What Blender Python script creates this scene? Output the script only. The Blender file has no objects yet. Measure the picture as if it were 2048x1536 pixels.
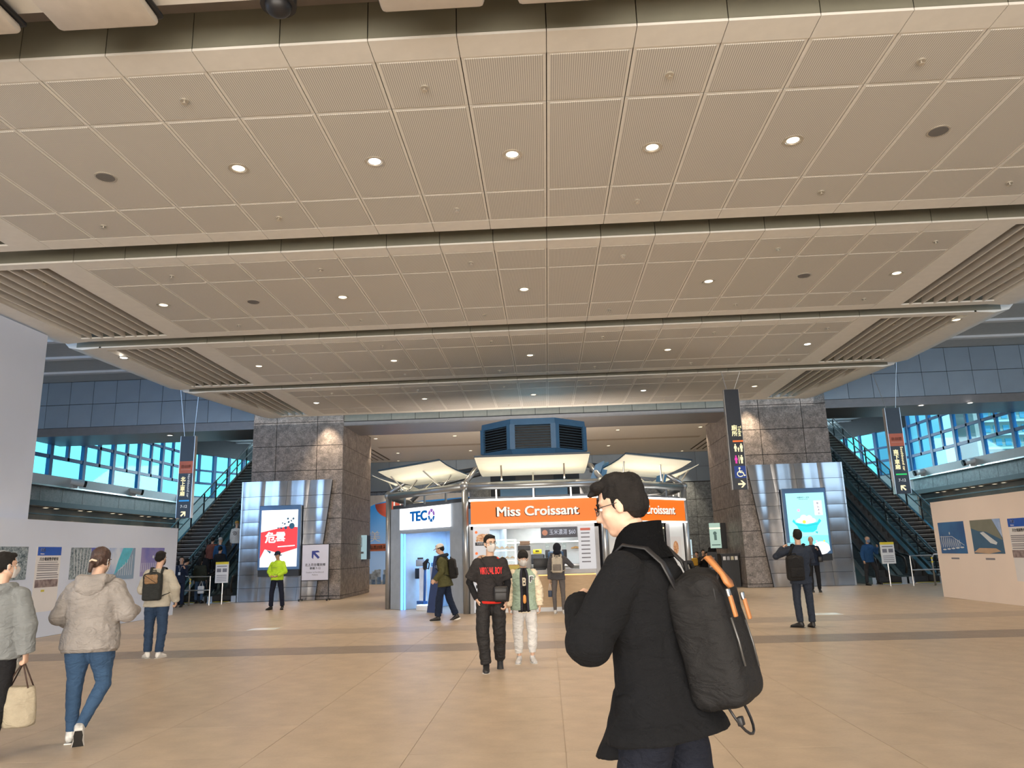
import bpy, bmesh, math, random
from mathutils import Vector as V, Matrix, noise
from mathutils.bvhtree import BVHTree
random.seed(7)
S = bpy.context.scene
COL = S.collection
PI = math.pi

# ------------------------------------------------------------------ camera, world, light, exposure
CAM_H = 1.46
F_PX = 1500.0
XA = V((0.99850574, -0.03861913, -0.03866341))
YA = V((0.0461526, 0.21711224, 0.97505498))
ZA = V((-0.02926147, -0.97538241, 0.21857019))
def cam_to_world(c):
    return V((XA.dot(c), YA.dot(c), ZA.dot(c)))
cam = bpy.data.cameras.new('camera'); camo = bpy.data.objects.new('camera', cam); COL.objects.link(camo)
cam.sensor_fit = 'HORIZONTAL'; cam.sensor_width = 36.0; cam.lens = F_PX / 2048 * 36.0
cam.clip_start = 0.05; cam.clip_end = 500
_r = cam_to_world(V((1, 0, 0))); _u = cam_to_world(V((0, -1, 0))); _b = cam_to_world(V((0, 0, -1)))
camo.matrix_world = Matrix(((_r.x, _u.x, _b.x, 0), (_r.y, _u.y, _b.y, 0), (_r.z, _u.z, _b.z, CAM_H), (0, 0, 0, 1)))
S.camera = camo
def ray(px, py):
    return cam_to_world(V((px - 1024, py - 768, F_PX)))
def floor_at(px, py):
    d = ray(px, py); t = -CAM_H / d.z
    return d.x * t, d.y * t
def on_x(px, py, x):
    d = ray(px, py); t = x / d.x
    return d.y * t, CAM_H + d.z * t
def on_y(px, py, y):
    d = ray(px, py); t = y / d.y
    return d.x * t, CAM_H + d.z * t

S.view_settings.view_transform = 'Standard'; S.view_settings.look = 'None'
S.view_settings.gamma = 1.0; S.view_settings.use_curve_mapping = False
S.view_settings.exposure = 0.14
W = bpy.data.worlds.new('sky'); S.world = W; W.use_nodes = True
wn = W.node_tree; wn.nodes.clear()
wo = wn.nodes.new('ShaderNodeOutputWorld'); wb = wn.nodes.new('ShaderNodeBackground')
tc = wn.nodes.new('ShaderNodeTexCoord'); sx = wn.nodes.new('ShaderNodeSeparateXYZ')
cr = wn.nodes.new('ShaderNodeValToRGB')
cr.color_ramp.elements[0].position = 0.0; cr.color_ramp.elements[0].color = (0.30, 0.98, 1.0, 1)
cr.color_ramp.elements[1].position = 0.6; cr.color_ramp.elements[1].color = (0.12, 0.62, 1.0, 1)
wn.links.new(tc.outputs['Generated'], sx.inputs[0]); wn.links.new(sx.outputs['Z'], cr.inputs[0])
wn.links.new(cr.outputs[0], wb.inputs[0]); wb.inputs[1].default_value = 1.5
wn.links.new(wb.outputs[0], wo.inputs[0])
def area(name, loc, target, size, sizey, energy, color, vis=True):
    l = bpy.data.lights.new(name, 'AREA'); l.shape = 'RECTANGLE'; l.size = size; l.size_y = sizey
    l.energy = energy; l.color = color
    o = bpy.data.objects.new(name, l); COL.objects.link(o); o.location = loc
    o.rotation_euler = (V(target) - V(loc)).to_track_quat('-Z', 'Y').to_euler()
    return o
area('rear_fill', (-0.3, -9.0, 2.6), (-0.3, 12, 4.6), 22, 5.0, 3300, (1.0, 0.93, 0.84))  # unseen fill added behind the camera to brighten hall and ceiling
area('rear_ceiling_light', (-0.3, -3.0, 6.2), (-0.3, -3.0, 0), 16, 8, 350, (1.0, 0.84, 0.66))
area('side_cool_fill', (-19.0, 10.0, 5.5), (-6, 14, 2.0), 12, 4.0, 900, (0.35, 0.62, 1.0))  # unseen cool fill added to tint the left side blue
area('side_cool_fill', (18.5, 14.0, 5.5), (6, 24, 2.0), 12, 4.0, 500, (0.45, 0.72, 1.0))  # cool fill added on the right side, no window here
LAMP_W = 200
sun = bpy.data.lights.new('sun', 'SUN'); sun.energy = 2.6; sun.angle = .02; sun.color = (1, .97, .92)
suno = bpy.data.objects.new('sun', sun); COL.objects.link(suno); suno.rotation_euler = (math.radians(38), 0, math.radians(12))
area('atrium_fill', (-13.2, 46.5, 6.6), (-14, 30, 7.6), 5, 1.8, 420, (.75, .9, 1.0)); area('atrium_fill', (12.7, 46.5, 6.6), (13.5, 30, 7.6), 5, 1.8, 420, (.75, .9, 1.0))  # fills added behind the pillars to brighten the atrium ceilings
area('back_hall_fill', (-0.3, 26.4, 3.1), (-0.3, 31, 6.5), 6, .8, 420, (1.0, .84, .70))  # hidden fill added behind the kiosk to lift the back ceiling
LAMP_C = (1.0, 0.78, 0.54)

# ------------------------------------------------------------------ materials
MATS = {}
def mat(name, col, rough=0.6, metal=0.0, emit=0.0, ecol=None, bump=0.0, bscale=60.0, var=0.06, vscale=6.0,
        trans=0.0, alpha=1.0, spec=0.5, vstretch=None, rnd=0.0, coat=0.0):
    if name in MATS: return MATS[name]
    m = bpy.data.materials.new(name); m.use_nodes = True; nt = m.node_tree; N = nt.nodes; L = nt.links
    b = N['Principled BSDF']; b.inputs['Roughness'].default_value = rough; b.inputs['Metallic'].default_value = metal
    b.inputs['Specular IOR Level'].default_value = spec; b.inputs['Coat Weight'].default_value = coat
    t = N.new('ShaderNodeTexCoord'); nz = N.new('ShaderNodeTexNoise'); nz.inputs['Scale'].default_value = vscale
    nz.inputs['Detail'].default_value = 5
    mp = N.new('ShaderNodeMapping'); L.new(t.outputs['Object'], mp.inputs[0]); L.new(mp.outputs[0], nz.inputs['Vector'])
    if vstretch: mp.inputs['Scale'].default_value = vstretch
    rp = N.new('ShaderNodeValToRGB')
    c = V(col); lo = c * (1 - var); hi = c * (1 + var)
    rp.color_ramp.elements[0].position = 0.3; rp.color_ramp.elements[0].color = (*lo, 1)
    rp.color_ramp.elements[1].position = 0.7; rp.color_ramp.elements[1].color = (*[min(1, x) for x in hi], 1)
    L.new(nz.outputs['Fac'], rp.inputs[0])
    out = rp.outputs[0]
    if rnd > 0:
        oi = N.new('ShaderNodeObjectInfo'); mr = N.new('ShaderNodeMapRange'); mr.inputs[3].default_value = 1 - rnd; mr.inputs[4].default_value = 1 + rnd
        L.new(oi.outputs['Random'], mr.inputs[0]); mx = N.new('ShaderNodeVectorMath'); mx.operation = 'SCALE'
        L.new(out, mx.inputs[0]); L.new(mr.outputs[0], mx.inputs['Scale']); out = mx.outputs[0]
    L.new(out, b.inputs['Base Color'])
    if bump > 0:
        n2 = N.new('ShaderNodeTexNoise'); n2.inputs['Scale'].default_value = bscale; n2.inputs['Detail'].default_value = 3
        L.new(mp.outputs[0], n2.inputs['Vector'])
        bp = N.new('ShaderNodeBump'); bp.inputs['Strength'].default_value = bump; bp.inputs['Distance'].default_value = 0.01
        L.new(n2.outputs['Fac'], bp.inputs['Height']); L.new(bp.outputs[0], b.inputs['Normal'])
    if emit > 0:
        b.inputs['Emission Color'].default_value = (*(ecol or col), 1); b.inputs['Emission Strength'].default_value = emit
    if trans > 0:
        b.inputs['Transmission Weight'].default_value = trans
    if alpha < 1:
        b.inputs['Alpha'].default_value = alpha
    MATS[name] = m
    return m
def glass_mat(name, tint, refl=0.08, a=0.35):
    if name in MATS: return MATS[name]
    m = bpy.data.materials.new(name); m.use_nodes = True; nt = m.node_tree; nt.nodes.clear()
    o = nt.nodes.new('ShaderNodeOutputMaterial'); tr = nt.nodes.new('ShaderNodeBsdfTransparent'); g = nt.nodes.new('ShaderNodeBsdfGlossy')
    tr.inputs[0].default_value = (*tint, 1); g.inputs['Roughness'].default_value = 0.05
    mx = nt.nodes.new('ShaderNodeMixShader')
    fr = nt.nodes.new('ShaderNodeLayerWeight'); fr.inputs[0].default_value = 0.5
    pw = nt.nodes.new('ShaderNodeMath'); pw.operation = 'POWER'; pw.inputs[1].default_value = 4.0; nt.links.new(fr.outputs['Facing'], pw.inputs[0])
    ad = nt.nodes.new('ShaderNodeMath'); ad.operation = 'MULTIPLY_ADD'; ad.inputs[1].default_value = a; ad.inputs[2].default_value = refl * 0.4; ad.use_clamp = True
    nt.links.new(pw.outputs[0], ad.inputs[0]); nt.links.new(ad.outputs[0], mx.inputs[0])
    nt.links.new(tr.outputs[0], mx.inputs[1]); nt.links.new(g.outputs[0], mx.inputs[2]); nt.links.new(mx.outputs[0], o.inputs[0])
    MATS[name] = m
    return m
def perforated(name, col):
    m = mat(name, col, 0.6, var=0.03, vscale=2)
    nt = m.node_tree; N = nt.nodes; L = nt.links; b = N['Principled BSDF']
    t = N.new('ShaderNodeTexCoord'); s = N.new('ShaderNodeSeparateXYZ'); L.new(t.outputs['Object'], s.inputs[0])
    def wave(sock, per):
        a = N.new('ShaderNodeMath'); a.operation = 'MULTIPLY'; a.inputs[1].default_value = 2 * PI / per; L.new(sock, a.inputs[0])
        c = N.new('ShaderNodeMath'); c.operation = 'SINE'; L.new(a.outputs[0], c.inputs[0]); return c.outputs[0]
    w1 = wave(s.outputs['X'], 0.0235); w2 = wave(s.outputs['Y'], 0.0235)
    mn = N.new('ShaderNodeMath'); mn.operation = 'MULTIPLY_ADD'; mn.inputs[1].default_value = 0.35; L.new(w2, mn.inputs[0]); L.new(w1, mn.inputs[2])
    rp = N.new('ShaderNodeValToRGB'); rp.color_ramp.elements[0].position = 0.0; rp.color_ramp.elements[0].color = (*[x * 1.12 for x in col], 1)
    rp.color_ramp.elements[1].position = 0.55; rp.color_ramp.elements[1].color = (*[x * 0.62 for x in col], 1)
    L.new(mn.outputs[0], rp.inputs[0])
    L.new(rp.outputs[0], b.inputs['Base Color'])
    return m
def granite(name, col, sc=14.0, streak=False, rough=0.45):
    m = mat(name, col, rough, var=0.35, vscale=sc, bump=0.15, bscale=70, vstretch=(1, 1, 0.45) if streak else None)
    nt = m.node_tree; N = nt.nodes; L = nt.links; b = N['Principled BSDF']
    t = N.new('ShaderNodeTexCoord'); v = N.new('ShaderNodeTexNoise'); v.inputs['Scale'].default_value = 16; v.inputs['Detail'].default_value = 9; v.inputs['Roughness'].default_value = .75; v.inputs['Distortion'].default_value = 1.5
    L.new(t.outputs['Object'], v.inputs['Vector'])
    rp = N.new('ShaderNodeValToRGB'); rp.color_ramp.elements[0].position = 0.38; rp.color_ramp.elements[0].color = (0.45, 0.45, 0.46, 1)
    rp.color_ramp.elements[1].position = 0.62; rp.color_ramp.elements[1].color = (1.45, 1.42, 1.38, 1)
    L.new(v.outputs['Fac'], rp.inputs[0])
    old = b.inputs['Base Color'].links[0].from_socket
    mx = N.new('ShaderNodeVectorMath'); mx.operation = 'MULTIPLY'; L.new(old, mx.inputs[0]); L.new(rp.outputs[0], mx.inputs[1]); L.new(mx.outputs[0], b.inputs['Base Color'])
    return m

m_panel = perforated('perforated_ceiling_panel', (0.59, 0.57, 0.525))
m_cwhite = mat('ceiling_border_white', (0.74, 0.72, 0.67), 0.55, var=0.03)
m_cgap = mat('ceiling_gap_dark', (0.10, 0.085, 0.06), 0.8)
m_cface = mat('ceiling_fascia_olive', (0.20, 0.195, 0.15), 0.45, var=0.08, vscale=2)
m_louvre = mat('louvre_fin_beige', (0.66, 0.62, 0.56), 0.6, var=0.03)
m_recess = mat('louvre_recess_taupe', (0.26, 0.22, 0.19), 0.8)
m_dark = mat('dark_metal', (0.03, 0.032, 0.036), 0.45, 0.3)
m_black = mat('black_plastic', (0.012, 0.012, 0.014), 0.45)
m_steel = mat('brushed_steel', (0.55, 0.55, 0.55), 0.3, 1.0, var=0.05, vscale=3)
m_pipe = mat('kiosk_pipe_grey', (0.36, 0.38, 0.40), 0.32, 0.75, var=0.06)
m_fascia = mat('fascia_blue_grey', (0.27, 0.345, 0.43), 0.45, 0.2, var=0.05, vscale=1.5, rnd=0.06)
m_soffit = mat('soffit_grey_brown', (0.22, 0.22, 0.23), 0.35, 0.4, var=0.05)
m_gran = granite('grey_granite', (0.24, 0.215, 0.205), 5)
m_gran2 = granite('blue_grey_granite', (0.23, 0.27, 0.30), 5)
m_granb = granite('brown_streaked_granite', (0.20, 0.16, 0.14), 4, True)
m_joint = mat('dark_joint', (0.02, 0.02, 0.022), 0.9)
m_white = mat('white_board', (0.72, 0.71, 0.72), 0.6, var=0.015, vscale=1.5)
m_wpaint = mat('white_paint', (0.75, 0.76, 0.78), 0.5, var=0.02)
m_frame = mat('window_frame_blue_haze', (0.02, 0.12, 0.34), 0.4, var=0.05)  # dark frames; blue window haze and lens flare put into the colour
m_pane = glass_mat('window_glass', (0.80, 0.97, 1.0), .04, .06)
m_glass = glass_mat('balustrade_glass', (0.86, 0.93, 0.94), 0.16)
m_clear = glass_mat('clear_glass', (0.93, 0.97, 0.97), 0.05)
m_lamp = mat('lamp_lens_warm', (1, .93, .8), 0.3, emit=2.2, ecol=(1.0, 0.85, 0.62))
m_lampw = mat('lamp_lens_white', (1, .97, .95), 0.3, emit=6.0, ecol=(1.0, 0.93, 0.86))
m_ring = mat('lamp_ring', (0.62, 0.58, 0.50), 0.3, 0.6)

# ------------------------------------------------------------------ helpers
def world_of(o):
    m = o.matrix_basis.copy()
    if o.parent: m = world_of(o.parent) @ o.matrix_parent_inverse @ m
    return m
def attach(o, p):
    o.parent = p; o.matrix_parent_inverse = world_of(p).inverted(); return o
def tag(o, label=None, cat=None, group=None, kind=None):
    if label: o['label'] = label
    if cat: o['category'] = cat
    if group: o['group'] = group
    if kind: o['kind'] = kind
    return o
def empty(name, loc, label=None, cat=None, group=None, kind=None, rz=0):
    o = bpy.data.objects.new(name, None); COL.objects.link(o); o.location = loc; o.rotation_euler = (0, 0, rz)
    o.empty_display_size = 0.2
    return tag(o, label, cat, group, kind)
def link(name, me, parent=None, **k):
    o = bpy.data.objects.new(name, me); COL.objects.link(o)
    if parent: attach(o, parent)
    return tag(o, **k)
def copy_tree(o, parent=None):
    c = o.copy(); COL.objects.link(c)
    if parent: c.parent = parent
    for ch in KIDS.get(o.name, [x for x in o.children]): copy_tree(ch, c)
    return c
KIDS = {}

class MB:
    def __init__(s): s.bm = bmesh.new(); s.mi = 0
    def f(s, vs):
        try:
            f = s.bm.faces.new(vs); f.material_index = s.mi; return f
        except ValueError: return None
    def vv(s, pts): return [s.bm.verts.new(p) for p in pts]
    def box(s, x0, x1, y0, y1, z0, z1, mi=None, M=None):
        if mi is not None: s.mi = mi
        p = [(x0, y0, z0), (x1, y0, z0), (x1, y1, z0), (x0, y1, z0), (x0, y0, z1), (x1, y0, z1), (x1, y1, z1), (x0, y1, z1)]
        if M: p = [M @ V(q) for q in p]
        v = s.vv(p)
        for q in ((0, 3, 2, 1), (4, 5, 6, 7), (0, 1, 5, 4), (1, 2, 6, 5), (2, 3, 7, 6), (3, 0, 4, 7)): s.f([v[i] for i in q])
        return s
    def obox(s, c, ax, ay, az, mi=None):
        """box about c with half axes ax ay az"""
        if mi is not None: s.mi = mi
        c, ax, ay, az = V(c), V(ax), V(ay), V(az)
        v = s.vv([c + ax * i + ay * j + az * k for k in (-1, 1) for i, j in ((-1, -1), (1, -1), (1, 1), (-1, 1))])
        for q in ((0, 3, 2, 1), (4, 5, 6, 7), (0, 1, 5, 4), (1, 2, 6, 5), (2, 3, 7, 6), (3, 0, 4, 7)): s.f([v[i] for i in q])
        return s
    def prism(s, pts, d, mi=None):
        """closed polygon pts extruded by vector d"""
        if mi is not None: s.mi = mi
        d = V(d); a = s.vv([V(p) for p in pts]); b = s.vv([V(p) + d for p in pts]); n = len(a)
        s.f(a[::-1]); s.f(b)
        for i in range(n): s.f([a[i], a[(i + 1) % n], b[(i + 1) % n], b[i]])
        return s
    def loft(s, secs, n=14, cap=True, mi=None):
        """secs: (centre, ax, ay) ellipses"""
        if mi is not None: s.mi = mi
        rings = []
        for c, ax, ay in secs:
            rings.append(s.vv([c + ax * math.cos(2 * PI * i / n) + ay * math.sin(2 * PI * i / n) for i in range(n)]))
        for a, b in zip(rings, rings[1:]):
            for i in range(n): s.f([a[i], a[(i + 1) % n], b[(i + 1) % n], b[i]])
        if cap: s.f(rings[0][::-1]); s.f(rings[-1])
        return s
    def tube(s, pts, rs, n=10, flat=1.0, up=None, round_=False, mi=None):
        pts = [V(p) for p in pts]
        if not hasattr(rs, '__len__'): rs = [rs] * len(pts)
        secs = []
        prev = None
        P = list(pts); R = list(rs)
        for i, p in enumerate(P):
            t = (P[min(i + 1, len(P) - 1)] - P[max(i - 1, 0)])
            if t.length < 1e-9: t = V((0, 0, 1))
            t.normalize()
            if prev is None:
                a = up if up else (V((0, 0, 1)) if abs(t.z) < 0.9 else V((0, 1, 0)))
                u = V(a).cross(t)
                if u.length < 1e-6: u = V((1, 0, 0)).cross(t)
                u.normalize()
            else:
                u = prev - t * prev.dot(t); u.normalize()
            prev = u; w = t.cross(u)
            secs.append((p, u * R[i], w * R[i] * flat, t))
        out = [(c, a, b) for c, a, b, t in secs]
        if round_:
            c, a, b, t = secs[0]; r = R[0]
            pre = [(c - t * r * math.sin(k), a * math.cos(k), b * math.cos(k)) for k in (1.25, 0.7)]
            c, a, b, t = secs[-1]; r = R[-1]
            post = [(c + t * r * math.sin(k), a * math.cos(k), b * math.cos(k)) for k in (0.7, 1.25)]
            out = pre + out + post
        return s.loft(out, n, mi=mi)
    def ell(s, c, r, u=12, v=8, R=None, mi=None):
        if mi is not None: s.mi = mi
        c = V(c); R = R or Matrix.Identity(3)
        if not hasattr(r, '__len__'): r = (r, r, r)
        rings = []
        for j in range(1, v):
            th = PI * j / v
            rings.append(s.vv([c + R @ V((r[0] * math.sin(th) * math.cos(2 * PI * i / u), r[1] * math.sin(th) * math.sin(2 * PI * i / u), r[2] * math.cos(th))) for i in range(u)]))
        t = s.bm.verts.new(c + R @ V((0, 0, r[2]))); b = s.bm.verts.new(c - R @ V((0, 0, r[2])))
        for a, bb in zip(rings, rings[1:]):
            for i in range(u): s.f([a[i], bb[i], bb[(i + 1) % u], a[(i + 1) % u]])
        for i in range(u):
            s.f([t, rings[0][i], rings[0][(i + 1) % u]]); s.f([b, rings[-1][(i + 1) % u], rings[-1][i]])
        return s
    def cyl(s, c, r, h, axis=(0, 0, 1), n=16, r2=None, mi=None):
        c = V(c); a = V(axis).normalized(); t = V((1, 0, 0)) if abs(a.x) < 0.9 else V((0, 1, 0))
        u = a.cross(t).normalized(); w = a.cross(u); r2 = r if r2 is None else r2
        return s.loft([(c, u * r, w * r), (c + a * h, u * r2, w * r2)], n, mi=mi)
    def rbox(s, c, size, bev, R=None, mi=None, seg=2):
        if mi is not None: s.mi = mi
        t = bmesh.new(); bmesh.ops.create_cube(t, size=1.0)
        for v in t.verts: v.co = V((v.co.x * size[0], v.co.y * size[1], v.co.z * size[2]))
        bmesh.ops.bevel(t, geom=t.edges[:], offset=bev, segments=seg, affect='EDGES', profile=0.5)
        c = V(c); R = R or Matrix.Identity(3)
        mp = {v: s.bm.verts.new(c + R @ v.co) for v in t.verts}
        for f in t.faces: s.f([mp[v] for v in f.verts])
        t.free(); return s
    def mesh(s, mats, smooth=False, name='mesh', recalc=True):
        if recalc: bmesh.ops.recalc_face_normals(s.bm, faces=s.bm.faces[:])
        me = bpy.data.meshes.new(name); s.bm.to_mesh(me); s.bm.free()
        for m in (mats if isinstance(mats, (list, tuple)) else [mats]): me.materials.append(m)
        if smooth:
            me.polygons.foreach_set('use_smooth', [True] * len(me.polygons))
            if smooth == 'auto':
                me.set_sharp_from_angle(angle=math.radians(40))
        return me
    def build(s, name, mats, parent=None, smooth=False, **k):
        return link(name, s.mesh(mats, smooth, name), parent, **k)
def B(x0, x1, y0, y1, z0, z1): return MB().box(x0, x1, y0, y1, z0, z1)

def fuse(mb, voxel, it=3, fac=0.5, wr=0.0, wf=10.0, ws=(1, 1, 1), seed=0.0):
    """merge overlapping closed shells into one continuous skin"""
    bmesh.ops.recalc_face_normals(mb.bm, faces=mb.bm.faces[:])
    me = bpy.data.meshes.new('tmp'); mb.bm.to_mesh(me); mb.bm.free()
    o = bpy.data.objects.new('tmp', me); COL.objects.link(o)
    md = o.modifiers.new('r', 'REMESH'); md.mode = 'VOXEL'; md.voxel_size = voxel
    if it: sm = o.modifiers.new('s', 'SMOOTH'); sm.factor = fac; sm.iterations = it
    dg = bpy.context.evaluated_depsgraph_get(); r = bpy.data.meshes.new_from_object(o.evaluated_get(dg))
    bpy.data.objects.remove(o); bpy.data.meshes.remove(me)
    if wr > 0:
        nn = [v.normal.copy() for v in r.vertices]
        for v, n in zip(r.vertices, nn):
            p = v.co
            q = V((p.x * ws[0], p.y * ws[1], p.z * ws[2])) * wf + V((seed, seed * 1.7, 0))
            d = noise.noise(q) + 0.5 * noise.noise(q * 2.1 + V((5, 3, 1)))
            v.co = p + n * (d * wr)
    r.polygons.foreach_set('use_smooth', [True] * len(r.polygons))
    return r

_txt = {}
def text_mesh(s, bold=0.0, ext=0.0, align='CENTER', spacing=1.0, sx=1.0):
    k = (s, bold, ext, align, spacing, sx)
    if k in _txt: return _txt[k].copy()
    c = bpy.data.curves.new('t', 'FONT'); c.body = s; c.align_x = align; c.align_y = 'CENTER'; c.extrude = ext
    c.resolution_u = 3; c.space_character = spacing
    o = bpy.data.objects.new('t', c); COL.objects.link(o)
    dg = bpy.context.evaluated_depsgraph_get(); m = bpy.data.meshes.new_from_object(o.evaluated_get(dg))
    bpy.data.objects.remove(o)
    if bold > 0:
        e = bold; b = bmesh.new()
        for dx, dy in ((-e, 0), (e, 0), (-e * .7, -e * .6), (e * .7, e * .6), (-e * .7, e * .6), (e * .7, -e * .6)):
            n0 = len(b.verts); b.from_mesh(m); b.verts.ensure_lookup_table()
            for v in b.verts[n0:]: v.co.x += dx; v.co.y += dy
        b.to_mesh(m); b.free()
    _txt[k] = m
    return m.copy()
def text(name, s, size, m, origin, right, up, parent=None, bold=0.0, ext=0.002, align='CENTER', spacing=1.0, sx=1.0, wid=None, **k):
    me = text_mesh(s, bold, ext / size, align, spacing, sx)
    if wid:
        xs = [v.co.x for v in me.vertices]; w = (max(xs) - min(xs)) * size
        for v in me.vertices: v.co.x *= wid / w
    r = V(right).normalized(); u = V(up).normalized(); n = r.cross(u); o = V(origin)
    for v in me.vertices: v.co = o + (r * v.co.x + u * v.co.y + n * v.co.z) * size
    me.materials.clear(); me.materials.append(m)
    return link(name, me, parent, **k)
class Plane:
    """2-D drawing surface: origin, right, up; shapes are thin solids lifted off it"""
    def __init__(s, o, r, u): s.o = V(o); s.r = V(r).normalized(); s.u = V(u).normalized(); s.n = s.r.cross(s.u)
    def P(s, x, y, z=0): return s.o + s.r * x + s.u * y + s.n * z
    def poly(s, mb, pts, z, t=0.002): mb.prism([s.P(x, y, z) for x, y in pts], s.n * t)
    def rect(s, mb, x0, x1, y0, y1, z, t=0.002): s.poly(mb, [(x0, y0), (x1, y0), (x1, y1), (x0, y1)], z, t)
    def disc(s, mb, x, y, rx, z, t=0.002, n=18, ry=None):
        ry = ry or rx; s.poly(mb, [(x + rx * math.cos(2 * PI * i / n), y + ry * math.sin(2 * PI * i / n)) for i in range(n)], z, t)
    def line(s, mb, pts, w, z, t=0.002):
        for (x0, y0), (x1, y1) in zip(pts, pts[1:]):
            d = V((x1 - x0, y1 - y0)); L = d.length
            if L < 1e-6: continue
            d /= L; nx, ny = -d.y * w / 2, d.x * w / 2; ex, ey = d.x * w * .3, d.y * w * .3
            s.poly(mb, [(x0 - ex + nx, y0 - ey + ny), (x0 - ex - nx, y0 - ey - ny), (x1 + ex - nx, y1 + ey - ny), (x1 + ex + nx, y1 + ey + ny)], z, t)
    def text(s, name, st, size, m, x, y, z, parent, bold=0, **k):
        return text(name, st, size, m, s.P(x, y, z), s.r, s.u, parent, bold=bold, **k)
ARROW = [(0, 0.5), (0.5, 0.0), (0.28, 0.0), (0.0, 0.28), (0.0, 0.28)]
def arrow(pl, mb, cx, cy, sz, ang, z):
    """chunky arrow pointing to angle"""
    pts = [(0.5, 0), (0.06, 0.46), (-0.16, 0.46), (0.14, 0.11), (-0.5, 0.11), (-0.5, -0.11), (0.14, -0.11), (-0.16, -0.46), (0.06, -0.46)]
    c, s_ = math.cos(ang), math.sin(ang)
    pl.poly(mb, [(cx + sz * (x * c - y * s_), cy + sz * (x * s_ + y * c)) for x, y in pts], z)
# ------------------------------------------------------------------ the setting
CX = -0.26
XL, XR = -20.0, 19.5
ZC = 6.5
def emis(name, col, e=1.0, rough=0.5):
    return mat(name, [c * 0.25 for c in col], rough, emit=e, ecol=col, var=0.0)
# floor
m_floor = mat('floor_stone_beige', (0.43, 0.345, 0.255), 0.36, bump=0.05, bscale=90, var=0.13, vscale=3.2, rnd=0.02)
m_floord = mat('floor_stone_taupe', (0.245, 0.20, 0.16), 0.38, bump=0.05, bscale=90, var=0.10, vscale=3.2, rnd=0.03)
m_floorm = mat('floor_stone_greige', (0.33, 0.27, 0.21), 0.38, bump=0.05, bscale=90, var=0.10, vscale=3.2, rnd=0.03)
for m in (m_floor, m_floord, m_floorm):
    nt = m.node_tree; nz = nt.nodes.new('ShaderNodeTexNoise'); nz.inputs['Scale'].default_value = 40; nz.inputs['Detail'].default_value = 8
    t_ = nt.nodes.new('ShaderNodeTexCoord'); nt.links.new(t_.outputs['Object'], nz.inputs['Vector'])
    r_ = nt.nodes.new('ShaderNodeMapRange'); r_.inputs[3].default_value = 0.3; r_.inputs[4].default_value = 0.5
    nt.links.new(nz.outputs['Fac'], r_.inputs[0]); nt.links.new(r_.outputs[0], nt.nodes['Principled BSDF'].inputs['Roughness'])
floor = B(XL - 3, XR + 3, -10, 50, -0.3, -0.005).build('floor', m_floor, kind='structure')
rows = [3.05, 3.97, 4.97, 6.05, 7.13, 8.21, 9.2, 10.17, 11.13, 12.12, 13.1, 14.15, 15.22, 16.3, 17.4, 18.5, 19.6]
tmesh = {}
for i, (a, b) in enumerate(zip(rows, rows[1:])):
    dark = {9: 1, 12: 2}.get(i, 0)
    off = 0.0
    for j in range(-14, 15):
        x0 = 0.08 + 1.18 * j + off
        if x0 + 1.18 < -0.74 * b - 0.3 or x0 > 0.72 * b + 0.3 or x0 < -10.9 or x0 > 10.1: continue
        w = 1.176
        key = (round(b - a, 3), dark)
        if key not in tmesh: tmesh[key] = B(0, w, 0.002, b - a - 0.002, -0.02, 0).mesh([m_floor, m_floord, m_floorm][dark], name='floor_tile')
        o = link('floor_tile', tmesh[key]); o.location = (x0, a, 0); attach(o, floor)
# small notices on the floor
for (px, py) in ((529, 1258), (1650, 1228)):
    x, y = floor_at(px, py)
    o = MB().prism([(x - .3, y - .22, .001), (x + .3, y - .22, .001), (x + .3, y + .22, .001), (x - .3, y + .22, .001)], (0, 0, .002)).build('floor_sticker', mat('sticker_pale', (.75, .78, .78), .25))
    tag(o, 'pale glossy floor sticker %s' % ('in front of the guard in the yellow jacket' if px < 1000 else 'behind the man in the dark suit taking a photo'), 'sticker')

# main ceiling
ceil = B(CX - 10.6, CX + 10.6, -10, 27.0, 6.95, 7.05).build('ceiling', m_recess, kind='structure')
HW = 8.15; PW = 0.897
def zone(k): return 6.52 + 5.15 * k
def panel_mesh(w, l):
    mb = MB(); g = 0.006; t = 0.034
    mb.box(g, w - g, 0.008, l - 0.008, 0.004, 0.03, 0)                      # white rim tray
    mb.box(g + t, w - g - t, t, l - t, -0.004, 0.006, 1)
    return mb.mesh([m_cwhite, m_panel], name='ceiling_panel')
prow = [(0.33, 1.20), (1.20, 3.33), (3.33, 4.27)]
pm = [panel_mesh(PW, b - a) for a, b in prow]
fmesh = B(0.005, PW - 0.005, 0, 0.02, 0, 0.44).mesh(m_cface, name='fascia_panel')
bmesh_ = B(0.004, PW - 0.004, 0, 0.33, 0, 0.03).mesh(m_cwhite, name='border_panel')
def edge_u(k, f):
    a, b = {0: (11.15, 11.15), 1: (11.15, 11.1), 2: (11.1, 10.95), 3: (10.8, 10.05)}.get(k, (11.15, 11.15))
    return a + (b - a) * f
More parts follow.
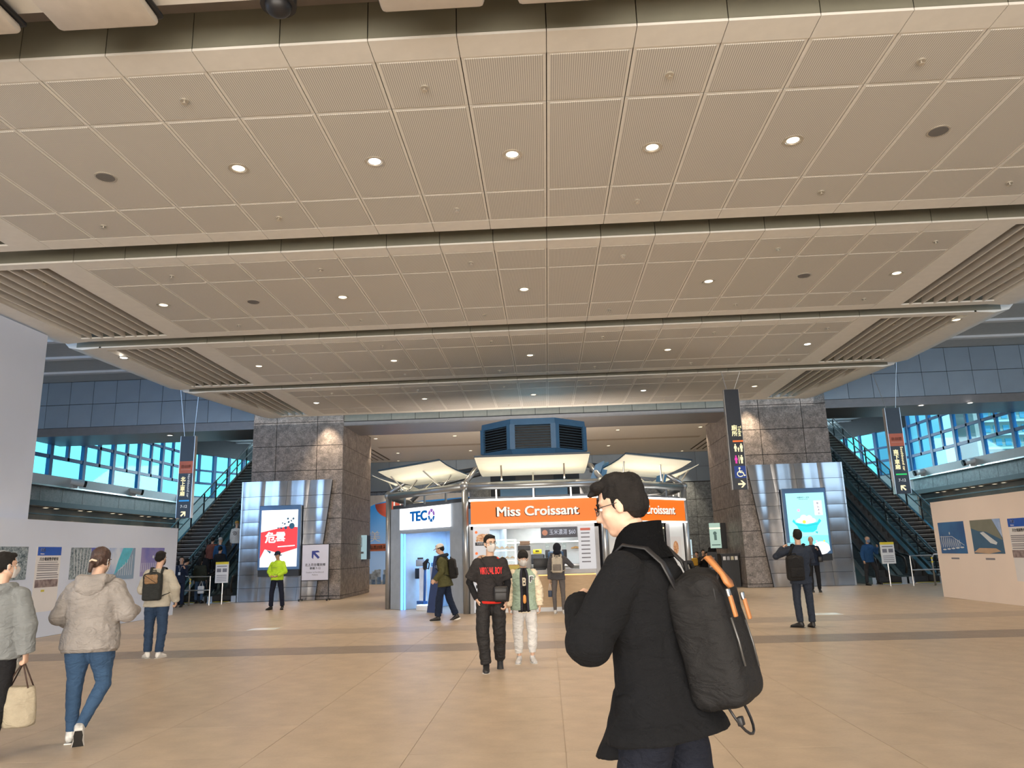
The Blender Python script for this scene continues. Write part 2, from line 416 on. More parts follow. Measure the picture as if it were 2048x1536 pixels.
for k in range(-3, 4):
    y0 = zone(k); y1 = y0 + 4.6
    if k < 0:
        B(CX - 11, CX + 11, y0, y1 - (0.1 if k == -1 else 0), ZC, ZC + 0.4).build('ceiling_section', m_cwhite, ceil); continue
    for i in range(17):
        x0 = CX - 8.5 * PW + PW * i
        for r, (a, b) in enumerate(prow):
            o = link('ceiling_panel', pm[r]); o.location = (x0, y0 + a, ZC); attach(o, ceil)
        o = link('border_panel', bmesh_); o.location = (x0, y0, ZC - .002); attach(o, ceil)
        o = link('border_panel', bmesh_); o.location = (x0, y0 + 4.27, ZC - .002); attach(o, ceil)
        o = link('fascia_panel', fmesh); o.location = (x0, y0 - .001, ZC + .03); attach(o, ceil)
    # dark backing over the seams
    B(CX - 7.62, CX + 7.62, y0 + .02, y1, ZC + .05, ZC + .06).build('ceiling_backing', m_cgap, ceil)
    for s in (-1, 1):
        x = lambda u: CX + s * u
        def bx(u0, u1, ya, yb, z0=ZC - .002, z1=ZC + .03, m=m_cwhite, n='ceiling_border'):
            return B(min(x(u0), x(u1)), max(x(u0), x(u1)), ya, yb, z0, z1).build(n, m, ceil)
        bx(7.63, 8.2, y0, y1)
        bx(8.2, 9.35, y0, y0 + .22); bx(8.2, 9.35, y1 - .22, y1)
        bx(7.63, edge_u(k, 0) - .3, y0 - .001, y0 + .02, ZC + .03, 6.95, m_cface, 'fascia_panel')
        bx(9.35, 10.25 if k < 3 else 9.9, y0, y0 + .22)
        if k < 3: bx(9.35, 10.25, y1 - .22, y1)
        # louvre fins
        for j in range(8):
            u = 8.38 + 0.262 * j; ye = y1 - .2
            if k == 3:
                f = 1 - max(0, (u - 9.2) / 1.1) * 0.85; ye = y0 + .2 + (4.2) * f
            mb = MB(); du = 0.09
            mb.prism([(x(u), y0 + .2, ZC), (x(u + .035), y0 + .2, ZC), (x(u + .035 + du), y0 + .2, ZC + .30), (x(u + du), y0 + .2, ZC + .30)], (0, ye - y0 - .2, 0))
            mb.build('louvre_fin', m_louvre, ceil)
        # curved outer edge
        prof = [(-.9, 0), (-.45, -.03), (-.12, .03), (0, .16), (.03, .40), (-.9, .42)]
        n = 6; mb = MB(); rings = []
        for q in range(n + 1):
            f = q / n; ue = edge_u(k, f); yy = y0 + (y1 + .02 - y0) * f
            if k == 3: prof_ = [(max(-.9, 8.2 - ue) if False else a_, b_) for a_, b_ in prof]
            rings.append(mb.vv([(x(ue + a_), yy, ZC + b_) for a_, b_ in prof]))
        for a_, b_ in zip(rings, rings[1:]):
            for i in range(len(prof)): mb.f([a_[i], a_[(i + 1) % len(prof)], b_[(i + 1) % len(prof)], b_[i]])
        mb.f(rings[0][::-1]); mb.f(rings[-1]); mb.build('curved_edge', m_cwhite, ceil, smooth='auto')
        # brackets among the fins
        for (uu, yy) in ((9.0, y0 + 1.1), (9.75, y0 + 2.6)):
            if k == 3 and uu > 9.5: yy = y0 + .9
            o = MB().box(x(uu) - .1, x(uu) + .1, yy, yy + .12, ZC + .1, ZC + .16).box(x(uu) - .03, x(uu) + .03, yy + .12, yy + .4, ZC + .12, ZC + .15).build('bracket', m_ring, ceil)
# bulkheads above the ceiling edge and the higher side ceilings
for s, xe in ((-1, XL), (1, XR)):
    xa = CX + s * 10.55
    nm = 'left' if s < 0 else 'right'
    B(min(xa, xa + s * .1), max(xa, xa + s * .1), -10, 27.5, 7.0, 8.4).build('wall_bulkhead_' + nm, m_wpaint, kind='structure')
    c2 = B(min(xa, xe), max(xa, xe), -10, 52, 8.4, 8.6).build('ceiling_side_' + nm, mat('side_ceiling_grey', (0.46, 0.49, 0.50), .6, var=.04), kind='structure')
    for q in range(16):
        yy = 16 + q * 2.0
        B(min(xa, xe), max(xa, xe), yy, yy + .22, 8.32, 8.4).build('ceiling_batten', m_wpaint, c2)
    for yy in (31, 36.5): pass

# lamps -------------------------------------------------------------
def downlight(x, y, label, white=False, z=ZC, r=0.1, power=None, group='recessed ceiling downlights', spot=105, aim=None):
    t = empty('ceiling_downlight', (x, y, z), label, 'light', group)
    mb = MB(); n = 20
    a = [V((x + (r + .03) * math.cos(2 * PI * i / n), y + (r + .03) * math.sin(2 * PI * i / n), z - .012)) for i in range(n)]
    b = [V((x + r * math.cos(2 * PI * i / n), y + r * math.sin(2 * PI * i / n), z - .012)) for i in range(n)]
    c = [V((x + r * .8 * math.cos(2 * PI * i / n), y + r * .8 * math.sin(2 * PI * i / n), z + .02)) for i in range(n)]
    A, Bv, Cv = mb.vv(a), mb.vv(b), mb.vv(c); A2 = mb.vv([p + V((0, 0, .014)) for p in a])
    for i in range(n):
        j = (i + 1) % n; mb.f([A[i], A[j], Bv[j], Bv[i]]); mb.f([Bv[i], Bv[j], Cv[j], Cv[i]]); mb.f([A2[i], A2[j], A[j], A[i]])
    mb.build('trim_ring', m_ring, t)
    MB().ell((x, y, z - .002), (r * .85, r * .85, .012), 14, 6).build('lens', m_lampw if white else m_lamp, t)
    if power:
        l = bpy.data.lights.new('lamp_light', 'SPOT'); l.energy = power; l.spot_size = math.radians(spot); l.spot_blend = .7
        l.color = (1, .86, .72) if white else LAMP_C; l.shadow_soft_size = .08
        o = bpy.data.objects.new('lamp_light', l); COL.objects.link(o); o.location = (x, y, z - .06)
        if aim: o.rotation_euler = (V(aim) - V((x, y, z))).to_track_quat('-Z', 'Y').to_euler()
        attach(o, t)
    return t
rowname = ['first lamp row from the front', 'second lamp row from the front', 'third lamp row from the front', 'fourth lamp row, nearest the granite pillars']
posn = {-7.5: 'leftmost', -3.87: 'left of centre', -2.06: 'between left and middle', -0.26: 'middle', 1.55: 'between middle and right', 3.34: 'right of centre', 6.94: 'rightmost'}
for r, y in enumerate((8.85, 14.0, 19.1, 24.2)):
    xs = (-3.87, -2.06, -.26, 1.55, 3.34) if r == 0 else (-7.5, -3.87, -.26, 3.34, 6.94)
    for x in xs:
        nm = posn[x]
        if r == 0: nm = {-3.87: 'leftmost', 3.34: 'rightmost'}.get(x, nm)
        downlight(x, y, 'recessed downlight, %s in the %s' % (nm, rowname[r]), white=(x, r) in ((-2.06, 0), (6.94, 2), (-7.5, 3), (3.34, 3)), power=LAMP_W * (1.0, 1.5, 1.9, 1.9)[r])
downlight(-10.36, 17.64, 'bright downlight in the curved left ceiling edge beside the louvres', True, z=6.47, power=LAMP_W, group=None)
downlight(9.78, 17.3, 'bright downlight in the curved right ceiling edge beside the louvres', z=6.47, power=LAMP_W, group=None)
for x, n in ((-7.35, 'far left'), (-3.86, 'centre left'), (3.25, 'centre right'), (6.81, 'far right')):
    downlight(x, 32.4, 'small downlight in the back hall ceiling, near row, ' + n, power=LAMP_W * 2.2, group='back hall downlights')
for x, n in ((-7.35, 'far left'), (-3.67, 'centre left'), (3.24, 'centre right')):
    downlight(x, 37.4, 'small downlight in the back hall ceiling, far row, ' + n, power=LAMP_W * 2.2, group='back hall downlights')
for x, n in ((-8.0, 'left'), (7.5, 'right')):
    downlight(x, 27.1, 'warm wall washer at the head of the %s granite pillar' % n, z=6.82, r=.07, power=520, group=None, spot=70)
for x, n in ((-7.9, 'left'), (7.4, 'right')):
    downlight(x, 40.35, 'warm wall washer above the grey back wall at the %s' % n, z=6.48, r=.08, power=600, group=None, spot=60)
# speakers and sprinklers
for x, y, n in ((-5.69, 8.9, 'near left'), (5.14, 8.8, 'near right'), (-5.68, 14.03, 'second zone left'), (5.14, 13.9, 'second zone right')):
    t = empty('ceiling_speaker', (x, y, ZC), 'round grey ceiling speaker grille, %s' % n, 'speaker', 'ceiling speakers')
    MB().cyl((x, y, ZC - .012), .135, .014, n=24).build('ring', m_ring, t); MB().cyl((x, y, ZC - .016), .115, .006, n=24).build('grille', mat('grille_grey', (.17, .16, .15), .8, bump=.5, bscale=400), t)
spr = MB().cyl((0, 0, -.02), .045, .022, n=14).cyl((0, 0, -.05), .008, .03, n=6).cyl((0, 0, -.055), .03, .006, n=12).mesh(m_ring, name='sprinkler')
for k in range(4):
    for dy, w in ((.8, 'near'), (3.82, 'far')):
        for x in (-6.57, -3.86, -1.16, 1.53, 4.22, 6.92):
            if k == 0 and dy < 1 and abs(x - CX) > 6: continue
            o = link('sprinkler_head', spr, label='sprinkler head, %s, %s edge of the %s ceiling zone from the front' % ({-6.57: 'leftmost', -3.86: 'second from left', -1.16: 'third from left', 1.53: 'third from right', 4.22: 'second from right', 6.92: 'rightmost'}[x], w, ('first', 'second', 'third', 'fourth')[k]), cat='sprinkler', group='ceiling sprinkler heads'); o.location = (x, zone(k) + dy, ZC)
# hanging boxes in front of the first beam
for x0, x1, n in ((-5.75, -4.72, 'cut off by the left edge'), (-4.36, -3.41, 'leftmost whole one'), (-1.33, -.38, 'left of the beam middle'), (-.08, .85, 'rightmost, right of the beam middle')):
    t = empty('hanging_baffle', ((x0 + x1) / 2, 5.5, 6.3), 'cream rounded baffle hanging under the near ceiling beam, ' + n, 'ceiling baffle', 'hanging ceiling baffles')
    MB().rbox(((x0 + x1) / 2, 5.45, 6.36), (x1 - x0, .95, .10), .045).build('cover', mat('cream_panel', (.62, .57, .50), .5), t, smooth='auto')
    MB().rbox(((x0 + x1) / 2, 5.45, 6.43), (x1 - x0 + .05, .99, .05), .02).build('rim', m_black, t)
    for q in (x0 + .2, x1 - .2): MB().cyl((q, 5.45, 6.44), .02, .08).build('hanger', m_dark, t)
t = empty('dome_camera', (-2.25, 5.86, 6.4), 'black dome camera under the near ceiling beam', 'camera')
MB().cyl((-2.25, 5.8, 6.36), .16, .14, n=20).build('housing', m_black, t); MB().ell((-2.25, 5.8, 6.36), (.12, .12, .1), 16, 10).build('dome', m_black, t, smooth=True)

# cross beam above the pillars ---------------------------------------
PL = (-10.9, -7.47); PR = (6.95, 10.38)
def beam(n, x0, x1, two):
    b = B(x0, x1, 27.62, 30.0, 6.3, 8.4).build('wall_beam_' + n, m_joint, kind='structure')
    nx = max(1, round((x1 - x0) / .93)); w = (x1 - x0) / nx
    f1 = B(.008, w - .008, 0, .04, 0, .88).mesh(m_fascia, name='fascia_panel')
    f2 = B(.008, w - .008, 0, .04, 0, .88).mesh(mat('fascia_olive_dark', (.20, .20, .175), .4, .2, rnd=.05), name='fascia_panel')
    for i in range(nx):
        zs = (6.6, 7.5) if two else (6.45,)
        for z in zs:
            o = link('fascia_panel', f1 if two else f2); o.location = (x0 + w * i, 27.58, z); attach(o, b)
    B(x0, x1, 27.56, 30.0, 6.27, 6.42 if not two else 6.58).build('soffit', m_soffit, b)
    return b
beam('left', XL, PL[0], True); beam('middle', PL[1], PR[0], False); beam('right', PR[1], XR, True)
for (px, py, n) in ((340, 870, 'left beam near the northbound sign'), (1842, 810, 'right beam, inner one'), (1940, 805, 'right beam, outer one')):
    d = ray(px, py); t = (6.27 - CAM_H) / d.z
    downlight(d.x * t, d.y * t, 'white downlight under the ' + n, True, z=6.26, power=200, group=None)
for (x, y) in ((-13.6, 38), (-14.5, 41)):
    downlight(x, y, 'small warm downlight above the left stairs, %s' % ('near' if y < 40 else 'far'), z=8.3, r=.1, power=60, group=None)

# pillars ------------------------------------------------------------
zr = [0.0, 0.12, 1.04, 1.94, 2.86, 3.76, 4.64, 5.56, 6.46, 6.86]
def pillar(n, x0, x1, cols, inner):
    t = B(x0 + .03, x1 - .03, 27.53, 32.0, 0, 6.86).build('granite_pillar', m_joint)
    tag(t, 'tall %s pillar clad in speckled granite slabs behind the steel advertising wall' % n, 'pillar', kind='structure')
    for a, b in zip(cols, cols[1:]):
        for z0, z1 in zip(zr, zr[1:]):
            B(a + .011, b - .011, 27.5, 27.54, z0 + .011, z1 - .011).build('granite_slab', m_gran, t)
    for a, b in ((27.5, 29.8), (29.8, 32.04)):
        for z0, z1 in zip(zr, zr[1:]):
            xx = x1 if inner > 0 else x0
            B(xx - (.04 if inner > 0 else 0), xx + (0 if inner > 0 else .04), a + .007, b - .007, z0 + .007, z1 - .007).build('granite_slab', m_gran, t)
    return t
pillar('left', *PL, [PL[0], -10.0, -8.45, PL[1]], 1)
pillar('right', *PR, [PR[0], 7.93, 9.48, PR[1]], -1)
# steel cladding
m_wavy = mat('wavy_stainless', (0.36, 0.36, 0.37), 0.2, 1.0, var=0.04, vscale=1.2)
def cladding(n, s):
    """s=+1: inner (slanting) edge towards +x"""
    X = lambda u: CX - s * u            # left wall: s=1
    t = empty('steel_cladding', (X(9.4), 27.3, 0), 'wavy stainless steel cladding around the %s advertising screen' % n, 'cladding')
    zs = [i * .4635 for i in range(9)] + [4.27]
    zs[-1] = 4.27
    uo = 10.84
    for a, b in zip(zs, zs[1:]):
        ui = lambda z: 8.07 - .55 * (z / 4.27)
        for c in range(4):
            mb = MB(); nu, nz = 10, 4; rnd = [random.uniform(-1, 1) for _ in range(4)]
            g = []
            for j in range(nz + 1):
                zz = a + .006 + (b - a - .012) * j / nz; row = []
                for i in range(nu + 1):
                    f = (c + .004 + (.992) * i / nu) / 4; u = uo + (ui(zz) - uo) * f
                    w = math.sin(PI * i / nu) ** .6 * math.sin(PI * j / nz) ** .6 * .0035
                    w += .010 * math.sin(u * 7.5 + .10 * rnd[0]) + .0025 * math.sin(u * 19 + zz * .7)
                    row.append(mb.bm.verts.new((X(u), 27.32 - w, zz)))
                g.append(row)
            for j in range(nz):
                for i in range(nu): mb.f([g[j][i], g[j][i + 1], g[j + 1][i + 1], g[j + 1][i]])
            mb.build('steel_panel', m_wavy, t, smooth=True)
    # body behind the panels and the outer return
    mb = MB(); mb.prism([(X(uo - .02), 27.345, 0), (X(8.09), 27.345, 0), (X(7.55), 27.345, 4.26), (X(uo - .02), 27.345, 4.26)], (0, .14, 0)); mb.build('backing', m_dark, t)
    for a, b in zip(zs, zs[1:]):
        x = X(uo); B(min(x, x + s * -.05 + 0), max(x, x + s * -.05), 27.32, 29.2, a + .006, b - .006).build('steel_panel', m_steel, t)
    return t
cladding('left', 1); cladding('right', -1)

# light boxes --------------------------------------------------------
m_boxframe = mat('lightbox_frame_blue', (0.10, 0.19, 0.34), 0.35, .4)
e_white = emis('screen_white', (1.0, 1.0, 1.0), 1.25)
e_red = emis('screen_red', (0.85, 0.045, 0.055), 1.15); e_navy = emis('screen_navy', (0.02, 0.10, 0.18), .8)
e_grey = emis('screen_grey', (.45, .47, .50), .8)
def lightbox(n, x0, x1, y, label):
    t = empty('advertising_screen', ((x0 + x1) / 2, y, .9), label, 'screen')
    MB().rbox(((x0 + x1) / 2, y + .02, (1.08 + 3.36) / 2), (x1 - x0, .16, 3.36 - 1.08), .02).build('frame', m_boxframe, t)
    B(x0 + .02, x1 - .02, y - .03, y + .12, .86, 1.08).build('plinth', m_dark, t)
    return t
t = lightbox('left', -10.36, -8.84, 27.12, 'tall lit poster screen with red band and white brush lettering')
pl = Plane((-10.26, 27.035, 1.19), (1, 0, 0), (0, 0, 1)); w, h = 1.33, 2.0
def P2(name, m, fn, t): mb = MB(); fn(mb); return mb.build(name, m, t)
P2('screen_face', e_white, lambda mb: pl.rect(mb, 0, w, 0, h, 0), t)
P2('red_band', e_red, lambda mb: pl.poly(mb, [(0, .30), (.16, .62), (.72, .46), (1.33, .63), (1.33, 1.37), (1.0, 1.42), (0, 1.22)], .003), t)
def dots(mb):
    for x, y, r in ((1.12, 1.42, .10), (.9, 1.36, .05), (.74, 1.35, .032), (.62, 1.36, .025), (1.0, 1.56, .035), (.86, 1.5, .03), (1.17, 1.68, .035), (.97, 1.68, .035), (.78, 1.53, .025), (1.1, 1.6, .025)): pl.disc(mb, x, y, r, .007, n=14, ry=r * 1.1)
    pl.line(mb, [(.66, 1.36), (.86, 1.5), (1.15, 1.66)], .012, .007); pl.line(mb, [(.62, 1.36), (.9, 1.38), (1.1, 1.44)], .012, .007)
    pl.poly(mb, [(.22, .60), (.36, .46), (.40, .54)], .007); pl.poly(mb, [(.7, .40), (.82, .44), (.78, .38)], .007)
P2('ink_dots', e_navy, dots, t)
pl.text('lettering', '危', .40, e_white, .36, 1.0, .007, t, bold=.03)
pl.text('lettering', '雲', .36, e_white, .72, 1.03, .007, t, bold=.03)
P2('caption', e_white, lambda mb: pl.line(mb, [(.64, .70), (1.24, .73)], .035, .007), t)
pl.text('small_print', 'LO . ........', .055, e_grey, .25, 1.88, .006, t)
t = lightbox('right', 8.33, 9.85, 27.12, 'tall lit poster screen with a teal bathtub on pale cyan')
pl = Plane((8.43, 27.035, 1.19), (1, 0, 0), (0, 0, 1))
e_cyan = emis('screen_cyan', (.42, .93, .93), 1.0); e_teal = emis('screen_teal', (.03, .72, .78), 1.0); e_teal2 = emis('screen_teal_dark', (.02, .55, .62), 1.0)
e_aqua = emis('screen_aqua', (.25, .80, .90), 1.0); e_yel = emis('screen_yellow', (.95, .82, .1), 1.0); e_pink = emis('screen_pink', (.95, .55, .75), 1.0)
P2('screen_face', e_cyan, lambda mb: pl.rect(mb, 0, w, 0, h, 0), t)
P2('water_band', e_aqua, lambda mb: pl.poly(mb, [(0, 0), (w, 0), (w, .52), (.9, .54), (.5, .50), (0, .54)], .003), t)
P2('foam', e_white, lambda mb: pl.disc(mb, 1.05, .1, .28, .006, ry=.22), t); P2('foam', e_white, lambda mb: pl.rect(mb, .5, 1.33, 0, .1, .0065), t); P2('foam', e_white, lambda mb: pl.disc(mb, .62, 1.04, .34, .006, ry=.12), t); P2('foam', e_white, lambda mb: pl.disc(mb, .55, 1.12, .12, .008), t); P2('foam', e_white, lambda mb: pl.disc(mb, .74, 1.12, .10, .0085), t); P2('text_column', e_white, lambda mb: pl.rect(mb, .95, 1.22, 1.22, 1.72, .006), t)
P2('bathtub', e_teal, lambda mb: (pl.poly(mb, [(.2, 1.1), (.14, 1.02), (.3, .86), (.35, .72), (.5, .64), (.82, .64), (.95, .72), (1.0, .86), (1.14, 1.02), (1.08, 1.1), (1.0, .98), (.62, .92), (.26, .98)], .012)), t)
P2('tub_rim', e_teal2, lambda mb: (pl.line(mb, [(.26, .92), (.62, .86), (1.0, .92)], .02, .015), pl.poly(mb, [(.88, .66), (.96, .58), (.98, .66)], .015)), t)
P2('yellow_toy', e_yel, lambda mb: (pl.disc(mb, .55, 1.0, .06, .016), pl.disc(mb, 1.16, .33, .03, .008)), t)
P2('pink_badges', e_pink, lambda mb: (pl.disc(mb, .4, 1.4, .05, .006), pl.disc(mb, .9, .33, .03, .008), pl.disc(mb, .75, .34, .03, .008)), t)
for i, ch in enumerate('新品沐浴'): pl.text('lettering', ch, .095, e_navy, 1.085, 1.62 - .115 * i, .009, t, bold=.01)
pl.text('small_print', '高鐵商店 × 沐浴', .06, e_navy, .6, 1.84, .004, t); pl.text('small_print', 'NEW BATH ITEMS', .04, e_navy, .6, 1.78, .004, t)

# arrow stand
sx0, sx1, sy = -8.68, -7.74, 26.9
t = empty('standing_sign', (-8.2, sy, 0), 'standing white notice with blue arrow beside the left steel wall', 'sign')
MB().rbox(((sx0 + sx1) / 2, sy, 1.31), (sx1 - sx0, .03, 1.22), .006).build('board', mat('notice_white', (.72, .72, .84), .5, var=.02), t)
mb = MB()
for x in (sx0 - .02, sx1 + .02): mb.tube([(x, sy, .05), (x, sy, 1.93)], .018, 8)
mb.tube([(sx0 - .02, sy, .16), (sx1 + .02, sy, .16)], .012, 8); mb.tube([(sx0 - .02, sy, .69), (sx1 + .02, sy, .69)], .014, 8); mb.tube([(sx0 - .02, sy, 1.93), (sx1 + .02, sy, 1.93)], .014, 8)
mb.build('frame', m_dark, t)
for x in (sx0 - .02, sx1 + .02):
    MB().box(x - .025, x + .025, sy - .2, sy + .2, .03, .07).build('foot', m_dark, t)
    for q in (-.18, .18): MB().cyl((x - .02, sy + q, .032), .03, .04, (1, 0, 0), 12).build('wheel', m_black, t)
m_ink = mat('ink_navy', (.035, .05, .28), .5); m_inkk = mat('ink_black', (.03, .03, .04), .6); m_inkg = mat('ink_grey', (.2, .2, .24), .6)
pl = Plane((sx0, sy - .016, .72), (1, 0, 0), (0, 0, 1))
P2('arrow', m_ink, lambda mb: arrow(pl, mb, .47, .86, .36, math.radians(135), 0), t)
pl.text('lettering', '北上月台電扶梯', .105, m_inkk, .47, .50, 0, t, bold=.012); pl.text('lettering', '車廂 7-12', .095, m_inkk, .47, .38, 0, t, bold=.012)
pl.text('lettering', 'Escalator to Northbound', .062, m_inkg, .47, .25, 0, t); pl.text('lettering', 'Platform', .062, m_inkg, .47, .16, 0, t)

# back hall ----------------------------------------------------------
bc = B(-10.3, 9.8, 30.0, 41.0, ZC, ZC + .3).build('ceiling_back', m_cwhite, kind='structure')
for s in (-1, 1):
    for y0 in (30.6, 35.8):
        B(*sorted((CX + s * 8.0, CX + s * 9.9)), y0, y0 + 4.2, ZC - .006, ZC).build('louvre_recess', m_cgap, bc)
        for j in range(6):
            u = 8.1 + .3 * j; B(*sorted((CX + s * u, CX + s * (u + .13))), y0, y0 + 4.2, ZC - .06, ZC - .005).build('louvre_fin', m_louvre, bc)
B(CX - 7.6, CX + 7.6, 35.0, 35.5, ZC - .004, ZC).build('ceiling_groove', mat('groove_cream', (.5, .45, .38), .6), bc)
bw = B(-10.66, 9.9, 41.04, 41.3, 0, 8.4).build('wall_back', m_joint, kind='structure')
for i in range(21):
    x0 = -10.4 + .93 * i
    for z0, z1 in ((4.9, 5.7), (5.7, 6.5)):
        if i % 2 == 0: B(x0 + .008, x0 + 1.852, 41.0, 41.04, z0 + .008, z1 - .008).build('wall_panel', m_fascia, bw)
for i in range(11):
    x0 = -10.45 + 1.85 * i
    for k in range(6):
        z0 = max(0, 4.87 - .93 * (k + 1)); B(x0 + .01, x0 + 1.84, 41.0, 41.04, z0 + .01, 4.87 - .93 * k - .01).build('granite_slab', m_gran2, bw)
# side walls of the back hall hide the atrium
for n, x in (('back_left', -10.66), ('back_right', 9.9)):
    B(x, x + .12, 32.1, 41.04, 0, 8.4).build('wall_' + n, m_gran2, kind='structure')

# billboard behind the kiosk
t = empty('billboard', (-8, 40.7, 0), 'large sky blue billboard with red sun and white lettering behind the kiosk', 'billboard')
pl = Plane((-10.3, 40.86, .0), (1, 0, 0), (0, 0, 1))
m_bb = mat('billboard_blue', (.02, .28, .72), .5, emit=.25, ecol=(.02, .26, .72), var=.02)
nt = m_bb.node_tree; t_ = nt.nodes.new('ShaderNodeTexCoord'); s_ = nt.nodes.new('ShaderNodeSeparateXYZ'); nt.links.new(t_.outputs['Object'], s_.inputs[0])
r_ = nt.nodes.new('ShaderNodeMapRange'); r_.inputs[1].default_value = 1.3; r_.inputs[2].default_value = 4.3; nt.links.new(s_.outputs['Z'], r_.inputs[0])
c_ = nt.nodes.new('ShaderNodeValToRGB'); c_.color_ramp.elements[0].color = (.28, .46, .78, 1); c_.color_ramp.elements[1].color = (.01, .26, .72, 1)
nt.links.new(r_.outputs[0], c_.inputs[0]); nt.links.new(c_.outputs[0], nt.nodes['Principled BSDF'].inputs['Base Color']); nt.links.new(c_.outputs[0], nt.nodes['Principled BSDF'].inputs['Emission Color'])
P2('printed_sky', m_bb, lambda mb: pl.rect(mb, 0, 6.2, 0, 4.68, 0, .05), t)
m_bw = mat('billboard_white', (.75, .77, .8), .5); m_br = mat('billboard_red', (.62, .12, .09), .5); m_bo = mat('billboard_strip', (.50, .16, .10), .5)
P2('white_wave', m_bw, lambda mb: pl.poly(mb, [(0, 4.68), (0, 3.95), (.5, 3.98), (1.0, 4.2), (1.6, 4.35), (2.4, 4.4), (3.2, 4.3), (6.2, 4.45), (6.2, 4.68)], .052), t)
P2('red_sun', m_br, lambda mb: pl.poly(mb, [(1.05 + 1.05 * (1 - math.cos(a)), 4.2 - .78 * math.sin(a)) for a in [PI * i / 20 for i in range(21)]] + [(2.4, 4.38)], .055), t)
P2('red_disc', m_br, lambda mb: pl.disc(mb, .22, 2.42, .38, .054), t)
P2('strip', m_bo, lambda mb: pl.rect(mb, 0, 2.1, 1.72, 2.1, .054), t)
pl.text('lettering', 'RGO', .3, mat('logo_grey', (.25, .2, .3), .5), .45, 4.28, .058, t, bold=.01)
pl.text('lettering', '點', .55, m_bw, .25, 2.42, .06, t); pl.text('lettering', '美', .62, m_bw, 1.05, 2.45, .058, t); pl.text('lettering', '好', .58, m_bw, 1.95, 2.45, .058, t)
pl.text('lettering', '中的點點精彩', .24, m_bw, 1.0, 1.9, .058, t, bold=.01)
def city(mb):
    rr = random.Random(3); x = 0
    while x < 6:
        ww = rr.uniform(.12, .4); hh = rr.uniform(.2, .95); pl.rect(mb, x, x + ww, 0, hh, .052, .003 + rr.random() * .004); x += ww * .8
P2('printed_city', mat('city_print', (.34, .44, .60), .6, var=.6, vscale=4), city, t)
P2('printed_city', mat('city_print_dark', (.12, .22, .42), .6, var=.5, vscale=5), lambda mb: [pl.rect(mb, .3 * i, .3 * i + .2, 0, .25 + .25 * ((i * 7) % 3) / 2, .06, .003) for i in range(20)], t)

# pillar side screens
def sidescreen(x, s, pxs, zs, label):
    y0, y1 = pxs; t = empty('wall_screen', (x, (y0 + y1) / 2, zs[0]), label, 'screen')
    B(*sorted((x, x + s * .12)), y0, y1, *zs).build('housing', m_black, t)
    return t
t = sidescreen(PL[1], 1, (30.6, 31.6), (1.35, 2.3), 'pale blue information board on the side of the left pillar')
B(PL[1] + .02, PL[1] + .125, 30.57, 30.6, 1.36, 2.29).build('face_edge', m_bw, t)
pl = Plane((PL[1] + .12, 30.55, 1.35), (0.99, 0.12, 0), (0, 0, 1))
P2('board', emis('board_pale_blue', (.45, .68, .75), .55), lambda mb: pl.rect(mb, -.38, .1, 0, .95, 0, .01), t)
P2('drawing', m_inkg, lambda mb: (pl.line(mb, [(-.3, .85), (-.3, .5), (-.2, .45), (-.1, .5), (-.1, .85)], .02, .012), pl.rect(mb, -.3, -.02, .22, .3, .012)), t)
t = empty('hanging_screen', (PR[0] - .2, 30.5, 1.5), 'lit advertising screen mounted on the side of the right pillar', 'screen')
B(6.62, 6.95, 30.0, 30.4, 1.35, 2.33).build('housing', m_black, t)
pl = Plane((6.30, 29.97, 1.38), (1, 0, 0), (0, 0, 1))
P2('screen_face', emis('screen_mint', (.45, .62, .52), .8), lambda mb: pl.rect(mb, .0, .42, 0, .95, 0, .02), t)
P2('poster_print', emis('screen_print', (.12, .2, .17), .6), lambda mb: (pl.disc(mb, .2, .56, .07, .022), pl.rect(mb, .16, .26, .3, .5, .022), pl.rect(mb, .05, .38, .1, .14, .022)), t)
P2('screen_band', emis('screen_warm', (1, .9, .6), 1.2), lambda mb: pl.rect(mb, .0, .42, .72, .78, .022), t)

# low white exhibition walls ------------------------------------------
WX = CX - 10.47; WXR = CX + 10.49
m_coolcast = mat('board_white_cool_cast', (.62, .70, .86), .6, var=.015, vscale=1.5); m_warmcast = mat('board_white_warm_cast', (.84, .74, .67), .6, var=.015, vscale=1.5)  # white boards; cool and warm light casts put into their colours
wl = B(WX - .12, WX, 6.0, 21.8, 0, 2.42).build('wall_left_partition', m_coolcast, kind='structure')
wt = B(WX - .30, WX - .14, 7.0, 15.5, 0, 6.44).build('wall_left_tall_partition', m_coolcast, kind='structure')
wr = B(WXR, WXR + .12, 10.0, 20.7, 0, 2.42).build('wall_right_partition', m_warmcast, kind='structure')
def picmat(name, c1, c2, sc, dist=0, st=(1, 1, 1)):
    m = mat(name, c1, .45, var=0)
    nt = m.node_tree; rp = [n for n in nt.nodes if n.type == 'VALTORGB'][0]; nz = [n for n in nt.nodes if n.type == 'TEX_NOISE'][0]; mp = [n for n in nt.nodes if n.type == 'MAPPING'][0]
    nz.inputs['Scale'].default_value = sc; nz.inputs['Distortion'].default_value = dist; mp.inputs['Scale'].default_value = st
    rp.color_ramp.elements[0].position = .35; rp.color_ramp.elements[1].position = .65
    rp.color_ramp.elements[0].color = (*c1, 1); rp.color_ramp.elements[1].color = (*c2, 1); return m
k_bone = mat('print_pale_steel', (.62, .68, .74), .5); k_dk = mat('print_dark_slate', (.06, .09, .12), .5); k_sky = picmat('print_sky_cloud', (.28, .42, .72), (.62, .70, .85), 2.2)
k_teal = mat('print_teal_roof', (.10, .50, .68), .5, var=.15); k_dusk = picmat('print_dusk_violet', (.10, .13, .50), (.30, .27, .52), 1.2); k_night = picmat('print_night_blue', (.015, .08, .26), (.03, .14, .36), 1.5)
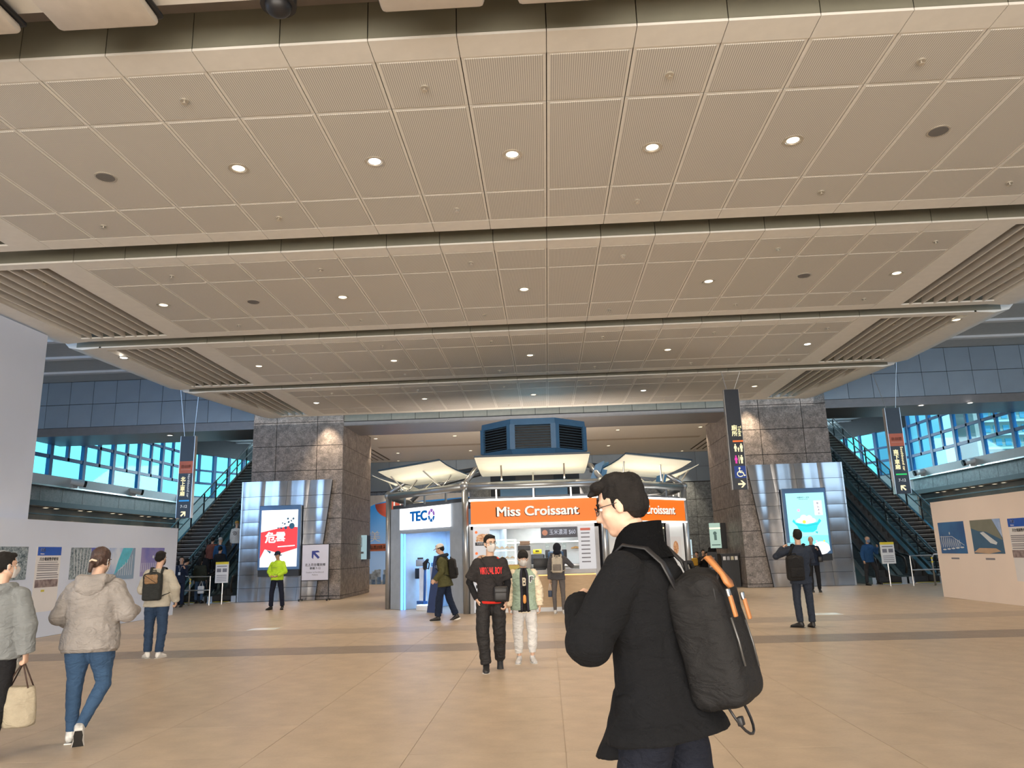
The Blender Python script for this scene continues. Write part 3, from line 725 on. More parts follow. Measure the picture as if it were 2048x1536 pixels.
k_struct = picmat('print_structure', (.05, .09, .12), (.40, .48, .54), 9, 3); k_beige = mat('print_sand', (.5, .36, .25), .6); k_blue = mat('print_notice_blue', (.02, .10, .50), .5)
k_paper = mat('print_paper', (.74, .74, .76), .55, var=.01); k_brown = picmat('print_brown_photo', (.16, .12, .13), (.36, .30, .30), 10)
def poster(name, label, x, y0, y1, z0, z1, side, group='photographs on the exhibition walls'):
    """side=+1 hangs on the left wall (faces +x), -1 on the right wall"""
    t = empty(name, (x, (y0 + y1) / 2, z0), label, 'poster', group)
    if side > 0: pl = Plane((x + .002, y0, z0), (0, 1, 0), (0, 0, 1))
    else: pl = Plane((x - .002, y1, z0), (0, -1, 0), (0, 0, 1))
    return t, pl, y1 - y0, z1 - z0
def zt(px, py, x): return on_x(px, py, x)
xw = WX
t, pl, w, h = poster('photo_poster', 'dark photograph of a round steel roof beside the grey hoodie person', xw, 13.9, 15.42, 1.2, 1.86, 1)
P2('print', k_struct, lambda mb: pl.rect(mb, 0, w, 0, h, 0, .004), t)
P2('print_shape', k_bone, lambda mb: [pl.line(mb, [(.75 + .5 * math.cos(a), .30 + .28 * math.sin(a)), (.75 + .5 * math.cos(a + .5), .30 + .28 * math.sin(a + .5))], .03, .005) for a in [i * .5 for i in range(8)]], t)
t, pl, w, h = poster('notice_poster', 'white text notice with a blue header left of the beige hooded jacket', xw, 15.72, 16.5, .62, 1.86, 1, None)
def lines(pl, mb, x0, x1, ys, th, z=.005):
    for y in ys: pl.rect(mb, x0, x1 - .05 * ((y * 97) % 1), y, y + th, z, .001)
P2('paper', k_paper, lambda mb: pl.rect(mb, -.04, w, -.1, h - .0, 0, .003), t)
P2('header', k_blue, lambda mb: pl.rect(mb, 0, w, h - .18, h, .003), t)
pl.text('lettering', '公告', .085, k_paper, .16, h - .07, .006, t, bold=.01); pl.text('lettering', 'Notice', .045, k_paper, .15, h - .145, .006, t)
pl.text('lettering', '月台電梯暫停使用', .078, m_inkk, w / 2, h - .26, .004, t, bold=.01)
P2('text_lines', m_inkg, lambda mb: (lines(pl, mb, .05, w - .08, [h - .33], .012), lines(pl, mb, .03, w - .03, [h - .38, h - .42, h - .46, h - .50, h - .56, h - .6, h - .65], .018)), t)
P2('photo_strip', k_brown, lambda mb: pl.rect(mb, 0, w - .03, h - .84, h - .68, .004), t)
P2('yellow_mark', mat('mark_yellow', (.55, .48, .05), .5), lambda mb: pl.rect(mb, .22, .33, h - .93, h - .89, .004), t)
t, pl, w, h = poster('photo_poster', 'photograph of steel ribs and blue sky behind the woman in beige', xw, 16.85, 18.02, 1.15, 1.85, 1)
P2('print', k_struct, lambda mb: pl.rect(mb, 0, w, 0, h, 0, .004), t); P2('print_shape', k_dusk, lambda mb: pl.poly(mb, [(.75, h), (w, h), (w, 0), (.95, .1)], .004, .003), t)
P2('print_lines', k_bone, lambda mb: [pl.line(mb, [(.1 + .13 * i, h - .03), (.2 + .09 * i, .05)], .018, .005) for i in range(6)], t)
t, pl, w, h = poster('photo_poster', 'photograph of a teal sweeping roof edge, between the woman and the man with backpack', xw, 18.36, 19.55, 1.08, 1.85, 1)
P2('print', k_sky, lambda mb: pl.rect(mb, 0, w, 0, h, 0, .004), t); P2('print_shape', k_teal, lambda mb: pl.poly(mb, [(.62, h), (w - .12, h), (.85, .42), (.6, .3), (.28, .12), (.42, .45)], .004, .003), t)
P2('print_wall', mat('print_bluegrey', (.22, .34, .5), .5), lambda mb: pl.poly(mb, [(.2, .12), (.6, .26), (.86, .42), (w - .1, h), (w, h), (w, 0), (0, 0), (0, .1)], .004, .002), t)
P2('print_lines', k_bone, lambda mb: [pl.line(mb, [(.45 + .1 * i, .1), (.46 + .1 * i, .24 + .06 * i)], .015, .007) for i in range(7)], t)
t, pl, w, h = poster('photo_poster', 'dusk photograph with violet sky behind the man with the black backpack', xw, 19.86, 21.07, 1.12, 1.86, 1)
P2('print', k_dusk, lambda mb: pl.rect(mb, 0, w, 0, h, 0, .004), t); P2('print_lines', k_bone, lambda mb: ([pl.line(mb, [(.04 + .1 * i, .12), (.06 + .1 * i, .34)], .02, .005) for i in range(11)], pl.disc(mb, .62, .5, .04, .005)), t)
for i, (a, b) in enumerate(((18.36, 19.55), (19.86, 21.07))):
    o = MB(); pl = Plane((WX + .002, a, .9), (0, 1, 0), (0, 0, 1)); pl.rect(o, .4, .8, .02, .06, 0); o.build('caption_label', m_inkg, label='tiny caption under the %s photograph on the left wall' % ('teal roof' if i == 0 else 'dusk'), cat='label')
# right wall
def yr(px, py): return on_x(px, py, WXR)[0]
xr = WXR
ya, yb = yr(1926, 1041), yr(1875, 1045)
t, pl, w, h = poster('photo_poster', 'night photograph of lit white trusses, first poster on the right wall', xr, ya, yb, 1.1, 1.88, -1)
P2('print', k_night, lambda mb: pl.rect(mb, 0, w, 0, h, 0, .004), t)
P2('print_lines', k_bone, lambda mb: ([pl.line(mb, [(.05 + w * .075 * i, .15), (.1 + w * .075 * i, .44 - .012 * i), (.14 + w * .075 * i, .15)], .012, .005) for i in range(10)], pl.disc(mb, w * .42, .5, .02, .005, ry=.035), [pl.disc(mb, w * (.15 + .17 * i), .1 + .012 * i, .09, .005, ry=.018) for i in range(5)], pl.line(mb, [(.04, .42), (w * .5, .42), (w * .92, .2)], .012, .005)), t)
ya2, yb2 = yr(1999, 1036), yr(1939, 1040)
t, pl, w, h = poster('photo_poster', 'photograph of a curved station canopy, second poster on the right wall', xr, ya2, yb2, 1.1, 1.88, -1)
P2('print', mat('print_steelblue', (.05, .13, .24), .5), lambda mb: pl.rect(mb, 0, w, 0, h, 0, .004), t)
P2('print_roof', mat('print_roof_grey', (.20, .21, .17), .5), lambda mb: pl.poly(mb, [(0, h), (w * .75, h), (w, .3), (w * .8, .38), (w * .5, .5), (w * .25, .52), (0, .6)], .004, .002), t)
P2('print_sky', k_sky, lambda mb: pl.poly(mb, [(w * .75, h), (w, h), (w, .36)], .005, .002), t)
P2('print_train', k_bone, lambda mb: pl.poly(mb, [(w * .3, .48), (w * .42, .5), (w * .82, .25), (w * .78, .2), (w * .6, .24)], .007, .002), t)
P2('print_ground', k_beige, lambda mb: pl.poly(mb, [(0, .03), (w * .5, 0), (w * .9, .05), (w * .75, .12), (w * .2, .13)], .007, .002), t)
yb3 = yr(2014, 1035); ya3 = yb3 - .85
t, pl, w, h = poster('notice_poster', 'white text notice with a blue header at the right edge', xr, ya3, yb3, .62, 1.86, -1, None)
P2('paper', k_paper, lambda mb: pl.rect(mb, 0, w + .04, -.1, h, 0, .003), t); P2('header', k_blue, lambda mb: pl.rect(mb, 0, w, h - .18, h, .003), t)
pl.text('lettering', '公告', .085, k_paper, .16, h - .07, .006, t, bold=.01); pl.text('lettering', 'Notice', .045, k_paper, .15, h - .145, .006, t)
pl.text('lettering', '月台電梯暫停使用', .078, m_inkk, w / 2, h - .26, .004, t, bold=.01)
P2('text_lines', m_inkg, lambda mb: lines(pl, mb, .03, w - .03, [h - .38, h - .42, h - .46, h - .50, h - .56, h - .6, h - .65], .018), t)
P2('photo_strip', k_brown, lambda mb: pl.rect(mb, 0, w - .03, h - .84, h - .68, .004), t)
for i, (a, b, n) in enumerate(((ya, yb, 'night'), (ya2, yb2, 'canopy'))):
    o = MB(); pl = Plane((WXR - .002, b, .9), (0, -1, 0), (0, 0, 1)); pl.rect(o, (b - a) * .35, (b - a) * .65, .06, .10, 0); o.build('caption_label', m_inkg, label='tiny caption under the %s photograph on the right wall' % n, cat='label')

# outer walls with windows -------------------------------------------
m_cam = mat('projector_white', (.7, .72, .74), .4)
for s, xe, nm, gm in ((-1, XL, 'left', m_granb), (1, XR, 'right', m_gran2)):
    q = lambda d: xe - s * d           # d metres into the hall
    def bx(d0, d1, ya, yb, z0, z1): return B(*sorted((q(d0), q(d1))), ya, yb, z0, z1)
    wall = bx(-.3, 0, -10, 41, 4.0, 5.0).build('wall_' + nm, m_soffit, kind='structure')
    bx(0, .25, -10, 41, 4.58, 5.0).build('ledge', m_wpaint, wall)
    bx(0, .3, -10, 41, 4.56, 4.62).build('ledge_trim', m_steel, wall)
    y = 22.0
    while y < 41:
        bx(0, .04, y + .01, y + 1.39, 4.0, 4.55).build('granite_slab', gm, wall); y += 1.4
    bx(-2.6, 0, -10, 50, 3.9, 4.0).build('recess_soffit', m_dark, wall)
    bx(-.2, .2, -10, 41, 3.78, 3.98).build('recess_beam', m_dark, wall)
    bx(-1.8, -1.6, -10, 50, 0, 4.0).build('recess_back', mat('recess_wall', (.32, .29, .27), .6), wall)
    bx(-.1, .1, -10, 41, 3.45, 3.5).build('recess_rail', m_dark, wall)
    # window
    for sec, (A, D, n, top) in enumerate((((xe, 27.2), (xe, 40.6), 6, 8.3), ((xe, 40.7), (xe - s * 3.6, 48.5), 4, 7.4))):
        A, D = V((*A, 0)), V((*D, 0)); L = (D - A).length; d = (D - A) / L; nn = V((0, 0, 1)).cross(d)
        win = empty('window_%d' % ((1 if s < 0 else 3) + sec), A + V((0, 0, 5)), kind='structure')
        P_ = lambda a, z: A + d * a + V((0, 0, z))
        def bar(name, a0, a1, z0, z1, dep=.12):
            MB().obox(P_((a0 + a1) / 2, (z0 + z1) / 2), d * (a1 - a0) / 2, nn * dep / 2, V((0, 0, (z1 - z0) / 2))).build(name, m_frame, win)
        def pane(a0, a1, z0, z1):
            MB().obox(P_((a0 + a1) / 2, (z0 + z1) / 2), d * (a1 - a0) / 2, nn * .006, V((0, 0, (z1 - z0) / 2))).build('pane', m_pane, win)
        step = L / n
        zl = [5.04, 5.72, 5.86, 6.50, 6.63, 7.32, 7.44, top] if sec == 0 else [5.04, 5.72, 5.84, 6.45, 6.55, top]
        for z0, z1 in [(5.0, 5.04)] + [(zl[i], zl[i + 1]) for i in range(1, len(zl) - 1, 2)]: bar('transom', 0, L, z0, z1)
        for i in range(n + 1): bar('mullion', max(0, step * i - .10), min(L, step * i + .10), 5.0, top, .16)
        for i in range(n): bar('mullion', step * (i + .5) - .07, step * (i + .5) + .07, 5.72, top)
        for i in range(n):
            pane(step * i + .1, step * (i + 1) - .1, zl[0], zl[1])
            for a, b in ((i, i + .5), (i + .5, i + 1)):
                for r in range(2, len(zl), 2): pane(step * a + .09, step * b - .08, zl[r], zl[r + 1])
    # solid wall nearer the camera
    bx(-.2, 0, -10, 27.2, 5.0, 8.4).build('upper_wall', m_wpaint, wall)
    bx(-.3, 0, 41, 41.2, 0, 5.0).build('end_post', m_wpaint, wall); bx(-2.6, 4.0, 50, 50.2, 0, 5.0).build('recess_end', m_soffit, wall)
    W2 = MB(); A = V((xe, 40.7, 0)); D = V((xe - s * 3.6, 48.5, 0)); W2.prism([A, D, D + V((0, 0, 5)), A + V((0, 0, 5))], V((s * .2, 0, 0))); W2.build('wall_%s_angled' % nm, m_wpaint, kind='structure')
    for z0, z1 in ((7.4, 8.4),):
        W2 = MB(); W2.prism([A + V((0, 0, z0)), D + V((0, 0, z0)), D + V((0, 0, z1)), A + V((0, 0, z1))], V((s * .2, 0, 0))); W2.build('wall_%s_upper_angled' % nm, m_dark, kind='structure')
    # projectors on the ledge
    ys = ([on_x(p, 978, xe)[0] for p in (135, 255, 350)] if s < 0 else [on_x(p[0], p[1], xe)[0] for p in ((1960, 927), (1858, 948))])
    for i, y in enumerate(ys):
        t = empty('ledge_projector', (q(.35), y, 4.7), 'white tube spotlight on the %s window ledge, %s' % (nm, ['nearest', 'second from the front', 'behind the hanging sign'][i]), 'spotlight', 'ledge projectors')
        e = V((q(.45), y, 4.82)); dd = V((-s * .55, .1 if s > 0 else .5, -.12)).normalized()
        MB().cyl(e - dd * .3, .11, .5, dd, 14, .13).build('barrel', m_cam, t, smooth='auto'); MB().cyl(e + dd * .2, .135, .1, dd, 14).build('snout', m_black, t); MB().box(*sorted((q(.2), q(.45))), y - .04, y + .04, 4.6, 4.75).build('mount', m_steel, t)
    # warm downlights in the recess
    pxs = (112, 180, 243, 300, 345) if s < 0 else (1990, 1945, 1912, 1872)
    for i, p in enumerate(pxs):
        y = on_x(p, 1030 if s < 0 else 985, q(-1.0))[0]
        for e, dy in enumerate((-.35, .35)):
            downlight(q(-1.25), y + dy, 'warm recess downlight, %s lamp of the %s pair from the front, %s side' % (('near', 'far')[e], ('first', 'second', 'third', 'fourth', 'fifth')[i], nm), z=3.88, r=.13, power=160 if e == 0 else 90, group='warm recess downlights', spot=80)

B(XL - 2.6, XR + 2.6, -10.2, -10, 0, 8.6).build('wall_rear', m_wpaint, kind='structure')
# atrium diagonal rafters (left and right)
for s in (-1, 1):
    a = V((CX + s * 16.2, 36, 8.2)); b = V((CX + s * 11.0, 47, 8.2))
    MB().tube([a, b], .12, 6).build('trim_%d' % (1 if s < 0 else 2), m_wpaint, kind='structure')
# ------------------------------------------------------------------ stairs and escalators
m_step = mat('stair_dark_stone', (.055, .05, .048), .5); m_nose = mat('stair_nosing', (.30, .29, .27), .35, .6)
m_estep = mat('escalator_step', (.045, .047, .05), .4, .6, bump=.3, bscale=300); m_rubber = mat('handrail_black', (.012, .012, .012), .45)
m_yel = mat('safety_yellow', (.75, .62, .03), .5)
SL = math.tan(math.radians(30)); TOP = 7.4
def side_group(s):
    nm = 'left' if s < 0 else 'right'; UM, UO = (13.54, 15.36) if s < 0 else (14.1, 15.56)
    X = lambda u: CX + s * u
    def bx(u0, u1, y0, y1, z0, z1): return B(*sorted((X(u0), X(u1))), y0, y1, z0, z1)
    y0 = 28.2; n = 44; rise = TOP / n; run = rise / SL
    t = empty('staircase', (X(14.4), y0, 0), 'wide dark stone staircase rising behind the %s granite pillar' % nm, 'stairs', kind='structure')
    sm = MB().box(*sorted((X(UM + .06), X(UO - .06))), 0, run + .03, -.12, 0, 0).box(*sorted((X(UM + .06), X(UO - .06))), -.012, .035, -.028, .004, 1).mesh([m_step, m_nose], name='step')
    for i in range(n):
        o = link('step', sm); o.location = (0, y0 + run * i, rise * (i + 1)); attach(o, t)
    y1 = y0 + run * n
    mb = MB(); mb.prism([(X(UM), y0 + .3, 0), (X(UM), y0 + 1.0, 0), (X(UM), y1, TOP - .75), (X(UM), y1, TOP - .15), (X(UM), y0 + .3, .02)], (s * (UO - UM), 0, 0)); mb.build('carriage', m_dark, t)
    # stringers and glass balustrades with double rails
    for u, hh in ((UM, 1.0), (UO, 1.1)):
        t2 = empty('glass_balustrade', (X(u), y0, 0), 'glass balustrade with double steel rail on the %s of the %s stairs' % ('inner side' if u == UM else 'outer side', nm), 'railing')
        mb = MB(); mb.prism([(X(u) - .05, y0 - .05, 0), (X(u) - .05, y0 - .05, .25), (X(u) - .05, y1, TOP + .22), (X(u) - .05, y1, TOP - .15), (X(u) - .05, y0 + .35, 0)], (.1, 0, 0)); mb.build('stringer', m_steel, t2)
        L = y1 - y0; npan = 11; st = L / npan
        for i in range(npan + 1):
            yy = y0 + st * i; zz = SL * (yy - y0)
            MB().box(X(u) - .02, X(u) + .02, yy - .035, yy + .035, zz + .1, zz + hh + .05).build('post', m_dark, t2)
            if i < npan:
                ya, yb = yy + .06, yy + st - .06; za, zb = SL * (ya - y0), SL * (yb - y0)
                mb = MB(); mb.prism([(X(u) - .006, ya, za + .28), (X(u) - .006, yb, zb + .28), (X(u) - .006, yb, zb + hh - .02), (X(u) - .006, ya, za + hh - .02)], (.012, 0, 0)); mb.build('glass_pane', m_glass, t2)
        MB().tube([(X(u), y0 - .5, hh - .1), (X(u), y0 - .15, hh + .0), (X(u), y0, hh + .05), (X(u), y1, TOP + hh + .05)], .032, 8).build('top_rail', m_steel, t2, smooth=True)
        uu = u + (.09 if u == UM else -.09)
        MB().tube([(X(uu), y0 - .45, .72), (X(uu), y0, .82), (X(uu), y1, TOP + .82)], .024, 8).build('grab_rail', m_steel, t2, smooth=True)
        if u == UM: MB().cyl((X(u), y0 - .5, 0), .03, .9, n=8).build('newel_post', m_steel, t2)
    bx(10.5, UO, y1, 42.6, TOP - .3, TOP).build('floor_upper_' + nm, m_soffit, kind='structure')
    # escalators
    for e, (ua, ub) in enumerate(((10.98, 12.05), (12.1, 13.42)) if s < 0 else ((11.5, 12.7), (12.75, 14.0))):
        t = empty('escalator', (X((ua + ub) / 2), 27, 0), '%s escalator with glass sides, %s the staircase' % (nm, 'beside' if e else 'next to the steel wall, away from'), 'escalator')
        yb0 = 28.3; yb1 = yb0 + TOP / SL
        em = MB().box(*sorted((X(ua + .2), X(ub - .2))), 0, .40, -.25, -.0).box(*sorted((X(ua + .2), X(ub - .2))), -.01, .02, -.02, .004).mesh([m_estep], name='escalator_step')
        k = 0; yy = 27.5
        while yy < yb1:
            z = max(0.01, SL * (yy - yb0) + .2 if yy > yb0 - .3 else .01)
            o = link('escalator_step', em); o.location = (0, yy, z + .0); attach(o, t); yy += .40; k += 1
        mb = MB(); mb.prism([(X(ua + .1), 27.6, -.0), (X(ua + .1), 29.3, 0), (X(ua + .1), yb1, TOP - .9), (X(ua + .1), yb1, TOP - .1), (X(ua + .1), yb0 + .2, .05), (X(ua + .1), 27.6, .005)], (s * (ub - ua - .2), 0, 0)); mb.build('truss', m_dark, t)
        for u in (ua + .1, ub - .1):
            mb = MB(); mb.prism([(X(u) - .09, 27.5, 0), (X(u) - .09, 29.8, 0), (X(u) - .09, yb1, TOP - .85), (X(u) - .09, yb1, TOP + .16), (X(u) - .09, yb0, .26), (X(u) - .09, 27.5, .22)], (.18, 0, 0)); mb.build('skirt_panel', m_steel, t)
            pts = [(27.3, .36), (27.17, .60), (27.3, .86), (27.55, .95), (28.1, .99)]
            pts += [(28.6, 1.15), (yb1, TOP + .95)]
            MB().tube([(X(u), a, b) for a, b in pts], .042, 8).build('handrail', m_rubber, t, smooth=True)
            nn = 9
            for i in range(nn):
                a = 28.3 + (yb1 - 28.3) * i / nn; b = 28.3 + (yb1 - 28.3) * (i + 1) / nn - .03
                za, zb = SL * (a - yb0), SL * (b - yb0)
                mb = MB(); mb.prism([(X(u) - .006, a, za + .22), (X(u) - .006, b, zb + .22), (X(u) - .006, b, zb + .94), (X(u) - .006, a, za + .94 + .03)], (.012, 0, 0)); mb.build('glass_pane', m_glass, t)
            mb = MB(); mb.prism([(X(u) - .006, 27.5, .22), (X(u) - .006, 28.27, .22), (X(u) - .006, 28.27, 1.0), (X(u) - .006, 27.6, .92), (X(u) - .006, 27.3, .6)], (.012, 0, 0)); mb.build('glass_pane', m_glass, t)
            MB().tube([(X(u), 28.4, 1.0), (X(u), yb1, TOP + .88)], .022, 6).build('rail_trim', m_steel, t)
        B(*sorted((X(ua + .2), X(ub - .2))), 27.0, 27.5, .0, .02).build('comb_plate', m_steel, t)
        MB().box(*sorted((X(ua + .25), X(ub - .25))), 27.44, 27.5, .021, .03).build('yellow_line', m_yel, t)
    # guard fence and notice
    fu = 0 if s < 0 else .9; nu = 10.95 if s < 0 else 11.55
    t = empty('guard_fence', (X(13), 26.2, 0), 'tubular steel guard fence at the foot of the %s escalators' % nm, 'fence')
    def loop(ua, ub, y, h, nm2='rail'):
        MB().tube([(X(ua), y, 0), (X(ua), y, h - .1), (X(ua + .08), y, h), (X(ub - .08), y, h), (X(ub), y, h - .1), (X(ub), y, 0)], .028, 8).build(nm2, m_steel, t, smooth=True)
    loop(12.0 + fu, 13.15 + fu * .6, 26.0, .98); loop(12.7 + fu * .6, 13.3 + fu * .5, 25.85, .62, 'low_rail')
    MB().tube([(X(11.3 + fu), 25.95, .5), (X(13.1 + fu * .6), 25.95, .5)], .02, 8).build('mid_rail', m_steel, t)
    MB().tube([(X(11.3 + fu), 26.0, 0), (X(11.3 + fu), 26.0, .95), (X(12.0 + fu), 26.0, .95)], .025, 8).build('side_rail', m_steel, t)
    bx(12.5 + fu, 12.9 + fu, 25.8, 25.83, .06, .3).build('white_plate', m_wpaint, t)
    for u in (12.0 + fu, 13.15 + fu * .6):
        for z in (.72, .84): MB().cyl((X(u), 26.0, z), .031, .05, n=10).build('yellow_band', m_yel, t)
    t = empty('post', (X(13.75), 26.3, 0), 'single steel bollard post with yellow bands before the %s stairs' % nm, 'post')
    MB().cyl((X(13.8 + fu * .4), 26.3, 0), .03, 1.05, n=10).build('pole', m_steel, t)
    for z in (.75, .86): MB().cyl((X(13.8 + fu * .4), 26.3, z), .034, .05, n=10).build('yellow_band', m_yel, t)
    t = empty('safety_notice', (X(nu), 26.1, 0), 'small white escalator safety notice on a post at the %s escalator' % nm, 'sign')
    MB().cyl((X(nu), 26.2, 0), .025, 1.0, n=8).build('pole', m_steel, t)
    xa, xb = sorted((X(nu - .22), X(nu + .23))); B(xa, xb, 26.1, 26.13, .72, 1.42).build('board', m_wpaint, t)
    pl = Plane((xa, 26.098, .72), (1, 0, 0), (0, 0, 1))
    P2('yellow_header', m_yel, lambda mb: pl.rect(mb, 0, .45, .62, .7, 0), t)
    P2('print', m_inkg, lambda mb: (pl.rect(mb, .05, .2, .36, .48, 0), pl.rect(mb, .25, .4, .36, .48, 0), [pl.rect(mb, .05, .4, .06 + .06 * i, .08 + .06 * i, 0) for i in range(4)], pl.rect(mb, .05, .4, .54, .57, 0)), t)
side_group(-1); side_group(1)

# ------------------------------------------------------------------ hanging signs
m_sign = mat('sign_charcoal', (.022, .03, .045), .4); m_cable = mat('cable_steel', (.5, .5, .5), .3, .9)
e_sy = emis('sign_warm_white', (1.0, .88, .52), 1.0); e_sw = emis('sign_white', (.55, .58, .6), .9); e_so = emis('sign_orange', (.85, .16, .03), .9)
e_sm = emis('sign_magenta', (.85, .04, .42), .9); e_sb = emis('sign_blue', (.01, .05, .28), .6); e_sg = emis('sign_green', (.02, .62, .14), .9); e_sbl = emis('sign_lightblue', (.02, .3, .75), .9)
m_seatred = mat('seat_red', (.50, .13, .07), .5); m_seattxt = mat('seat_text', (.62, .36, .30), .5)
def hang(x0, x1, y, z0, z1, label, cabs):
    t = empty('hanging_sign', ((x0 + x1) / 2, y, z0), label, 'sign')
    B(x0, x1, y, y + .16, z0, z1).build('body', m_sign, t)
    B(x0 - .012, x0, y - .005, y + .165, z0 - .01, z1 + .01).build('edge_trim', m_steel, t); B(x1, x1 + .012, y - .005, y + .165, z0 - .01, z1 + .01).build('edge_trim', m_steel, t)
    for a, b in cabs: MB().tube([(a, y + .08, z1), b], .009, 6).build('cable', m_cable, t)
    return t, Plane((x0, y - .001, z1), (1, 0, 0), (0, 0, 1))
def figure(pl, mb, x, y, h, dress=False, z=0):
    pl.disc(mb, x, y + h * .42, h * .10, z, n=12)
    if dress: pl.poly(mb, [(x - h * .13, y + h * .28), (x + h * .13, y + h * .28), (x + h * .2, y), (x + h * .2, y - h * .08), (x - h * .2, y - h * .08), (x - h * .2, y)], z)
    else: pl.rect(mb, x - h * .17, x + h * .17, y - h * .08, y + h * .29, z)
    pl.rect(mb, x - h * .11, x - h * .01, y - h * .5, y - h * .08, z); pl.rect(mb, x + h * .01, x + h * .11, y - h * .5, y - h * .08, z)
t, pl = hang(5.40, 5.82, 22.0, 3.03, 5.97, 'tall hanging charcoal toilet sign left of the right granite pillar', [(5.5, (5.33, 21.85, 6.5)), (5.72, (5.9, 21.9, 6.5))])
pl.text('lettering', '廁', .17, e_sy, .20, -1.16, 0, t, bold=.02); pl.text('lettering', '所', .17, e_sy, .20, -1.33, 0, t, bold=.02)
text('lettering', 'Toilet', .13, e_sy, pl.P(.345, -1.25), (0, 0, -1), (1, 0, 0), t, bold=.012)
P2('orange_bar', e_so, lambda mb: pl.rect(mb, .12, .42, -1.57, -1.52, 0), t)
P2('family_icon', e_sy, lambda mb: (figure(pl, mb, .18, -1.74, .22, True), figure(pl, mb, .35, -1.74, .24), figure(pl, mb, .265, -1.79, .13)), t)
P2('woman_icon', e_sm, lambda mb: figure(pl, mb, .17, -2.08, .23, True), t)
P2('man_icon', e_sy, lambda mb: (figure(pl, mb, .33, -2.08, .24), pl.rect(mb, .245, .262, -2.2, -1.96, 0)), t)
P2('blue_square', e_sb, lambda mb: pl.rect(mb, .09, .42, -2.62, -2.27, 0), t)
def chair_icon(mb):
    pl.disc(mb, .24, -2.335, .028, .003)
    pl.line(mb, [(.235, -2.38), (.245, -2.46), (.33, -2.46), (.36, -2.55), (.39, -2.54)], .026, .003); pl.line(mb, [(.24, -2.42), (.31, -2.42)], .02, .003)
    pl.line(mb, [(.25 + .085 * math.cos(a), -2.50 + .075 * math.sin(a)) for a in [math.radians(110 + 26 * i) for i in range(9)]], .022, .003)
P2('wheelchair_icon', e_sy, chair_icon, t)
P2('arrow', e_sy, lambda mb: arrow(pl, mb, .27, -2.79, .22, 0, 0), t)
for s in (-1, 1):
    if s < 0:
        t, pl = hang(-11.42, -10.98, 23.0, 2.79, 5.33, 'hanging northbound car sign in front of the left windows', [(-11.35, (-11.5, 22.9, 6.9)), (-11.05, (-10.9, 22.9, 6.6))])
        cn, en, bar, ang, dx = '北上車廂', 'Northbound car', e_sbl, 45, -.015
    else:
        t, pl = hang(10.44, 10.87, 23.0, 2.82, 5.41, 'hanging southbound car sign in front of the right windows', [(10.52, (10.35, 23.3, 6.6)), (10.8, (10.95, 22.9, 6.9))])
        cn, en, bar, ang, dx = '南下車廂', 'Southbound car', e_sg, 135, 0
    P2('seat_block', m_seatred, lambda mb: pl.rect(mb, 0, .435, -1.17, -.79, 0), t)
    pl.text('lettering', '自由座', .11, m_seattxt, .22, -.96, .003, t, bold=.01); P2('small_line', m_seattxt, lambda mb: pl.rect(mb, .06, .38, -1.06, -1.05, .003), t)
    for i, ch in enumerate(cn): pl.text('lettering', ch, .155, e_sy, .15, -1.36 - .15 * i, 0, t, bold=.025)
    text('lettering', en, .105, e_sw if s < 0 else e_sy, pl.P(.325, -1.19, 0), (0, 0, -1), (1, 0, 0), t, bold=.005, align='LEFT', wid=.72)
    P2('colour_bar', bar, lambda mb: pl.rect(mb, .06, .38, -2.04, -2.0, 0), t)
    pl.text('lettering', '7-12', .12, e_sw, .22, -2.2, 0, t, bold=.01)
    P2('arrow', e_sy, lambda mb: arrow(pl, mb, .22, -2.42, .2, math.radians(ang), 0), t)

# ------------------------------------------------------------------ kiosk
KC = V((-0.30, 23.5, 0)); AP = 4.23; HS = 1.755
m_ksteel = mat('kiosk_panel_blue_grey', (.36, .42, .50), .45, .2); m_kdark = mat('kiosk_dark', (.05, .055, .065), .5); m_kblue = mat('kiosk_blue', (.06, .17, .33), .45)
m_cream = mat('canopy_cream', (.82, .80, .70), .6, emit=.22, ecol=(1, .92, .66), var=.02); m_topblue = mat('canopy_edge_navy', (.02, .05, .09), .4)  # canopy underside: faint glow put in for the strip lighting
e_or = emis('sign_glow_orange', (.95, .18, .010), .85); e_led = emis('led_white', (1, .97, .9), 3.0); e_ledb = emis('led_blue', (.12, .4, 1.0), 2.6)
class Face:
    def __init__(s, k):
        a = math.radians(-90 + 45 * k); s.n = V((math.cos(a), math.sin(a), 0)); s.r = V((-s.n.y, s.n.x, 0)); s.c = KC + s.n * AP
    def P(s, a, d, z): return s.c + s.r * a + s.n * d + V((0, 0, z))
    def box(s, a0, a1, d0, d1, z0, z1, mb=None):
        mb = mb or MB(); mb.obox(s.P((a0 + a1) / 2, (d0 + d1) / 2, (z0 + z1) / 2), s.r * (a1 - a0) / 2, s.n * (d1 - d0) / 2, V((0, 0, (z1 - z0) / 2))); return mb
    def plane(s, a, d, z): return Plane(s.P(a, d, z), s.r, (0, 0, 1))
kio = empty('kiosk', (KC.x, KC.y, 0), 'octagonal snack and appliance kiosk with steel pipe frame and glowing signs', 'kiosk')
FA = {k: Face(k) for k in (-3, -2, -1, 0, 1, 2, 3, 4)}
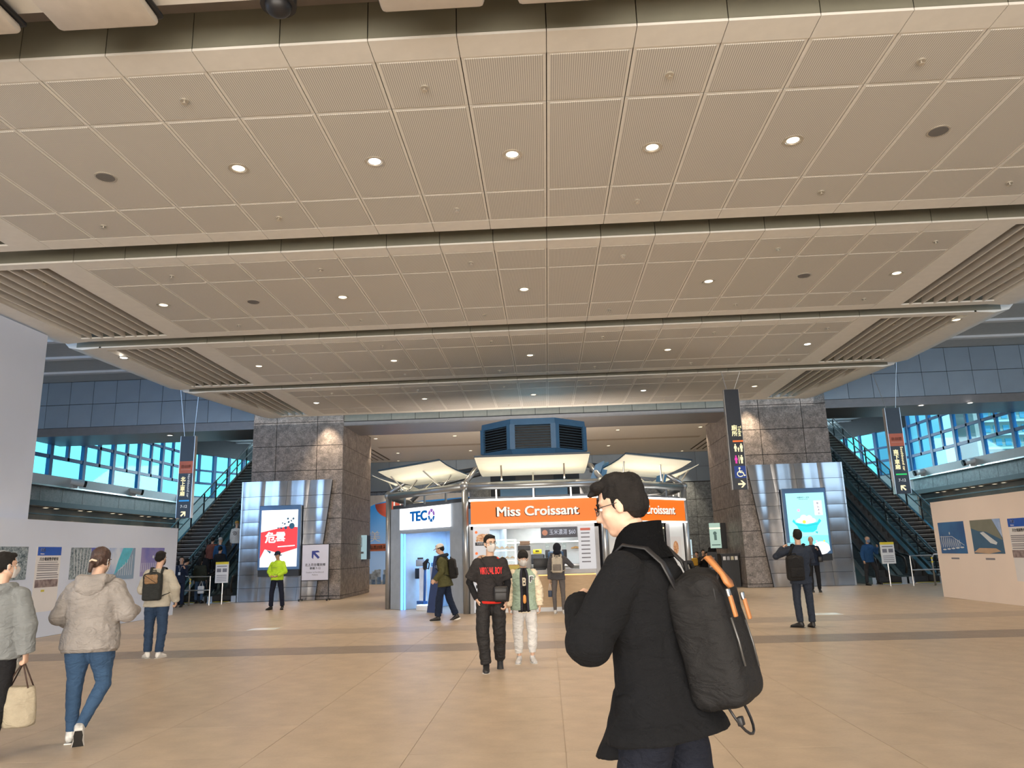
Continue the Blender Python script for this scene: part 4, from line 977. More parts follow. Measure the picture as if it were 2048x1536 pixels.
for k, f in FA.items():
    c = f.P(-HS, 0, 0)
    MB().tube([c, c + V((0, 0, 3.15))], .085, 14).build('post', m_pipe, kio, smooth=True)
    MB().tube([f.P(-HS + .06, 0, 3.13), f.P(HS - .06, 0, 3.13)], .10, 14).build('ring_pipe', m_pipe, kio, smooth=True)
    MB().ell(c + V((0, 0, 3.15)), .13, 12, 8).build('node', m_pipe, kio, smooth=True)
    MB().tube([c + V((0, 0, 3.2)), c - (f.n - f.r * .4142) * .55 + V((0, 0, 3.62 - 0)), KC + (c - KC) * .42 + V((0, 0, 3.95))], .07, 10).build('roof_pipe', m_pipe, kio, smooth=True)
    for a in (-.95, 0, .95): f.box(a - .02, a + .02, -.02, .02, 2.8, 3.1).build('bracket', m_steel, kio)
    f.box(-HS + .1, HS - .1, -.30, -.10, 2.76, 2.86).build('cornice', m_kdark, kio)
mb = MB(); v = mb.vv([FA[k].P(-HS, -.25, 2.78) for k in (-3, -2, -1, 0, 1, 2, 3, 4)]); 
mb.bm.free(); mb = MB(); mb.prism([FA[k].P(-HS + .1, -.2, 2.70) for k in (-3, -2, -1, 0, 1, 2, 3, 4)], (0, 0, .1)); mb.build('roof_deck', m_kdark, kio)
# canopies
for k in (-2, -1, 0, 1, 2):
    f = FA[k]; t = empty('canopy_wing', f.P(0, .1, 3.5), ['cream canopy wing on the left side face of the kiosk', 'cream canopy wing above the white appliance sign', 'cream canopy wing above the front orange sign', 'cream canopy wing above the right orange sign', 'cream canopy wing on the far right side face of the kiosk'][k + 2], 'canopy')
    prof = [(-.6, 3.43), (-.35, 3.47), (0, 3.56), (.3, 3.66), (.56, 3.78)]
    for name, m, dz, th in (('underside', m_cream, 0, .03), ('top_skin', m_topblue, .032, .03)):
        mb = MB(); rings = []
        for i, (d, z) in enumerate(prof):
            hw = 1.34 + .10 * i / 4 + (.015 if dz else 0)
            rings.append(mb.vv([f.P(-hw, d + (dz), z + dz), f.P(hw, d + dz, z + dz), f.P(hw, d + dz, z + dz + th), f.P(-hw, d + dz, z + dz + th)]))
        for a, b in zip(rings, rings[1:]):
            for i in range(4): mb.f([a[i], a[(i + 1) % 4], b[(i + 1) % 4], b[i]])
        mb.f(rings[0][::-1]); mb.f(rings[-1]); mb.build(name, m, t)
    for a0, d0, a1, d1, z1 in ((-.8, 0, -.8, .2, 3.62), (.8, 0, .8, .2, 3.62), (0, 0, 0, -.25, 3.45)) if k == 0 else ((-.9, 0, -1.2, .3, 3.66), (-.8, 0, -.5, -.1, 3.5), (.75, 0, .35, .3, 3.66), (.8, 0, 1.05, -.1, 3.5), (0, 0, 0, -.3, 3.43)):
        MB().tube([f.P(a0, d0, 3.2), f.P(a1, d1, z1)], .022, 8).build('strut', m_steel, t)
    l = bpy.data.lights.new('strip_light', 'AREA'); l.shape = 'RECTANGLE'; l.size = 2.6; l.size_y = .1; l.energy = 6; l.color = (1, .9, .68)
    o = bpy.data.objects.new('strip_light', l); COL.objects.link(o); o.location = f.P(0, .05, 2.95 if False else 3.26); o.rotation_euler = (V((0, 0, 1)) + f.n * .25 - V((0, 0, 0))).to_track_quat('-Z', 'Y').to_euler(); attach(o, t)
for (k, a) in ((1, -1.35), (1, 1.25), (0, 1.65)):
    f = FA[k]; o = MB(); o.obox(f.P(a, -.35, 3.42), f.r * .12 + V((0, 0, .05)), f.n * .1, V((0, 0, .24)) + f.r * .1)
    o.build('roof_speaker', m_kblue, label='tilted blue speaker box on the kiosk roof, %s' % {(1, -1.35): 'left end of the right canopy', (1, 1.25): 'right end of the right canopy', (0, 1.65): 'right of the front canopy'}[(k, a)], cat='speaker')
for x in (-.95, .02): MB().box(KC.x + x, KC.x + x + .9, 21.0, 21.6, 2.8, 3.4).build('roof_unit', m_kblue, kio)
# cooling tower
t = empty('louvred_tower', (KC.x, KC.y, 2.8), 'octagonal blue louvred ventilation tower on top of the kiosk', 'ventilation tower')
def octo(ap, z): 
    h = ap * math.tan(PI / 8); out = []
    for k in range(8):
        a = math.radians(-90 + 45 * k); n = V((math.cos(a), math.sin(a), 0)); r = V((-n.y, n.x, 0)); out.append(KC + n * ap - r * h + V((0, 0, z)))
    return out
def oband(name, m, a0, z0, a1, z1):
    mb = MB(); A = mb.vv(octo(a0, z0)); Bv = mb.vv(octo(a1, z1))
    for i in range(8): mb.f([A[i], A[(i + 1) % 8], Bv[(i + 1) % 8], Bv[i]])
    mb.f(A[::-1]); mb.f(Bv); return mb.build(name, m, t)
oband('core', m_kdark, 1.35, 2.8, 1.35, 4.3); oband('skirt', m_kblue, 1.35, 4.12, 1.60, 4.42); oband('interior', m_black, 1.48, 4.4, 1.48, 5.15); oband('cap', m_kblue, 1.60, 5.12, 1.58, 5.31)
oband('lower_skirt', m_steel, 1.2, 3.3, 1.36, 3.9)
for k in range(8):
    a = math.radians(-90 + 45 * k); n = V((math.cos(a), math.sin(a), 0)); r = V((-n.y, n.x, 0)); c = KC + n * 1.6; h = 1.62 * math.tan(PI / 8)
    for q in (-1, 1): MB().obox(c + r * q * (h - .07) + V((0, 0, 4.77)), r * .075, n * .03, V((0, 0, .37))).build('frame_upright', m_kblue, t)
    for i in range(9):
        MB().obox(c + V((0, 0, 4.46 + .078 * i)), r * (h - .12), n * .035 + V((0, 0, -.014)), V((0, 0, .006))).build('louvre_blade', mat('blade_blue_dark', (.08, .13, .18), .5, .3), t)

# front face: snack counter
f = FA[0]
def fb(name, m, a0, a1, d0, d1, z0, z1, p=None, face=None): return (face or f).box(a0, a1, d0, d1, z0, z1).build(name, m, p or kio)
def glow_sign(face, k, label):
    t = empty('sign_board', face.P(0, .1, 2.16), label, 'sign')
    face.box(-1.6, 1.58, -.02, .12, 2.17, 2.74).build('light_panel', e_or, t)
    face.box(-1.64, 1.62, -.04, .15, 2.74, 2.79).build('led_strip', e_led, t); face.box(-1.64, 1.62, -.04, .15, 2.12, 2.16).build('led_strip', e_led, t)
    pl = face.plane(0, .121, 2.45)
    pl.text('letter_edge', 'Miss Croissant', .335, mat('letter_brown', (.35, .07, .01), .5), .08, -.01, 0, t, bold=.05, wid=2.12)
    pl.text('lettering', 'Miss Croissant', .33, emis('letter_white', (.9, .82, .74), .85), .08, 0, .004, t, bold=.032, wid=2.06)
    return t
glow_sign(FA[0], 0, 'long glowing orange shop sign with white lettering on the front of the kiosk')
glow_sign(FA[1], 1, 'second glowing orange shop sign behind the head of the man in black')
m_kw = mat('kiosk_white_wall', (.78, .82, .84), .5, var=.02); m_wood = mat('kiosk_wood_beige', (.52, .37, .22), .5, var=.08, vstretch=(1, 1, 8)); m_kfl = mat('kiosk_header_grey', (.38, .39, .42), .5)
fb('jamb', m_kfl, -1.66, -1.56, -.05, .02, 0, 2.12); fb('header', m_kfl, -1.62, 1.6, -.05, .02, 2.03, 2.12); fb('back_wall', m_kw, -1.9, 1.7, -2.5, -2.4, 0, 2.7)
fb('side_wall', m_kw, -1.62, -1.58, -2.4, -.06, 0, 2.7); fb('side_wall', m_kw, 1.54, 1.58, -2.4, -.06, 0, 2.7); fb('inner_ceiling', m_kw, -1.6, 1.6, -2.4, -.06, 2.3, 2.36)
fb('upper_cabinet', mat('cabinet_grey', (.52, .55, .55), .5), -1.2, 1.5, -2.39, -2.0, 1.72, 2.25)
fb('led_strip', e_led, -1.1, 1.45, -2.05, -2.0, 1.69, 1.72)
fb('right_jamb', m_kfl, 1.5, 1.6, -.05, .02, 0, 2.12)
ct = empty('counter', f.P(0, -.2, 0), 'beige snack counter with grey top and warm light line', 'counter')
fb('front_panel', m_wood, -1.12, 1.49, -.42, -.10, .1, .86, ct); fb('plinth', m_wpaint, -1.12, 1.49, -.42, -.09, 0, .1, ct); fb('worktop', mat('counter_grey', (.42, .42, .43), .4), -1.16, 1.49, -.48, -.02, .9, 1.0, ct); fb('light_line', emis('led_warm', (1, .55, .18), 1.6), -1.12, 1.49, -.10, -.085, .86, .885, ct)
# menu panels
m_menu = emis('menu_white', (.80, .80, .83), .55)
t = empty('menu_board', f.P(-1.37, .0, 0), 'tall white food menu panel with pastry pictures at the left of the counter', 'menu')
fb('board', m_menu, -1.56, -1.14, -.03, .03, .02, 2.06, t)
pl = f.plane(-1.55, .031, 0)
m_pas = picmat('print_pastry', (.50, .18, .07), (.80, .55, .32), 9, 2)
for i, z in enumerate((1.66, 1.14, .62)):
    P2('pastry_picture', m_pas, lambda mb: (pl.disc(mb, .22, z + .17, .15, 0, ry=.10), pl.line(mb, [(.08, z + .1), (.34, z + .24)], .06, .001)), t)
    P2('caption_bar', m_inkk, lambda mb: pl.rect(mb, .04, .40, z - .02, z + .06, 0), t); P2('price_dot', e_so, lambda mb: pl.disc(mb, .07, z + .31, .035, .003), t)
    pl.text('lettering', ['可頌套餐', '起司可頌', '火腿可頌'][i], .05, k_paper, .18, z + .02, .003, t)
P2('orange_block', mat('print_orange', (.6, .2, .08), .5), lambda mb: pl.rect(mb, .1, .3, .1, .4, 0), t)
t = empty('price_list', f.P(1.3, 0, 1), 'white price list panel right of the corn soup board', 'menu')
fb('board', m_menu, 1.08, 1.5, -.03, .03, 1.0, 2.04, t); pl = f.plane(1.09, .031, 1.0)
P2('red_header', mat('print_red', (.5, .1, .06), .5), lambda mb: pl.rect(mb, .05, .3, .94, 1.0, 0), t)
P2('text_lines', m_inkg, lambda mb: [pl.rect(mb, .06, .28, .86 - .1 * i, .89 - .1 * i, 0) for i in range(8)], t)
t = empty('price_board', f.P(.6, .0, 1.8), 'dark board reading corn soup 60 dollars in Chinese', 'sign')
fb('board', mat('board_slate', (.05, .055, .08), .5), .15, 1.06, -.02, .03, 1.78, 2.04, t); pl = f.plane(.15, .031, 1.78)
e_bt = emis('board_text', (.6, .62, .7), .7)
pl.text('lettering', '玉米濃湯 $60', .145, e_bt, .54, .13, 0, t, bold=.006, wid=.66); P2('round_logo', emis('logo_peach', (.6, .25, .15), .6), lambda mb: pl.disc(mb, .10, .13, .07, 0), t)
# glass food case
t = empty('food_display_case', f.P(-.85, -.4, 1), 'steel framed glass display case with pastries behind the father', 'display case')
mb = MB()
for a in (-1.1, -.52):
    for d in (-.75, -.3): f.box(a - .012, a + .012, d - .012, d + .012, 1.0, 1.78, mb)
for z in (1.0, 1.25, 1.5, 1.77): f.box(-1.1, -.52, -.75, -.3, z - .008, z + .008, mb)
mb.build('frame', m_steel, t); f.box(-1.1, -.52, -.302, -.298, 1.0, 1.78).build('glass_front', m_clear, t)
m_bread = mat('bread_crust', (.62, .36, .14), .6, var=.3, vscale=30)
for z in (1.02, 1.27, 1.52):
    for i in range(4):
        o = MB(); c = f.P(-1.0 + .13 * i, -.5, z + .04); o.tube([c - f.r * .05 + V((0, .02, 0)), c + V((0, 0, .025)), c + f.r * .05 + V((0, .02, 0))], [.015, .035, .015], 8, round_=True)
        o.build('croissant', m_bread, smooth=True, label='golden croissant on the %s shelf of the display case, %s from the left' % ({1.02: 'bottom', 1.27: 'middle', 1.52: 'top'}[z], ('first', 'second', 'third', 'fourth')[i]), cat='pastry', group='croissants in the display case')
def thing_box(name, label, cat, parts):
    t = empty(name, parts[0][1], label, cat)
    for nm, c, sz, m in parts: MB().rbox(c, sz, min(sz) * .15).build(nm, m, t, smooth='auto')
    return t
K = lambda a, d, z: f.P(a, d, z)
thing_box('soft_ice_machine', 'grey vertical dispenser between display case and coffee machine', 'machine', [('body', K(-.30, -.7, 1.32), (.34, .4, .62), mat('machine_grey', (.42, .4, .38), .4)), ('head', K(-.30, -.52, 1.55), (.32, .14, .12), m_kdark), ('lid', K(-.28, -.7, 1.68), (.26, .3, .1), mat('lid_tan', (.35, .25, .18), .6))])
thing_box('espresso_machine', 'dark blue espresso machine at the back of the counter', 'coffee machine', [('body', K(.52, -1.8, 1.28), (.44, .4, .34), mat('machine_navy', (.02, .05, .10), .35)), ('head', K(.52, -1.58, 1.36), (.30, .1, .1), m_black), ('tray', K(.52, -1.56, 1.1), (.36, .16, .04), m_steel)])
thing_box('coffee_grinder', 'black coffee grinder left of the espresso machine', 'grinder', [('hopper', K(.30, -1.9, 1.58), (.12, .14, .16), m_clear), ('body', K(.30, -1.9, 1.30), (.13, .18, .38), m_black)])
thing_box('coffee_grinder', 'black coffee grinder right of the espresso machine', 'grinder', [('hopper', K(.76, -1.9, 1.58), (.12, .14, .16), m_clear), ('body', K(.76, -1.9, 1.30), (.13, .18, .38), m_black)])
thing_box('yellow_crate', 'yellow box on a dark toaster left of the espresso machine', 'box', [('body', K(.02, -1.85, 1.45), (.24, .2, .12), m_yel), ('handle', K(.02, -1.74, 1.47), (.1, .02, .03), m_black)])
thing_box('toaster_oven', 'dark toaster oven under the yellow box', 'oven', [('body', K(.02, -1.85, 1.25), (.40, .36, .26), m_black), ('door', K(.02, -1.66, 1.25), (.32, .03, .2), m_kdark)])
thing_box('cash_register', 'black cash register screen on the counter behind the boy', 'cash register', [('screen', K(.12, -.35, 1.16), (.38, .06, .26), m_black), ('base', K(.12, -.4, 1.03), (.26, .2, .05), m_dark)])
thing_box('bread_basket', 'yellow straw basket on the counter left of the boy', 'basket', [('body', K(-.62, -.28, 1.07), (.42, .2, .12), mat('straw_yellow', (.55, .45, .12), .7, bump=.5)), ('lining', K(-.62, -.28, 1.135), (.36, .15, .03), m_bread)])
thing_box('paper_stack', 'white papers on the counter by the customer in grey', 'paper', [('sheets', K(.72, -.22, 1.02), (.34, .22, .03), m_wpaint), ('tray', K(.72, -.22, 1.004), (.38, .25, .01), m_kfl)])
fb('back_shelf', m_steel, -.3, 1.5, -2.39, -1.55, 1.06, 1.1)
o = MB(); o.tube([K(.98, -2.3, 1.52), K(1.1, -2.3, 1.54), K(1.22, -2.3, 1.52)], [.02, .035, .02], 8, round_=True); o.build('baguette_ornament', m_bread, smooth=True, label='baguette ornament on the white back wall above the hooded customer', cat='ornament')
o = MB(); o.tube([K(-.36, -2.3, 1.95), K(-.25, -2.3, 1.99), K(-.14, -2.3, 1.95)], [.02, .05, .02], 8, round_=True)
o.bm.free()
def pt(name, loc, e, col, par, size=.3):
    l = bpy.data.lights.new(name, 'AREA'); l.size = size; l.energy = e; l.color = col; o = bpy.data.objects.new(name, l); COL.objects.link(o); o.location = loc; attach(o, par); return o
pt('counter_light', K(.2, -1.2, 2.27), 24, (.92, .97, 1.0), kio, .8); pt('counter_light', K(-.9, -1.0, 2.27), 11, (1, .9, .75), kio, .4)

# right diagonal face
f1 = FA[1]
f1.box(-1.6, -.1, -.06, 0, 0, 2.12).build('wall_panel', m_kw, kio); f1.box(.9, 1.6, -.06, 0, 0, 2.12).build('wall_panel', m_kw, kio); f1.box(-.1, .9, -1.0, -.9, 0, 2.12).build('door_recess', m_wood, kio)
f1.box(-.14, -.08, -.06, .02, 0, 2.1).build('door_frame', m_kfl, kio); f1.box(.88, .94, -.06, .02, 0, 2.1).build('door_frame', m_kfl, kio)
t = empty('small_poster', f1.P(1.25, .01, 1.2), 'small pastry poster on the right kiosk wall', 'poster'); pl = f1.plane(1.0, .002, 1.2)
P2('paper', k_paper, lambda mb: pl.rect(mb, 0, .45, 0, .55, 0), t); P2('pastry_picture', m_pas, lambda mb: pl.disc(mb, .2, .25, .12, .003, ry=.18), t)
for k in (-2, 2, -3, 3, 4): FA[k].box(-1.6, 1.6, -.06, 0, 0, 2.75).build('wall_panel', m_ksteel, kio)

# left diagonal face: appliance shop
g = FA[-1]
def on_face(px, py, f=g):
    d = ray(px, py); o = V((0, 0, CAM_H)); t = (f.c - o).dot(f.n) / d.dot(f.n); q = o + d * t
    return (q - f.c).dot(f.r), q.z
a0, _ = on_face(803, 1060); a1, _ = on_face(902, 1050)
g.box(-1.64, a0 - .02, -.08, 0, 0, 2.75).build('wall_panel', m_ksteel, kio); g.box(a1 - .05, 1.64, -.08, 0, 0, 2.75).build('wall_panel', m_ksteel, kio)
t = empty('sign_board', g.P(0, .05, 2.15), 'bright white backlit sign with blue lettering on the left face of the kiosk', 'sign')
g.box(a0, a1, -.06, .06, 2.15, 2.73).build('light_panel', emis('sign_bright_white', (1, 1, 1), 1.5), t)
pl = g.plane(a0, .061, 2.15); ww = a1 - a0
pl.text('lettering', 'TEC', .36, emis('logo_blue', (.0, .12, .42), .8), ww * .40, .33, 0, t, bold=.06, wid=ww * .36)
e_lb = emis('logo_blue', (.0, .12, .42), .8); e_lp = emis('logo_violet', (.28, .12, .5), .8)
def ring(mb, x, y, r0, r1, a0_, a1_): 
    n = 10; pts = [(x + r1 * math.cos(a0_ + (a1_ - a0_) * i / n), y + 1.15 * r1 * math.sin(a0_ + (a1_ - a0_) * i / n)) for i in range(n + 1)] + [(x + r0 * math.cos(a0_ + (a1_ - a0_) * i / n), y + 1.15 * r0 * math.sin(a0_ + (a1_ - a0_) * i / n)) for i in range(n, -1, -1)]
    pl.poly(mb, pts, 0)
P2('logo_ring', e_lb, lambda mb: [ring(mb, ww * .66, .33, .075, .15, a * 1.05, a * 1.05 + .9) for a in range(3, 6)], t)
P2('logo_ring', e_lp, lambda mb: [ring(mb, ww * .66, .33, .075, .15, a * 1.05, a * 1.05 + .9) for a in range(0, 3)], t)
P2('small_line', emis('sign_grey_text', (.6, .62, .7), 1.0), lambda mb: pl.rect(mb, ww * .25, ww * .6, .12, .135, 0), t)
g.box(a0 - .02, a1 + .02, -.08, .02, 2.04, 2.15).build('lintel', m_ksteel, kio)
m_bluew = mat('shop_wall_blue', (.42, .56, .72), .5)
g.box(-1.5, 1.5, -1.62, -1.55, 0, 2.7).build('back_wall', m_bluew, kio); g.box(a0 - .02, a0 + .02, -1.6, -.05, 0, 2.2).build('side_wall', m_bluew, kio); g.box(a1 + .1, a1 + .14, -1.6, -.05, 0, 2.2).build('side_wall', m_bluew, kio); g.box(-1.4, 1.5, -1.6, -.06, 2.15, 2.2).build('inner_ceiling', m_kw, kio)
g.box(a0 + .01, a0 + .05, -.02, .03, 0, 2.05).build('led_column', e_ledb, kio); g.box(a0 + .10, a0 + .12, -.06, -.02, .0, 2.05).build('led_column', e_ledb, kio)
pt('shop_light', g.P(0, -.8, 2.1), 45, (.45, .68, 1.0), kio, .8)
t = empty('shop_poster', g.P(.3, -1.5, .8), 'large violet grey pattern print on the back wall of the appliance shop', 'poster'); pl = g.plane(-.55, -1.545, .7)
P2('print', picmat('print_violet_pattern', (.10, .12, .22), (.42, .38, .46), 6, 4), lambda mb: pl.rect(mb, 0, 1.5, 0, 1.2, 0, .01), t)
P2('product_row', picmat('print_products', (.05, .10, .25), (.65, .72, .8), 12, 1), lambda mb: [pl.rect(mb, .22 * i, .22 * i + .19, .95, 1.3, .011, .003) for i in range(7)], t)
# display stand with vacuum cleaner
sc_ = g.P(-.42, -.45, 0)
t = empty('display_stand', sc_, 'white lit display stand with a round base inside the appliance shop', 'stand')
MB().cyl(sc_, .36, .12, n=28).build('base', m_wpaint, t, smooth='auto'); MB().cyl(sc_ + V((0, 0, .12)), .33, .012, n=28).build('light_ring', emis('led_ice', (.55, .8, 1.0), 2.2), t)
m_stand = mat('stand_cream', (.72, .70, .66), .5)
MB().obox(sc_ + V((-.2, .2, .62)), g.r * .13, g.n * .04, V((0, 0, .50))).build('panel', m_stand, t); MB().obox(sc_ + V((.14, -.02, .62)), g.r * .13, g.n * .04, V((0, 0, .50))).build('panel', m_stand, t)
MB().obox(sc_ + V((-.38, .38, .95)), g.r * .06, g.n * .05, V((0, 0, .14))).build('black_tag', m_black, t)
t = empty('vacuum_cleaner', sc_ + V((0, 0, .13)), 'blue upright stick vacuum cleaner on the display stand', 'vacuum cleaner')
vb = mat('vacuum_blue', (.02, .10, .35), .35); c = sc_ + g.n * .14
MB().tube([c + V((-.02, 0, .2)), c + V((0, 0, 1.12))], .035, 12).build('tube', vb, t, smooth=True)
MB().obox(c + g.n * .08 + V((-.02, 0, .2)), g.r * .15, g.n * .07, V((0, 0, .04))).build('floor_head', vb, t); MB().tube([c + V((0, 0, 1.1)), c - g.r * .0 + V((0, 0, 1.22)), c + g.r * .12 + V((0, 0, 1.32))], [.06, .07, .04], 12, round_=True).build('motor_unit', m_black, t, smooth=True)
MB().tube([c + g.r * .1 + V((0, 0, 1.3)), c + g.r * .2 + V((0, 0, 1.22)), c + g.r * .16 + V((0, 0, 1.08)), c + g.r * .05 + V((0, 0, 1.1))], .018, 8).build('handle', m_black, t, smooth=True)
thing_box('small_appliance', 'grey handheld appliance on the left panel of the display stand', 'appliance', [('body', sc_ + V((-.28, .22, 1.24)), (.24, .14, .18), mat('appl_grey', (.25, .27, .3), .4)), ('grip', sc_ + V((-.28, .22, 1.36)), (.16, .04, .05), m_black)])
thing_box('small_appliance', 'pale round fan on the right panel of the display stand', 'appliance', [('body', sc_ + V((.2, -.05, 1.19)), (.26, .12, .10), mat('appl_blue', (.1, .3, .6), .4)), ('stem', sc_ + V((.2, -.05, 1.29)), (.1, .08, .1), m_wpaint)])
# leaning banner
bx0, bz = on_face(865, 1225); p0 = g.P(.62, .12, 0)
t = empty('leaning_banner', p0, 'dark navy leaning banner board in front of the left kiosk face', 'banner')
A = g.P(.38, .22, 0); Bp = g.P(1.0, .22, 0); C_ = g.P(1.0, .04, 1.42); D_ = g.P(.46, .04, 1.42)
MB().prism([A, Bp, C_, D_], g.n * -.03).build('board', mat('banner_navy', (.03, .055, .16), .45), t); MB().tube([g.P(.55, .0, 1.2), g.P(.5, -.0, .02)], .012, 6).build('prop', m_steel, t)
bu = (C_ - Bp).normalized(); bp = Plane((A + Bp) / 2 + g.n * .003, g.r, bu)
e_bn = mat('banner_text', (.45, .55, .7), .5)
text('lettering', '東元商店', .12, e_bn, bp.P(0, .78), g.r, bu, t, bold=.01)
text('lettering', 'OPEN', .11, e_bn, bp.P(0, 1.15), g.r, bu, t)
# dark banner at the left of the kiosk
B(-4.62, -4.58, 21.8, 22.6, .25, 2.1).build('side_banner', m_black, label='narrow dark banner edge at the left corner of the kiosk', cat='banner')

# ------------------------------------------------------------------ waiting area
m_seat = mat('seat_metal', (.30, .27, .24), .35, .7)
for i, x in enumerate((6.15, 6.85, 7.55)):
    t = empty('bench_seat', (x, 34.2, 0), 'metal waiting seat, %s in the row behind the kiosk' % ('left', 'middle', 'right')[i], 'chair', 'metal seats in the waiting area')
    for j in range(3): MB().box(x - .29, x + .29, 33.95 - .01, 34.0, .5 + .14 * j, .6 + .14 * j).build('back_slat', m_seat, t)
    MB().box(x - .29, x + .29, 34.0, 34.45, .40, .43).build('seat', m_seat, t); MB().box(x - .32, x - .29, 33.93, 34.4, .4, .62).build('armrest', m_steel, t)
o = MB().box(5.8, 7.95, 34.1, 34.2, .3, .36).box(6.0, 6.05, 34.0, 34.4, 0, .3).box(7.6, 7.65, 34.0, 34.4, 0, .3).build('bench_beam', m_dark, label='dark steel beam carrying the waiting seats', cat='bench')
t = empty('waste_bin', (6.75, 29.0, 0), 'tall dark waste bin block beside the right granite pillar', 'bin')
B(6.28, 6.9, 28.2, 29.0, 0, 1.12).build('body', m_dark, t); B(6.24, 6.94, 28.16, 29.04, 1.12, 1.18).build('lid', m_black, t)
for i in range(4): B(6.32 + .14 * i, 6.42 + .14 * i, 28.13, 28.16, .95, 1.08).build('label_plate', [m_wpaint, m_kfl, mat('plate_sand', (.6, .55, .4), .5), m_wpaint][i], t)
t = empty('info_stand', (6.1, 28.6, 0), 'black information stand next to the waste bin', 'stand')
B(5.86, 6.2, 28.5, 28.6, 0, 1.25).build('board', m_black, t)
for i in range(6): B(5.9, 6.1, 28.49, 28.5, .5 + .1 * i, .56 + .1 * i).build('text_bar', m_inkg if i % 2 else m_kfl, t)
o = MB().box(4.9, 6.8, 40.2, 40.3, 2.42, 2.5).build('light_bar', emis('bar_warm', (1, .85, .5), 1.2), label='thin warm light bar on the grey granite back wall', cat='light')
MB().cyl((6.9, 37.5, .8), .09, 1.0, n=12).build('white_column', emis('column_white', (.7, .9, .95), .8), label='short glowing white column behind the seated people', cat='lamp')

# ------------------------------------------------------------------ outside
B(-400, 400, -300, 400, -3, -2).build('ground_outside', mat('ground_grey', (.25, .27, .28), .9), kind='structure')
m_bl = mat('apartment_white', (.80, .82, .84), .7, var=.02); m_bg = mat('apartment_grey', (.42, .50, .60), .7); m_bt = mat('apartment_tan', (.52, .42, .38), .7); m_bgl = mat('apartment_glass', (.20, .36, .52), .15, .2)
def tower(label, x0, x1, y, h, m, nw, zs, balc=False, stripe=None):
    t = empty('apartment_tower', ((x0 + x1) / 2, y, -2), label, 'building', 'apartment towers outside the right windows')
    B(x0, x1, y, y + 18, -2, h).build('wall', m, t)
    B(x0 + 1, x1 - 1, y + 1, y + 17, h, h + 1.2).build('roof', m_bg, t)
    w = (x1 - x0) / nw; wm = B(.18 * w, .82 * w, -.12, .05, .9, 2.5).mesh(m_bgl, name='window'); bm_ = B(-.1, x1 - x0 + .1, -1.2, .0, 0, .35).mesh(m_bl, name='balcony'); rl = B(-.1, x1 - x0 + .1, -1.2, -1.15, .35, 1.2).mesh(m_pane, name='balcony_glass')
    z = zs[0]
    while z < zs[1]:
        for i in range(nw):
            o = link('window', wm); o.location = (x0 + w * i, y, z); attach(o, t)
        if balc:
            o = link('balcony', bm_); o.location = (x0, y, z); attach(o, t); o = link('balcony_glass', rl); o.location = (x0, y, z); attach(o, t)
        z += 3.2
    if stripe: B(x0 - .3, x0 + stripe, y - 1.3, y + 2, -2, h + 1).build('stair_shaft', m_bt, t)
Xa = lambda px, y: on_y(px, 880, y)[0]
tower('grey apartment tower seen left in the right window', Xa(1812, 190), Xa(1872, 190), 190, 44, m_bg, 5, (14, 42))
tower('slim white tower shaft between the two apartment blocks', Xa(1888, 175), Xa(1912, 175), 175, 60, m_bl, 2, (2, 6))
tower('pale low apartment block behind the white shaft', Xa(1874, 230), Xa(1960, 230), 230, 60, m_bt, 6, (14, 58))
tower('broad apartment block with white balcony bands at the right edge', Xa(1950, 180), Xa(2120, 180), 180, 62, m_bt, 9, (12, 58), True, 1.5)
# ------------------------------------------------------------------ people
m_skin = mat('skin', (.62, .40, .29), .5, var=.05, vscale=20); m_skind = mat('skin_tan', (.50, .31, .22), .5, var=.05, vscale=20)
m_hair = mat('hair_black', (.008, .0065, .006), .6, spec=.3, var=.4, vscale=40, vstretch=(1, 1, 6), bump=.5, bscale=160); m_hairb = mat('hair_brown', (.05, .025, .018), .45, var=.4, vscale=40, bump=.5, bscale=160)
m_eye = mat('eye_white', (.75, .72, .68), .3); m_iris = mat('iris_dark', (.02, .012, .01), .2); m_lip = mat('lips', (.45, .18, .15), .45)
m_mask = mat('face_mask_white', (.92, .91, .90), .7, bump=.2, bscale=120)
def fab(name, col, rough=.85, b=.35, sc=250, **k):
    new = name not in MATS; m = mat(name, col, rough, bump=b, bscale=sc, var=.10, vscale=9, spec=.25, **k)
    if new:
        nt = m.node_tree; N = nt.nodes; L = nt.links; old = [n for n in N if n.type == 'BUMP'][0]; t = N.new('ShaderNodeTexCoord')
        mp = N.new('ShaderNodeMapping'); mp.inputs['Scale'].default_value = (1, 1, 1.8); L.new(t.outputs['Object'], mp.inputs[0])
        n2 = N.new('ShaderNodeTexNoise'); n2.inputs['Scale'].default_value = 9; n2.inputs['Detail'].default_value = 2.5; n2.inputs['Distortion'].default_value = 1.6; L.new(mp.outputs[0], n2.inputs['Vector'])
        bp = N.new('ShaderNodeBump'); bp.inputs['Strength'].default_value = .55; bp.inputs['Distance'].default_value = .035; L.new(n2.outputs['Fac'], bp.inputs['Height']); L.new(bp.outputs[0], old.inputs['Normal'])
    return m
def rotx(a): return Matrix.Rotation(a, 3, 'X')
def rotz(a): return Matrix.Rotation(a, 3, 'Z')
class Body: pass
